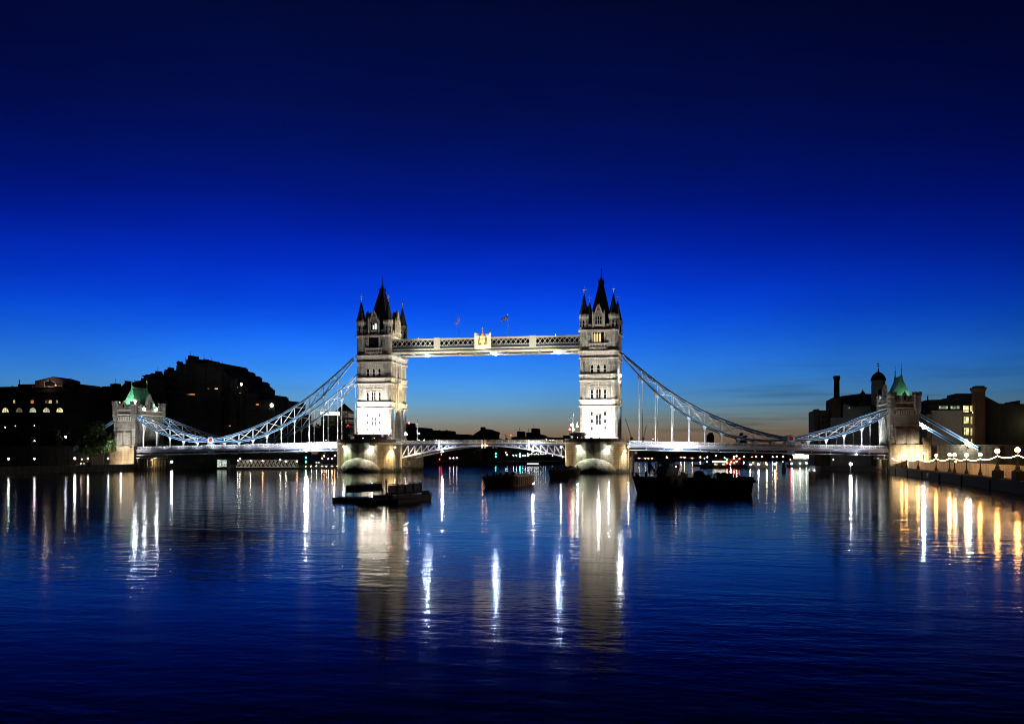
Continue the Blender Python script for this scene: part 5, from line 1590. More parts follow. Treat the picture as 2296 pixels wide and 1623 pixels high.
# ------------------------------------------------------------------ left bank
mb = MB()
mb.box(-137.9, -137.2, -420, -11.4, -3, GZ + .35); mb.box(-138.1, -137.0, -420, -11.4, GZ + .35, GZ + .6)
tag(mb.build('embankment_wall', masonry('dark_embankment_stone', (.07, .06, .05), 1.4, .6, .55, .2, stain=.5)), 'low dark stone embankment wall along the left bank below the street lamps', 'river wall')
mb = MB()
mb.box(-137.9, -137.2, 11.4, 118, -3, GZ + .35)
tag(mb.build('embankment_wall', masonry('dark_embankment_stone_far', (.06, .055, .05), 1.4, .6, .55, .2, stain=.5)), 'low dark stone embankment wall running under and beyond the left road deck', 'river wall')
mb = MB()
mb.box(-148, -240, -9, -8.2, GZ, 9.0); mb.box(-148, -240, -9.2, -8.0, 9.0, 9.5)
tag(mb.build('viaduct_wall', masonry('grey_viaduct_stone', (.14, .13, .115), 1.2, .5, .6, .15)), 'grey stone approach viaduct wall left of the left gatehouse', 'wall')

M['lampwhite'] = glow('lamp_white', (.86, .92, 1.0), 70)
M['lamppink'] = glow('lamp_pinkish', (1, .72, .78), 55)
M['lampgreenish'] = glow('lamp_greenish', (.78, 1, .82), 80)
M['lamporange'] = glow('lamp_orange', (1, .42, .16), 80)
M['lampdim'] = glow('lamp_dim_white', (.95, .92, .85), 12)
M['farpink'] = glow('far_lamp_pinkish', (1, .74, .78), 26); M['farcream'] = glow('far_lamp_cream', (1, .9, .68), 16); M['farwhite'] = glow('far_lamp_white', (.9, .95, 1), 26)
M['lampred'] = glow('lamp_red', (1, .03, .02), 50)
M['lampgreen'] = glow('lamp_green', (.02, 1, .35), 60)
M['lampteal'] = glow('lamp_teal', (.03, 1, .72), 60)
M['lampcream'] = glow('lamp_cream', (1, .86, .55), 70)
M['lamphuge'] = glow('lamp_glare', (1, .96, .88), 260)
CNAME = {'lampwhite': 'white', 'lamppink': 'pinkish white', 'lampgreenish': 'greenish white', 'lamporange': 'orange', 'lampdim': 'faint white', 'lampred': 'red', 'lampgreen': 'green', 'lampteal': 'teal green', 'lampcream': 'cream', 'lamphuge': 'glaring white'}
def street_lamp(p, mat, r, label, group=None, name='street_lamp', cat='street lamp', ground=GZ, arm=0.0):
    e = empty(name, (p.x, p.y, ground), label, cat, group)
    mb = MB()
    g = min(ground, p.z - .5)
    mb.tube([(p.x + arm, p.y, g), (p.x + arm, p.y, p.z - .1)] + ([(p.x, p.y, p.z + .25)] if arm else []), .07, 6)
    mb.lathe([(.16, g), (.14, g + .6), (.07, g + .7)], p.x + arm, p.y, 6)
    mb.build('post', M['black'], e)
    r *= .82
    mb = MB(); mb.ball((p.x, p.y, p.z), r, 0, 9, 6); mb.build('lamp_head', M[mat], e, smooth=True)
    return e
row = [(105, 1342, 'lampgreenish', .3), (425, 1340, 'lamppink', .3), (925, 1335, 'lamphuge', .34), (1012, 1345, 'lampdim', .2), (1085, 1335, 'lamppink', .28), (1337, 1335, 'lampwhite', .28), (1365, 1425, 'lamphuge', .5),
       (832, 1430, 'lamppink', .22), (872, 1430, 'lamppink', .24)]
txt = ['greenish white street lamp nearest the left edge on the left bank', 'pinkish white street lamp, second from the left edge, on the left bank', 'brightest yellowish white street lamp halfway along the left bank, above two small pink ones',
       'faint small lamp just right of the brightest left-bank lamp', 'pinkish street lamp glowing on the pale wall left of the left gatehouse', 'white street lamp right beside the foot of the left gatehouse', 'large glaring white lamp at the waterline beside the left gatehouse',
       'left one of two low pink lamps under the brightest left-bank lamp', 'right one of two low pink lamps under the brightest left-bank lamp']
for (x, y, m, r), t in zip(row, txt):
    street_lamp(at_x(*K1(x, y), -138.6), m, r, t, 'street lamps on the left bank')
hi = [(810, 1070, 'lampwhite', .36), (1180, 1083, 'lampwhite', .26), (427, 1117, 'lamppink', .28), (152, 1150, 'lampred', .24), (65, 950, 'lampdim', .24), (190, 935, 'lampdim', .22), (425, 930, 'lampdim', .2)]
txt = ['white lamp standing alone high before the dark warehouse', 'white lamp in the trees left of the left gatehouse', 'small pinkish lamp below the arched warehouse windows', 'dim red lamp low on the far left before the warehouse',
       'faint lamp just under the leftmost arched window', 'faint lamp under the second arched window from the left', 'faint lamp under the middle arched window']
for (x, y, m, r), t in zip(hi, txt):
    street_lamp(at_y(*K1(x, y), 18), m, r, t, 'lamps before the warehouse')
p = at_x(*K2(895, 1375), -138.2); street_lamp(p, 'lamphuge', .46, 'glaring white lamp just right of the left gatehouse foot, under the deck')
# the lamp-washed wall and parked things beside the gatehouse
bulb((-158.5, -13.5, 3.4), 130, (1, .70, .52), .3); bulb((-140.5, -14.5, 3.0), 250, (1, .85, .72), .3)

# --- trees
def tree(name, x, y, z0, h, w, label, n, col, rnd, group='trees on the left bank', lean=0.0):
    rr = random.Random(rnd)
    e = empty(name, (x, y, z0), label, 'tree', group)
    mb = MB()
    mb.tube([(x, y, z0), (x + lean * .3, y, z0 + h * .3), (x + lean, y, z0 + h * .7)], [w * .055 + .12, w * .04 + .09, .06], 7)
    for k in range(5):
        a = rr.uniform(0, 6.28); b0 = z0 + h * rr.uniform(.28, .5)
        mb.tube([(x + lean * .4, y, b0), (x + lean * .6 + math.cos(a) * w * .28, y + math.sin(a) * w * .28, b0 + h * .22), (x + lean * .7 + math.cos(a) * w * .38, y + math.sin(a) * w * .38, b0 + h * .38)], [.12, .08, .03], 5)
    mb.build('trunk', M['bark'], e)
    mb = MB()
    clumps = []
    for k in range(16):
        a = rr.uniform(0, 6.28); u = rr.uniform(.2, 1.0)
        clumps.append((x + lean * .8 + math.cos(a) * w * .36 * u, y + math.sin(a) * w * .36 * u, z0 + h * rr.uniform(.38, .9), w * rr.uniform(.12, .22)))
    for k in range(n):
        cx_, cy_, cz_, cr_ = rr.choice(clumps)
        v = Vector((rr.gauss(0, 1), rr.gauss(0, 1), rr.gauss(0, .85))); v = v.normalized() * cr_ * rr.uniform(.55, 1.1)
        p = Vector((cx_, cy_, cz_)) + v
        s_ = rr.uniform(.22, .5) * (w / 9) ** .5
        a = Vector((rr.gauss(0, 1), rr.gauss(0, 1), rr.gauss(0, 1))).normalized() * s_; b_ = Vector((rr.gauss(0, 1), rr.gauss(0, 1), rr.gauss(0, 1))).normalized() * s_
        mb.add([p - a, p + b_, p + a, p - b_], [(0, 1, 2, 3)], rr.choice((0, 0, 1)))
    mb.build('crown', [M[col], M[col + '2']], e)
    return e
M['bark'] = paint('dark_bark', (.05, .04, .03), .9, .3, 3.0)
M['leaf'] = paint('dark_foliage', (.045, .07, .03), .8, .3, 1.0, spec=.1); M['leaf2'] = paint('light_foliage', (.09, .12, .045), .8, .3, 1.0, spec=.1)
def tpos(f, x, yb, Yv): return at_y(*f(x, yb), Yv)
tl = [(K1, 1110, 1030, 1230, -15, 10, 'lamp-lit green tree left of the left gatehouse'), (K1, 1250, 905, 1230, -15, 11, 'dark leafy tree pressed against the left gatehouse'), (K1, 960, 1010, 1300, 14, 12, 'dark broad tree before the warehouse, left of the lit green one'),
      (K1, 620, 1000, 1300, 16, 13, 'dark tree under the lit arched windows, between two lone lamps'), (K1, 250, 1010, 1300, 15, 12, 'dark tree before the warehouse at far left'), (K2, 850, 1150, 1200, 30, 8, 'small green lamp-lit tree seen under the short left chain'),
      (K3, 1080, 905, 1200, 215, 24, 'dark wide tree behind the far left chain, leftmost of the riverside clump'), (K3, 1260, 925, 1200, 222, 26, 'dark wide tree behind the far left chain, second of the riverside clump'), (K3, 1420, 910, 1200, 218, 24, 'dark wide tree behind the far left chain, third of the riverside clump'),
      (K3, 1590, 940, 1200, 226, 22, 'dark wide tree beneath the distant lit tower, rightmost of the riverside clump')]
for i, (f, x, yt, yb, Yv, w, lab) in enumerate(tl):
    top = tpos(f, x, yt, Yv)
    tree('broadleaf_tree', top.x, Yv, GZ, (top.z - GZ) * 1.04, w, lab, 4600 if w < 15 else 4200, 'leaf', 11 + i)
p = at_y(*K1(1150, 1190), -18); bulb((p.x, -21, 5.0), 110, (.8, 1, .45), .3)
p = at_y(*K2(880, 1170), 26); bulb((p.x - 1, 24, p.z), 120, (.6, 1, .3), .3)
# green lit column beyond the left chain
p0, p1 = at_y(*K3(906, 1140), 120), at_y(*K3(906, 985), 120)
e = empty('green_column', (p0.x, 120, GZ), 'tall green floodlit column seen behind the left chain', 'column')
mb = MB(); mb.lathe([(1.5, GZ), (1.5, GZ + 2.5), (1.15, GZ + 2.7), (1.35, (p0.z + p1.z) / 2), (1.2, p1.z - .8), (1.5, p1.z - .4), (1.3, p1.z)], p0.x, 120, 14); mb.build('shaft', paint('green_rendered_column', (.10, .34, .08), .8, .25, 1.5), e)
bulb((p0.x - 1, 115.5, p0.z + .6), 1000, (.35, 1, .3), .3); bulb((p0.x, 116, p1.z - 2), 330, (.35, 1, .3), .3)
mb = MB(); mb.ball((p0.x - .8, 117, p0.z + .2), .3); mb.build('uplighter', glow('green_uplight', (.8, 1, .8), 40), e)

# --- pier pontoon with truss gangway and its lamps
def d_at(f, x, y, d): return at_depth(*f(x, y), d)
pa, pb = at_water(*K3(360, 1470)), None
D0 = 392
a, b_ = d_at(G9, 430, 575, D0), d_at(G9, 2190, 575, D0 + 20)
e = empty('pontoon', ((a.x + b_.x) / 2, (a.y + b_.y) / 2, 0), 'long low dark landing pontoon floating beneath the left road deck', 'pontoon')
mb = MB(); dv = Vector((b_.x - a.x, b_.y - a.y, 0)); nv = Vector((-dv.y, dv.x, 0)).normalized()
pl_ = [(a.x, a.y), (b_.x, b_.y), (b_.x + nv.x * 7, b_.y + nv.y * 7), (a.x + nv.x * 7, a.y + nv.y * 7)]
mb.prism(pl_, -.5, .9, 0)
mb.build('hull', M['black'], e)
mb = MB()
for k in range(40):
    q = a + dv * (k / 39); mb.beam((q.x, q.y, .9), (q.x, q.y, 1.9), .06)
mb.beam((a.x, a.y, 1.9), (b_.x, b_.y, 1.9), .06); mb.beam((a.x, a.y, 1.4), (b_.x, b_.y, 1.4), .04)
mb.build('railing', M['steel'], e)
g0, g1 = d_at(G9, 545, 560, D0 - 2), d_at(G9, 1540, 560, D0 + 8)
zt = d_at(G9, 900, 465, D0).z; zb = d_at(G9, 900, 572, D0).z
e = empty('gangway_bridge', ((g0.x + g1.x) / 2, (g0.y + g1.y) / 2, zb), 'pale steel truss gangway sloping over the pontoon under the left deck', 'gangway')
for side in (0, 2.4):
    mb = MB(); off = nv * side; n = 15
    P = lambda t, z: (g0.x + (g1.x - g0.x) * t + off.x, g0.y + (g1.y - g0.y) * t + off.y, z)
    mb.beam(P(.06, zt), P(1, zt), .2, .2); mb.beam(P(0, zb), P(1, zb), .25, .3)
    for k in range(n):
        mb.beam(P(k / n, zb), P((k + .5) / n, zt), .17); mb.beam(P((k + .5) / n, zt), P((k + 1) / n, zb), .17)
    mb.build('truss', M['white'], e)
mb = MB(); mb.prism([P(0, 0)[:2], P(1, 0)[:2], (P(1, 0)[0] - off.x, P(1, 0)[1] - off.y), (P(0, 0)[0] - off.x, P(0, 0)[1] - off.y)], zb - .1, zb + .05); mb.build('walkway', M['steel'], e)
gl = [(548, 466, 'lampcream'), (582, 440, 'lampcream'), (755, 470, 'lampcream'), (957, 472, 'lamporange'), (1243, 452, 'lampcream'), (1338, 478, 'lampcream'), (1518, 480, 'lamporange')]
for i, (x, y, m) in enumerate(gl):
    p = d_at(G9, x, y, D0 - 1)
    street_lamp(p, m, .22, f'{CNAME[m]} lamp on the truss gangway under the left deck, {ordinal(i)} from the left', 'lamps on the gangway', ground=zb)
row = [(127, 418, 'lampwhite'), (503, 396, 'lampwhite'), (638, 416, 'lampwhite'), (875, 416, 'lampwhite'), (940, 412, 'lampwhite'), (1098, 414, 'lampwhite'), (1328, 396, 'lampwhite'), (1490, 396, 'lampwhite'), (1568, 408, 'lampwhite'), (1653, 394, 'lampwhite')]
for i, (x, y, m) in enumerate(row):
    street_lamp(at_x(*G9(x, y), -139.5) if x < 1700 else None, m, .26, f'white globe street lamp under the left deck, {ordinal(i)} in the row counting from the left', 'white street lamps under the left deck')
row = [(1962, 390, 'lamporange'), (1932, 428, 'lamporange'), (2137, 388, 'lamporange'), (2032, 440, 'lampcream'), (2095, 438, 'lamporange')]
txt = ['orange lamp near the left pier, upper one of a close pair', 'orange lamp near the left pier, lower one of a close pair', 'small high orange lamp closest to the left stone pier', 'cream lamp on a forked post near the left pier', 'orange lamp beside the cream one near the left pier']
for (x, y, m), t in zip(row, txt): street_lamp(d_at(G9, x, y, 470), m, .26, t, 'orange lamps near the left pier')
row = [(1667, 566), (1752, 560), (1838, 556), (1925, 556), (1998, 558), (2090, 556), (2178, 554)]
for i, (x, y) in enumerate(row):
    street_lamp(d_at(G9, x, y, D0 + 15), 'lampcream', .2, f'low cream bollard lamp on the landing pontoon edge, {ordinal(i)} from the left', 'bollard lamps on the pontoon', name='bollard_lamp', cat='bollard lamp', ground=.9)
def signal(f, x, ys, d, mats, label):
    ps = [d_at(f, x, y, d) for y in ys]
    e = empty('navigation_signal', (ps[0].x, ps[0].y, GZ), label, 'signal light')
    mb = MB(); mb.tube([(ps[0].x, ps[0].y + .3, 0), (ps[0].x, ps[0].y + .3, ps[0].z + .5)], .1); mb.build('post', M['black'], e)
    for p, m in zip(ps, mats):
        mb = MB(); mb.ball((p.x, p.y, p.z), .28, 0, 9, 6); mb.build('lamp_head', M[m], e, smooth=True)
    return e
signal(G9, 1664, (415, 487), D0 + 12, ('lampgreen', 'lampgreen'), 'pair of stacked green signal lights at the right end of the gangway')
signal(G9, 200, (400,), 440, ('lampgreen',), 'single green signal light left of the truss gangway')
# lit waterside kiosks
def kiosk(f, x0, x1, y0, y1, d, label, glowm):
    a, b_ = d_at(f, x0, y1, d), d_at(f, x1, y0, d)
    e = empty('kiosk', ((a.x + b_.x) / 2, a.y, a.z), label, 'kiosk')
    x0_, x1_ = min(a.x, b_.x), max(a.x, b_.x); z0, z1 = min(a.z, GZ + .5), b_.z
    mb = MB()
    mb.box(x0_ - .3, x1_ + .3, a.y - .3, a.y + 3.2, z1, z1 + .25)
    for x in (x0_, (x0_ + x1_) / 2, x1_): mb.box(x - .12, x + .12, a.y - .12, a.y + .12, z0, z1)
    mb.box(x0_, x1_, a.y + 2.8, a.y + 3, z0, z1); mb.build('frame', M['black'], e)
    mb = MB(); mb.box(x0_ + .15, (x0_ + x1_) / 2 - .15, a.y + .02, a.y + .08, z0 + .3, z1 - .1); mb.box((x0_ + x1_) / 2 + .2, x1_ - .15, a.y + .02, a.y + .08, z0 + .5, z1 - .2); mb.build('window', M[glowm], e)
M['kioskglow'] = glow('kiosk_glass_light', (.85, 1, .86), .9, .7, 1.2)
kiosk(G9, 205, 388, 450, 585, 400, 'lit glass waterside kiosk left of the truss gangway', 'kioskglow')
kiosk(G9, 1818, 1905, 480, 528, 400, 'small pale lit kiosk on the landing pontoon near the left pier', 'kioskglow')
kiosk(K2, 1160, 1255, 1300, 1370, 430, 'small orange lit kiosk under the short left chain', 'win_o')
kiosk(K1, 985, 1065, 1385, 1412, 335, 'tiny kiosk with a yellow lit front left of the left gatehouse', 'win_y')

# ------------------------------------------------------------------ lights along the far bank
row = [(650, 606, 'farpink'), (694, 606, 'farpink'), (735, 604, 'farpink')]
for i, (x, y, m) in enumerate(row): street_lamp(d_at(G7, x, y, 545), m, .32, f'{["left", "middle", "right"][i]} one of three pinkish lamps close together under the left bascule leaf', 'pinkish lamps under the middle arch')
row = [(1352, 568), (1432, 573), (1468, 573), (1508, 576), (1545, 575), (1577, 575), (1612, 578)]
for i, (x, y) in enumerate(row): street_lamp(d_at(G7, x, y, 570), 'farwhite', .32, f'white far-bank lamp under the right bascule leaf, {ordinal(i)} in the row from left', 'white lamps under the right bascule leaf')
row = [1608, 1632, 1655, 1690, 1712, 1737, 1768, 1795, 1825]
for i, x in enumerate(row): street_lamp(d_at(G7, x, 553 + (i % 2) * 5, 590), 'farcream', .3, f'cream lamp in the upper close-set row under the right bascule leaf, {ordinal(i)} from the left', 'close-set cream lamps under the right bascule leaf')
for i, (x, y) in enumerate(((1912, 578), (2035, 596), (2075, 605))): street_lamp(d_at(G7, x, y, 600), 'lampdim', .3, f'faint lamp near the right pier under the right bascule leaf, {ordinal(i)} from the left', 'faint lamps left of the right pier')
signal(G7, 1214, (550, 588), 560, ('lampteal', 'lampteal'), 'pair of stacked teal signal lights under the centre of the middle arch')
signal(G7, 1513, (555, 592), 560, ('lampteal', 'lampteal'), 'pair of small teal signal lights among the white lamps')
for i, (x, y, m, lab) in enumerate(((1338, 535, 'lamporange', 'small orange lamp right of the teal signal pair under the middle arch'), (545, 562, 'lampred', 'upper dull red lamp under the left bascule leaf'), (522, 620, 'lampred', 'lower dull red lamp under the left bascule leaf'), (1400, 325, 'lampred', 'tiny red lamp above the right half of the middle span roadway'))):
    p = d_at(G7, x, y, 560)
    street_lamp(p, 'lampred' if m == 'lampred' else m, .26, lab)
sh_ = [(1053, 450), (1100, 450)]
for i, (x, y) in enumerate(sh_):
    p = at_y(*G7(x, y), -9.95)
    mb = MB(); mb.ball((p.x, p.y, p.z), .17, 0, 8, 5); mb.box(p.x - .2, p.x + .2, p.y + .1, p.y + .5, p.z - .1, p.z + .35, 1); mb.build('span_lamp', [M['lamporange'], M['black']], bridge)
row = [(290, 1262, 'o'), (360, 1264, 'o'), (392, 1263, 'o'), (432, 1266, 'o'), (600, 1252, 'o'), (755, 1250, 'o'), (795, 1255, 'o'), (880, 1262, 'o'), (970, 1252, 'o'), (1015, 1270, 'c'), (1047, 1250, 'c'), (1145, 1235, 'd'), (1240, 1258, 'c'), (1455, 1248, 'c'), (1545, 1250, 'r'), (1593, 1244, 'c'), (1657, 1247, 'o'), (1775, 1250, 'c'), (1820, 1247, 'o'), (1890, 1247, 'o')]
mm = {'o': 'lamporange', 'c': 'lampcream', 'd': 'lampdim', 'r': 'lampred'}
for i, (x, y, m) in enumerate(row):
    dd = 850 if x < 1100 else 830
    street_lamp(d_at(G1, x, y, dd), mm[m], .62 if x in (600, 1890) else .46, f'{CNAME[mm[m]]} far-bank lamp under the right deck, {ordinal(i)} in row from the right pier', 'lamps on the far bank under the right deck')
for x, y, m, lab in ((1197, 1193, 'lampgreenish', 'single high greenish lamp above the moored boat with the bright strip'), (1320, 1193, 'lampdim', 'faint high lamp right of the greenish one under the right chain')):
    street_lamp(d_at(G1, x, y, 470), m, .26, lab)
# glaring lamp under the right deck
p = at_y(*G8(1752, 292), -13.0)
e = empty('floodlight_post', (p.x, -13.0, 0), 'huge glaring white lamp on a post in the water beneath the right deck', 'floodlight')
mb = MB(); mb.tube([(p.x, -12.6, -3), (p.x, -12.6, p.z)], .22, 8); mb.box(p.x - .5, p.x + .5, -12.95, -12.4, p.z - .45, p.z + .5); mb.build('post', M['black'], e)
mb = MB(); mb.ball((p.x, -13.2, p.z), .38, 0, 12, 8); mb.build('lamp_head', glow('flood_post_lamp', (1, 1, .93), 600), e, smooth=True)
for x, y, lab in ((1812, 183, 'small white lamp hanging right under the right road deck'), (1558, 243, 'faint streak lamp left of the huge glare under the right deck')):
    p = at_y(*G8(x, y), -9.0 if y < 200 else 30)
    if y < 200:
        mb = MB(); mb.ball((p.x, p.y - 1.0, p.z), .2, 0, 8, 5); mb.beam((p.x, p.y - 1, p.z), (p.x, p.y, p.z + .4), .08, .08, 1); mb.build('deck_lamp', [M['lampwhite'], M['black']], bridge)
    else: street_lamp(p, 'lampdim', .25, lab)

# ------------------------------------------------------------------ boats
M['hull'] = paint('black_rusty_hull', (.034, .027, .023), .7, .55, 1.5, spec=.25)
M['planks'] = paint('weathered_barge_side', (.16, .12, .09), .85, .55, 2.5, streak=.12, bump=.5)
M['hatch'] = paint('grey_tarpaulin', (.10, .09, .08), .8, .4, 1.2, bump=.4)
def lighter(fl, nl, nr, fr, ztop, label, seed):
    """an open dumb barge: near-left, near-right, far-right corners at the waterline"""
    rr = random.Random(seed)
    nl, nr, fr = Vector((nl.x, nl.y, 0)), Vector((nr.x, nr.y, 0)), Vector((fr.x, fr.y, 0))
    ln = (fr - nr); flv = nl + ln
    c = (nl + fr) / 2
    e = empty('lighter_barge', (c.x, c.y, 0), label, 'barge')
    d = ln.normalized(); w = (nr - nl)
    mb = MB()
    def ring(ext, z, sh): return [tuple((nl - d * ext + w * sh)[:2]), tuple((nr - d * ext - w * sh)[:2]), tuple((fr + d * ext - w * sh)[:2]), tuple((flv + d * ext + w * sh)[:2])]
    mb.prism(ring(-.9, 0, .05), -.6, ztop, 0, ring(.6, 0, 0))
    mb.build('hull', [M['hull']], e)
    top = ring(.6, 0, 0)
    mb = MB()
    for i in range(4):
        p, q = Vector((*top[i], ztop)), Vector((*top[(i + 1) % 4], ztop))
        mb.beam(p, q, .34, .3)
    k = 0
    nseg = 9
    for i in range(nseg):
        p = nr + ln * ((i + .3) / nseg) + w.normalized() * .12
        mb.beam((p.x, p.y, .15), (p.x, p.y, ztop - .1), .5, .26)
    mb.build('rubbing_strake', [M['planks']], e)
    mb = MB()
    for i in range(3):
        t0, t1 = .08 + i * .3, .08 + i * .3 + .27
        for (u0, u1) in ((.12, .88),):
            q = [nl + w * u0 + ln * t0, nl + w * u1 + ln * t0, nl + w * u1 + ln * t1, nl + w * u0 + ln * t1]
            h = rr.uniform(.3, .6)
            cq = sum(q, Vector((0, 0, 0))) / 4
            mb.prism([tuple(v[:2]) for v in q], ztop, ztop + h, 0, [tuple((cq + (v - cq) * .8)[:2]) for v in q])
    mb.build('hatch_cover', [M['hatch']], e)
    mb = MB()
    for t in (.02, .98):
        for u in (.1, .5, .9):
            p = nl + w * u + ln * t; mb.lathe([(.14, ztop), (.14, ztop + .55), (.22, ztop + .6), (.2, ztop + .75)], p.x, p.y, 7)
    for i in range(16):
        p = nl + w * rr.uniform(.05, .95) + ln * rr.uniform(.0, .5); mb.box(p.x - .2, p.x + .2, p.y - .2, p.y + .2, ztop + .2, ztop + rr.uniform(.45, .95))
    mb.build('mooring_bitt', [M['black']], e)
    return e
lighter(None, at_water(*G5(205, 625)), at_water(*G5(850, 606)), at_water(*G5(1205, 560)), 2.0, 'flat dark barge moored left of centre, its right side lit beside the light streak', 3)
lighter(None, at_water(*G5(1490, 472)), at_water(*G5(1890, 462)), at_water(*G5(2090, 424)), 2.5, 'smaller flat dark barge lying just before the right stone pier', 4)

# --- twin pontoon with screens and gulls
def pontoon(px0, py0, px1, py1, ztop, label, depth_w=4.0, bow=False):
    a, b_ = at_water(px0, py0), at_water(px1, py1)
    a, b_ = Vector((a.x, a.y, 0)), Vector((b_.x, b_.y, 0))
    d = (b_ - a).normalized(); n = Vector((-d.y, d.x, 0))
    e = empty('work_pontoon', tuple((a + b_) / 2), label, 'pontoon')
    mb = MB()
    q = [a, b_, b_ + n * depth_w, a + n * depth_w]
    low = [a + d * .5, b_ - d * .25, b_ + n * depth_w - d * .25, a + n * depth_w + d * .5]
    mb.prism([tuple(v[:2]) for v in low], -.5, ztop * .45, 0, [tuple(v[:2]) for v in q])
    mb.prism([tuple(v[:2]) for v in q], ztop * .45, ztop, 0)
    mb.build('hull', M['hull'], e)
    mb = MB()
    for t in (.03, .2, .5, .8, .97):
        p = a + d * (b_ - a).length * t + n * .3; mb.lathe([(.09, ztop), (.09, ztop + .22), (.14, ztop + .24), (.12, ztop + .32)], p.x, p.y, 6)
    mb.build('bollard', M['black'], e)
    return e, a, b_, d, n
eA, a, b_, d, n = pontoon(744, 1124, 893, 1131, .55, 'left one of two dark moored work pontoons, carrying a plain screen on posts')
M['screen'] = paint('dark_grey_screen_board', (.12, .12, .125), .75, .2, .8, spec=.15)
def screen(e, f, xl, yl, xr, yr, yb_l, yb_r, dl, dr, npost, zdeck):
    p0, p1 = d_at(f, xl, yl, dl), d_at(f, xr, yr, dr); q0, q1 = d_at(f, xl, yb_l, dl), d_at(f, xr, yb_r, dr)
    mb = MB()
    nn = Vector((-(p1.y - p0.y), p1.x - p0.x, 0)).normalized() * .09
    mb.add([p0 - nn, p1 - nn, q1 - nn, q0 - nn, p0 + nn, p1 + nn, q1 + nn, q0 + nn], [(0, 3, 2, 1), (4, 5, 6, 7), (0, 1, 5, 4), (1, 2, 6, 5), (2, 3, 7, 6), (3, 0, 4, 7)], 0)
    for k in range(npost):
        t = k / (npost - 1); a_ = p0.lerp(p1, t)
        mb.beam((a_.x - nn.x * 1.6, a_.y - nn.y * 1.6, zdeck), (a_.x - nn.x * 1.6, a_.y - nn.y * 1.6, a_.z + .02), .07, .07, 1)
    mb.beam(p0, p1, .1, .1, 1)
    mb.build('screen_board', [M['screen'], M['black']], e)
    return p0, p1
s0, s1 = screen(eA, G4, 372, 592, 1070, 552, 740, 698, 131.5, 135, 6, .5)
eB, a2, b2, d2, n2 = pontoon(880, 1126, 967.6, 1121.5, .85, 'right one of two dark moored work pontoons, with a taller solid screen')
mb = MB()
pm = d_at(G4, 1168, 900, 132)
mb.lathe([(.11, .3), (.11, d_at(G4, 1168, 520, 132).z), (.2, d_at(G4, 1168, 518, 132).z), (.2, d_at(G4, 1168, 500, 132).z), (.09, d_at(G4, 1168, 496, 132).z)], pm.x, pm.y, 8)
mb.beam((pm.x - .45, pm.y, .6), (pm.x + .3, pm.y, .6), .12, .3)
p = d_at(G4, 1092, 700, 132); mb.tube([(p.x, p.y, .4), (p.x, p.y, d_at(G4, 1092, 655, 132).z)], .05, 6)
mb.build('mooring_post', M['black'], eB)
s2, s3 = screen(eB, G4, 1210, 600, 1855, 552, 742, 700, 132.5, 136, 5, .8)
mb = MB()
q0, q1 = d_at(G4, 1180, 830, 131.5), d_at(G4, 2000, 770, 135.5)
mb.beam((q0.x, q0.y, 1.05), (q1.x, q1.y, 1.25), .4, .3)
p = d_at(G4, 1960, 735, 136); mb.box(p.x - .8, p.x + .5, p.y, p.y + 1.2, .8, p.z)
mb.build('fender_beam', M['black'], eB)
mb = MB(); p = at_water(*G4(790, 955)); mb.lathe([(.85, -.3), (.95, .25), (.8, .6), (.3, .75)], p.x, p.y, 12, 0, 0, 1.6, 1)
tag(mb.build('mooring_buoy', M['hull']), 'low dark mooring float before the gap between the two pontoons', 'buoy')
# gulls
M['gull'] = paint('gull_plumage', (.10, .10, .10), .8, .3, 6.0); M['beak'] = M['black']
def gull_mesh():
    mb = MB()
    prof = []
    # body along +x with tail, head and folded wings
    pts = [(-.22, 0, .13), (-.14, 0, .15), (-.03, 0, .16), (.07, 0, .175), (.13, 0, .22), (.17, 0, .26)]
    mb.tube(pts, [.012, .05, .075, .07, .045, .034], 7)
    mb.ball((.18, 0, .28), .042, 0, 7, 5); mb.tube([(.21, 0, .278), (.27, 0, .268)], [.016, .004], 5)
    for sgn in (-1, 1): mb.tube([(.06, sgn * .05, .2), (-.08, sgn * .062, .19), (-.27, sgn * .02, .16)], [.03, .035, .006], 5)
    for sgn in (-1, 1): mb.tube([(0, sgn * .025, .1), (.01, sgn * .025, 0)], .008, 4)
    return mb
gm = gull_mesh().build('gull', M['gull'], smooth=True)
spots = []
for x, y in ((460, 560), (560, 552), (605, 550), (650, 547), (690, 546), (735, 544), (858, 540), (905, 536), (960, 532), (1015, 530), (1055, 527)):
    t = (x - 372) / (1070 - 372); spots.append((s0.lerp(s1, t), 'left pontoon screen'))
for x in (1250, 1300, 1340, 1390, 1465, 1550, 1625, 1655, 1720, 1810, 1838):
    t = (x - 1210) / (1855 - 1210); spots.append((s2.lerp(s3, t), 'right pontoon screen'))
spots.append((Vector((pm.x, pm.y, d_at(G4, 1168, 496, 132).z)), 'post'))
for x in (215, 300):
    p = d_at(G4, x, 800, 130); spots.append((Vector((p.x, p.y + .4, .55)), 'deck'))
ci = {'left pontoon screen': 0, 'right pontoon screen': 0, 'deck': 0}
for i, (p, where) in enumerate(spots):
    o = gm if i == 0 else gm.copy()
    if i: COL.objects.link(o)
    o.location = (p.x, p.y, p.z + .01)
    o.rotation_euler.z = random.choice((0, PI)) + random.uniform(-.5, .5)
    k = random.uniform(.92, 1.12); o.scale = (k, k, k)
    if where == 'post': lab = 'gull perched alone on top of the mooring post between the screens'
    elif where == 'deck': lab = f'gull standing on the bare left deck end of the left pontoon, {ordinal(ci["deck"])} from the left'; ci['deck'] += 1
    else: lab = f'gull on the top edge of the {where}, {ordinal(ci[where])} from the left'; ci[where] += 1
    tag(o, lab, 'gull', 'gulls perched on the pontoons')

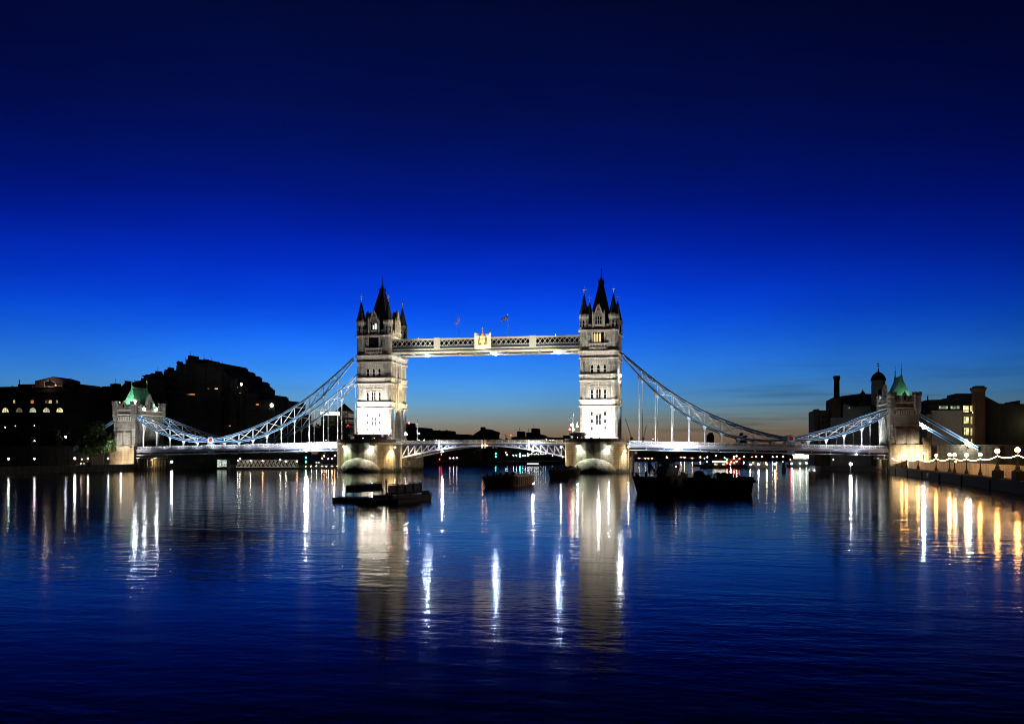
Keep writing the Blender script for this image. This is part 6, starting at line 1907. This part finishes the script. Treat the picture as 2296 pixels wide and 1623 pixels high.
# --- tug with its crane, the covered boat and the third barge, moored side by side
DT = 155.0
def tx(x, y, dd=0): return at_depth(*G6(x, y), DT + dd)
def vessel(name, x0, x1, ytopl, ytopr, beam, label, bow='left', flare=.5, dd=0.0):
    a, b_ = tx(x0, 600, dd), tx(x1, 600, dd)
    za, zb = tx(x0, ytopl, dd).z, tx(x1, ytopr, dd).z
    L = Vector((b_.x - a.x, b_.y - a.y, 0)); l = L.normalized(); n = Vector((-l.y, l.x, 0))
    e = empty(name, ((a.x + b_.x) / 2, (a.y + b_.y) / 2, 0), label, 'boat')
    A, B = Vector((a.x, a.y, 0)), Vector((b_.x, b_.y, 0))
    stations = []
    N = 14
    mb = MB(); vs = []; fs = []
    for i in range(N + 1):
        t = i / N
        if bow == 'left': wf = min(1, (t / .32) ** .6 + .08) * min(1, ((1 - t) / .06) ** .5 * .2 + .82)
        elif bow == 'both': wf = min(1, (t / .15) ** .5 + .3, ((1 - t) / .15) ** .5 + .3)
        else: wf = min(1, ((1 - t) / .32) ** .6 + .08) * min(1, (t / .06) ** .5 * .2 + .82)
        sheer = za + (zb - za) * t - (.35 * math.sin(PI * t) if name == 'tug_boat' else .12 * math.sin(PI * t))
        c = A + L * t + n * beam / 2
        rake = (.9 * (1 - t / .25) if (bow == 'left' and t < .25) else 0) + (-.5 * (1 - (1 - t) / .2) if (bow != 'left' and t > .8) else 0)
        for u, z, k, rk in ((-1, sheer, 1.0, 0), (-1, .2, .90, rake), (-.7, -.5, .7, rake), (.7, -.5, .7, rake), (1, .2, .90, rake), (1, sheer, 1.0, 0)):
            p = c + n * (u * beam / 2 * wf * k) + l * rk
            vs.append((p.x, p.y, z))
    for i in range(N):
        for j in range(6):
            k = (j + 1) % 6
            fs.append((i * 6 + j, i * 6 + k, (i + 1) * 6 + k, (i + 1) * 6 + j))
    fs.append(tuple(range(6))); fs.append(tuple(range(N * 6, N * 6 + 6)))
    mb.add(vs, fs); mb.build('hull', M['hull'], e)
    mb = MB()
    for i in range(N):
        for j in (0, 5):
            p, q = Vector(vs[i * 6 + j]), Vector(vs[(i + 1) * 6 + j]); mb.beam(p, q, .16, .16)
    for i in range(7):
        p = Vector(vs[(1 + i * 2) % (N * 6) * 6]) if 1 + i * 2 <= N else Vector(vs[0])
        mb.lathe([(.12, p.z - .85), (.3, p.z - .8), (.3, p.z - .35), (.12, p.z - .3)], p.x, p.y - .15, 8)
    mb.build('rubbing_strake', M['black'], e)
    for side in (0, 5):
        mb = MB(); prev = None
        for i in range(0, N + 1, 1):
            p = Vector(vs[i * 6 + side])
            if prev is not None: mb.beam((prev.x, prev.y, prev.z + .62), (p.x, p.y, p.z + .62), .045)
            mb.beam(p, (p.x, p.y, p.z + .64), .05); prev = p
        mb.build('railing', M['hull'], e)
    def P(x, y, k=.5):
        """point over the centre line seen at crop pixel x, y"""
        q = tx(x, y, dd); return Vector((q.x + n.x * beam * k, q.y + n.y * beam * k, q.z))
    return e, P, n, l
tug, P, n, l = vessel('tug_boat', 155, 1000, 335, 300, 5.0, 'black tug boat with wheelhouse and angled crane, leftmost of three moored vessels')
def house(e, P, x0, x1, y0, y1, hw, name, mats, windows=0, taper=0.0):
    a, b_ = P(x0, y1), P(x1, y0)
    z0, z1 = a.z, b_.z
    mb = MB()
    q = [a - n * hw, b_ - n * hw, b_ + n * hw, a + n * hw]
    c = (a + b_) / 2
    mb.prism([(v.x, v.y) for v in q], z0 - .4, z1, 0, [(c.x + (v.x - c.x) * (1 - taper), c.y + (v.y - c.y) * (1 - taper)) for v in q])
    if windows:
        for k in range(windows):
            t0, t1 = (k + .2) / windows, (k + .8) / windows
            w0, w1 = a.lerp(b_, t0) - n * (hw + .02), a.lerp(b_, t1) - n * (hw + .02)
            mb.add([(w0.x, w0.y, z0 + (z1 - z0) * .55), (w1.x, w1.y, z0 + (z1 - z0) * .55), (w1.x, w1.y, z0 + (z1 - z0) * .88), (w0.x, w0.y, z0 + (z1 - z0) * .88)], [(0, 1, 2, 3)], 1)
    return mb.build(name, mats, e)
house(tug, P, 520, 860, 208, 330, 1.6, 'deckhouse', [M['hull'], M['glass']], 0)
# open-sided wheelhouse: sill, corner posts and roof so that the water shows through
mb = MB()
for x in (545, 592, 655, 690, 790):
    p, q = P(x, 215), P(x, 120)
    for sg in (-1.2, 1.2): mb.beam((p.x + n.x * sg, p.y + n.y * sg, p.z), (p.x + n.x * sg, p.y + n.y * sg, q.z), .22 if x != 690 else .8, .14)
a, b_ = P(535, 128), P(812, 128)
q = [a - n * 1.4, b_ - n * 1.4, b_ + n * 1.4, a + n * 1.4]; mb.prism([(v.x, v.y) for v in q], a.z, a.z + .3)
a, b_ = P(535, 205), P(812, 205); q = [a - n * 1.3, b_ - n * 1.3, b_ + n * 1.3, a + n * 1.3]; mb.prism([(v.x, v.y) for v in q], a.z - .4, a.z + .35)
p = P(720, 115); mb.tube([(p.x, p.y, p.z - .2), (p.x, p.y, p.z + .35)], .06); mb.box(p.x - .5, p.x + .5, p.y - .08, p.y + .08, p.z + .1, p.z + .22)
p = P(640, 115); mb.tube([(p.x, p.y, p.z - .2), (p.x, p.y, p.z + 1.3)], .05); mb.beam((p.x - .4, p.y, p.z + .8), (p.x + .4, p.y, p.z + .8), .05)
mb.build('wheelhouse', M['hull'], tug)
mb = MB()
p, q, r_ = P(425, 290), P(408, 88), P(510, 270)
mb.beam(p, q, .34, .5); mb.beam(q, r_, .24, .3); mb.beam(q - Vector((0, 0, .2)), P(462, 260), .2, .2); mb.beam(P(400, 90), P(450, 80), .3, .3)
for t in (.25, .5, .75): mb.beam(p.lerp(q, t), r_.lerp(q, t), .1, .1)
mb.build('crane', M['steel'], tug)
mb = MB()
p = P(858, 235); mb.lathe([(.42, p.z - 1.6), (.42, p.z + .6), (.5, p.z + .75), (.3, p.z + 1.0)], p.x, p.y, 10)
p = P(960, 330); mb.ball((p.x, p.y, p.z + .05), .62, 0, 8, 6); 
for x, y, h in ((215, 300, .65), (245, 315, .35), (378, 285, .75), (365, 290, .4), (1000, 310, .4)):
    p = P(x, y); mb.lathe([(.17, p.z - .8), (.15, p.z + h * .4), (.22, p.z + h * .5)], p.x, p.y, 8)
mb.build('deck_gear', M['hull'], tug)
mb = MB()
for u in (-.16, .16):
    p, q = P(852 + u * 100, 318, 0), P(872 + u * 60, 205, 0); mb.beam(p, q, .07, .07)
for k in range(6):
    t = k / 5; p, q = P(836, 318, 0).lerp(P(862, 205, 0), t), P(868, 318, 0).lerp(P(882, 205, 0), t); mb.beam(p, q, .06, .06)
mb.build('ladder', M['white'], tug)
p = P(815, 175, .1); mb = MB(); mb.ball((p.x, p.y - .2, p.z), .12, 0, 8, 5); mb.build('deck_lamp', M['lampdim'], tug)
p = P(885, 280, -.3); spot((p.x + .8, p.y - 2.5, p.z + 2.5), P(858, 260, 0), 260, 40, (1, 1, .95))
cov, P, n, l = vessel('motor_boat', 985, 1400, 345, 365, 3.6, 'low black boat with a rounded covered cabin, between the tug and the barge', bow='right', dd=.6)
mb = MB()
pa_, pb_ = P(1108, 340), P(1300, 340); zt = P(1190, 243).z
c = (pa_ + pb_) / 2; w = (pb_ - pa_).length / 2
sect = [(1.0, 0), (.98, .35), (.86, .72), (.62, .95), (.3, 1.0)]
for sgn in (1,):
    N = 14; vs = []
    for k, z in sect:
        for i in range(N):
            t = 2 * PI * i / N; v = c + l * (math.cos(t) * w * k) + n * (math.sin(t) * 1.4 * k); vs.append((v.x, v.y, pa_.z - .2 + (zt - pa_.z + .2) * z))
    fs = [(a_ * N + i, a_ * N + (i + 1) % N, (a_ + 1) * N + (i + 1) % N, (a_ + 1) * N + i) for a_ in range(len(sect) - 1) for i in range(N)] + [tuple(range((len(sect) - 1) * N, len(sect) * N))]
    mb.add(vs, fs)
p = P(1330, 340); mb.box(p.x - .5, p.x + .5, p.y - .6, p.y + .6, p.z - .4, p.z + .25)
mb.build('cabin_cover', M['hull'], cov)
brg, P, n, l = vessel('work_barge', 1385, 2090, 372, 345, 6.0, 'broad black work barge with low deckhouse, rightmost of three moored vessels', bow='both', dd=-.5)
house(brg, P, 1478, 1735, 288, 372, 1.5, 'deckhouse', [M['hull'], M['glass']], 0)
mb = MB()
for x0, x1, y0, y1 in ((1490, 1560, 272, 300), (1590, 1665, 270, 295), (1785, 1805, 300, 345), (1860, 1890, 312, 345), (1690, 1720, 285, 300)):
    a, b_ = P(x0, y1), P(x1, y0); mb.box(min(a.x, b_.x), max(a.x, b_.x), a.y - .5, a.y + .5, a.z - .4, b_.z)
mb.build('deck_gear', M['hull'], brg)
mb = MB()
for x0, y0, x1, y1 in ((2010, 368, 2035, 348), (2060, 425, 2105, 405), (2030, 596, 2098, 594)):
    mb.beam(P(x0, y0, -.05), P(x1, y1, -.05), .1, .1)
mb.build('mooring_line', M['hatch'], brg)

# --- moored boats under the right deck
def pleasure_boat(f, x0, x1, yw, yh, label, d=None, roof=None, lights=(), colr='hull'):
    a, b_ = at_water(*f(x0, yw)), None
    dd = d or (CH * F / (f(x0, yw)[1] - YH))
    a, b_ = at_depth(*f(x0, yw), dd), at_depth(*f(x1, yw), dd + 1.5)
    h = at_depth(*f(x0, yh), dd).z
    L = Vector((b_.x - a.x, b_.y - a.y, 0)); l_ = L.normalized(); nn = Vector((-l_.y, l_.x, 0))
    e = empty('moored_boat', ((a.x + b_.x) / 2, (a.y + b_.y) / 2, 0), label, 'boat', 'boats moored under the right deck')
    q = [Vector((a.x, a.y, 0)), Vector((b_.x, b_.y, 0))]
    bot = [q[0] + l_ * .8, q[1] - l_ * .6, q[1] + nn * 4 - l_ * .6, q[0] + nn * 4 + l_ * .8]
    top = [q[0] - l_ * .4 + nn, q[0] + l_ * 1.2, q[1], q[1] + nn * 4, q[0] + nn * 4 + l_ * 1.2, q[0] + nn * 3 - l_ * .4]
    bot6 = [q[0] + l_ * .8 + nn, q[0] + l_ * 1.6, q[1] - l_ * .5, q[1] + nn * 4 - l_ * .5, q[0] + nn * 4 + l_ * 1.6, q[0] + nn * 3 + l_ * .8]
    mb = MB(); mb.prism([(v.x, v.y) for v in bot6], -.4, h, 0, [(v.x, v.y) for v in top]); mb.build('hull', M[colr], e)
    return e, dd, nn, l_, h
e, dd, nn, l_, h = pleasure_boat(G8, 190, 372, 338, 315, 'moored boat with bright white strip light and lit cabin windows under the right deck', colr='hatch')
def bplane(e, f, x0, x1, y0, y1, dd, mat, name, thick=.3, off=1.0):
    a, b_ = at_depth(*f(x0, y1), dd + off), at_depth(*f(x1, y0), dd + off)
    v = Vector((b_.x - a.x, b_.y - a.y, 0)).normalized(); nn_ = Vector((-v.y, v.x, 0)) * thick
    mb = MB(); mb.prism([(a.x, a.y), (b_.x, b_.y), (b_.x + nn_.x, b_.y + nn_.y), (a.x + nn_.x, a.y + nn_.y)], min(a.z, b_.z), max(a.z, b_.z))
    return mb.build(name, M[mat] if isinstance(mat, str) else mat, e)
bplane(e, G8, 205, 360, 270, 318, dd, 'hatch', 'cabin', 3.0, .8)
bplane(e, G8, 202, 362, 260, 271, dd, glow('boat_strip_light', (1, .97, .8), 7), 'strip_light', .15, .6)
for x in (238, 325): bplane(e, G8, x - 18, x + 18, 284, 304, dd, 'win_y', 'window', .05, .72)
mb = MB(); p = at_depth(*G8(288, 190), dd + 2); mb.tube([(p.x, p.y, 1), (p.x, p.y, p.z)], .09); p2 = at_depth(*G8(262, 240), dd + 2); mb.beam((p.x, p.y, p.z - 2), (p2.x, p2.y, p2.z), .08); mb.build('mast', M['black'], e)
e, dd, nn, l_, h = pleasure_boat(G8, 85, 200, 338, 300, 'dark unlit tug-like boat left of the strip-lit boat', colr='hull')
bplane(e, G8, 105, 150, 280, 302, dd, 'hull', 'wheelhouse', 2.0, .8)
e, dd, nn, l_, h = pleasure_boat(G8, 22, 72, 318, 297, 'tiny dark boat far left of the strip-lit boat under the right deck', colr='hull')
bplane(e, G8, 35, 55, 292, 300, dd, 'hull', 'wheelhouse', 1.5, .8)
e, dd, nn, l_, h = pleasure_boat(G8, 372, 590, 338, 300, 'dark moored boat dotted with red lights right of the strip-lit boat', colr='hull')
bplane(e, G8, 385, 520, 235, 302, dd, 'conc_dark', 'cabin', 3.0, .9)
for x, y, m in ((365, 283, 'lampred'), (442, 280, 'lampred'), (502, 234, 'lampred'), (440, 232, 'lampred'), (400, 298, 'lampcream'), (470, 262, 'lamporange'), (410, 270, 'lamporange'), (470, 203, 'lampcream'), (440, 213, 'lampcream'), (365, 240, 'lamporange'), (402, 335, 'lampdim')):
    p = at_depth(*G8(x, y), dd + .5)
    mb = MB(); mb.ball((p.x, p.y, p.z), .22 if m != 'lampred' else .3, 0, 8, 5); mb.beam((p.x, p.y, p.z), (p.x + nn.x * .8, p.y + nn.y * .8, p.z), .08, .08, 1)
    mb.build('deck_lamp', [M[m], M['black']], e)
e, dd, nn, l_, h = pleasure_boat(G8, 600, 835, 345, 302, 'long dark moored boat with a row of small lit windows and four white lamps', colr='hull')
bplane(e, G8, 610, 825, 262, 303, dd, 'conc_dark', 'cabin', 3.0, .9)
for x, m in ((655, 'win_y'), (662, 'win_y'), (705, 'win_dim'), (740, 'win_dim'), (775, 'win_dim'), (800, 'win_y')): bplane(e, G8, x - 7, x + 7, 268, 292, dd, m, 'window', .06, .8)
for x, y in ((626, 298), (717, 297), (810, 296), (905, 293)):
    p = at_depth(*G8(x, y), dd - .2)
    mb = MB(); mb.ball((p.x, p.y, p.z), .3, 0, 8, 5); mb.beam((p.x, p.y, p.z), (p.x + nn.x * 1.6, p.y + nn.y * 1.6, p.z), .07, .07, 1); mb.build('deck_lamp', [M['lampcream'] if x > 800 else M['lampwhite'], M['black']], e)
e, dd, nn, l_, h = pleasure_boat(G8, 1055, 1290, 327, 300, 'moored boat glaring with white and green lights below the right chain joint', colr='hull')
bplane(e, G8, 1075, 1270, 240, 302, dd, 'conc_dark', 'cabin', 3.0, .9)
bplane(e, G8, 1112, 1222, 182, 232, dd, glow('boat_glare', (.95, 1, .78), 5), 'lit_deck', .3, .6)
bplane(e, G8, 1222, 1300, 188, 235, dd, glow('boat_glare_mixed', (.9, 1, .6), 5, .9, 1.4), 'lit_deck', .3, .6)
for x, y, m in ((1108, 190, 'lampgreenish'), (1290, 192, 'lampgreenish'), (1330, 208, 'lampgreenish'), (1348, 226, 'lamppink'), (1090, 287, 'lampwhite'), (1185, 285, 'lampgreenish'), (1255, 282, 'lampgreenish'), (1075, 243, 'lampred')):
    p = at_depth(*G8(x, y), dd - .2)
    mb = MB(); mb.ball((p.x, p.y, p.z), .28, 0, 8, 5); mb.beam((p.x, p.y, p.z), (p.x + nn.x * 1.2, p.y + nn.y * 1.2, p.z), .07, .07, 1); mb.build('deck_lamp', [M[m], M['black']], e)
p = at_water(*G8(1000, 375)); pt = at_depth(*G8(1000, 272), CH * F / (G8(1000, 375)[1] - YH))
mb = MB(); mb.lathe([(.75, -2), (.75, pt.z * .45), (.55, pt.z * .55), (.5, pt.z)], p.x, p.y, 10)
tag(mb.build('mooring_pile', M['hull']), 'thick dark mooring pile standing in the water under the right deck', 'pile')
e, dd, nn, l_, h = pleasure_boat(G7, 1560, 1745, 690, 680, 'distant low boat outlined by a bright white line under the right bascule leaf', colr='hull', d=500)
bplane(e, G7, 1600, 1740, 670, 679, dd, glow('far_boat_line', (1, 1, .95), 2), 'strip_light', .2, .5)

# ------------------------------------------------------------------ flags and small things on the bridge
def flagpole(base, top, r, label, flag_pts, pattern, polem):
    e = empty('flagpole', tuple(base), label, 'flagpole')
    mb = MB(); mb.tube([base, top], [r, r * .6], 7); mb.ball(tuple(top), r * 2, 0, 7, 5); mb.build('pole', M[polem], e)
    # a hanging, half blown cloth: four corners (hoist top, fly top, fly bottom, hoist bottom)
    a, b_, c, d = flag_pts
    NX, NY = 20, 12
    mb = MB(); vs = []
    for j in range(NY + 1):
        for i in range(NX + 1):
            u, v = i / NX, j / NY
            p = a.lerp(b_, u).lerp(d.lerp(c, u), v)
            p = p + Vector((.04, .22 * math.sin(u * 7 + v * 2.2) * u, .08 * math.sin(u * 6 + 1)))
            vs.append(p)
    fs, ms = [], []
    for j in range(NY):
        for i in range(NX):
            u, v = (i + .5) / NX, (j + .5) / NY
            fs.append((j * (NX + 1) + i, j * (NX + 1) + i + 1, (j + 1) * (NX + 1) + i + 1, (j + 1) * (NX + 1) + i))
            m = 0
            if pattern == 'cross':
                du, dv = abs(u - .5), abs(v - .5)
                if abs(du - dv) < .09: m = 1
                if abs(du - dv) < .035: m = 2
                if du < .12 or dv < .19: m = 1
                if du < .065 or dv < .11: m = 2
            elif pattern == 'plain':
                m = 1 if (.42 < v < .62 and .25 < u < .7) else 0
            ms.append(m)
    o = len(mb.v); mb.v = [tuple(v) for v in vs]; mb.f = fs; mb.m = ms
    mb.build('flag', [M['flagblue'] if pattern == 'cross' else M['blue'], M['flagwhite'], M['flagred']], e, smooth=True)
    return e
def fp(x, y, Yv): return at_y(*K6(x, y), Yv)
b0, t0 = fp(657, 395, -6.4), fp(662, 82, -6.4)
flagpole(Vector((b0.x, -6.4, 48.3)), t0, .09, 'slender pole with dark crossed flag hanging limp, left on the high walkway', [fp(657, 90, -6.4), fp(620, 160, -6.4), fp(603, 222, -6.4), fp(654, 150, -6.4)], 'cross', 'white')
b0, t0 = fp(1306, 370, -6.4), fp(1300, 68, -6.4)
flagpole(Vector((b0.x, -6.4, 48.3)), t0, .09, 'slender pole with red and blue crossed flag blown out flat, right on the high walkway', [fp(1298, 76, -6.4), fp(1208, 130, -6.4), fp(1212, 170, -6.4), fp(1298, 128, -6.4)], 'cross', 'white')
fq = lambda x, y: at_y(*K8(x, y), -13.5)
b0, t0 = fq(236, 1000), fq(244, 765)
flagpole(Vector((b0.x, -13.5, PZ)), t0, .2, 'white floodlit pole with small blue flag at the left end of the right pier', [fq(240, 782), fq(184, 812), fq(184, 846), fq(240, 826)], 'plain', 'white')
spot((b0.x + .3, -15.5, PZ + 1.5), (b0.x, -13.5, PZ + 8), 5200, 50, (1, .98, .9))
for i, (x, y, m, r, lab) in enumerate(((228, 912, 'lampcream', .42, 'bright cream globe lamp at the foot of the blue-flagged pole'), (297, 930, 'lampcream', .4, 'bright cream lamp with a spike between flagpole and right stone tower'), (200, 968, 'lampred', .4, 'red lamp beside the blue-flagged pole on the right pier'), (250, 970, 'lampcream', .4, 'low cream lamp right of the red lamp on the right pier'), (370, 965, 'lampcream', .26, 'small cream lamp on the round cabin roof by the right stone tower'), (583, 960, 'lamphuge', .42, 'glaring white lamp before the foot of the right stone tower'))):
    p = at_y(*K8(x, y), -13.8 if i != 5 else -18.5)
    street_lamp(p, m, r, lab, ground=PZ)
p = at_y(*K8(297, 862), -13.8); q = at_y(*K8(297, 915), -13.8)
mb = MB(); mb.lathe([(.3, q.z), (.12, q.z + .8), (.03, p.z)], p.x, -13.8, 8); mb.build('lamp_spike', M['white'], pier2)
fr = lambda x, y: at_y(*G7(x, y), -10.2)
b0, t0 = fr(250, 392), fr(252, 132)
e = empty('lamp_standard', (b0.x, -10.2, PZ), 'pale blue ornate lamp standard on the deck just right of the left pier', 'lamp standard')
mb = MB(); mb.lathe([(.34, PZ + .5), (.3, PZ + 1.5), (.14, PZ + 1.9), (.12, fr(250, 310).z), (.26, fr(250, 300).z), (.26, fr(250, 262).z), (.1, fr(250, 252).z), (.07, fr(250, 200).z), (.16, fr(250, 190).z), (.16, fr(250, 145).z), (.03, t0.z)], b0.x, -10.2, 8)
p = fr(272, 303); mb.beam((b0.x, -10.2, p.z), (p.x, -10.2, p.z), .08); mb.build('post', M['blue'], e)
mb = MB(); mb.ball((p.x, -10.2, p.z), .2, 0, 8, 5); mb.build('lamp_head', M['lampwhite'], e)
for x, y, m, r, lab in ((110, 308, 'lamphuge', .5, 'glaring white lamp right at the foot of the left stone tower'),):
    street_lamp(at_y(*G7(x, y), -9.9), m, r, lab, ground=PZ + .5)
p = at_y(*K5(884, 797), -13.5)
street_lamp(p, 'lampred', .36, 'red signal lamp beside the road arch of the left stone tower', ground=PZ)
p = at_y(*G7(147, 175), 262); q = at_y(*G7(118, 175), 262)
street_lamp(p, 'lampred', .6, 'red roof lamp on the dark block just right of the left stone tower', ground=p.z - 2)
# cabin window light on the left pier
mb = MB(); p = at_y(*K5(770, 860), -17.9); mb.box(p.x - .35, p.x + .35, -17.75, -17.68, p.z - .5, p.z + .5); mb.build('lit_window', glow('cabin_screen', (.6, .5, 1), .8, .6, 2), pier)
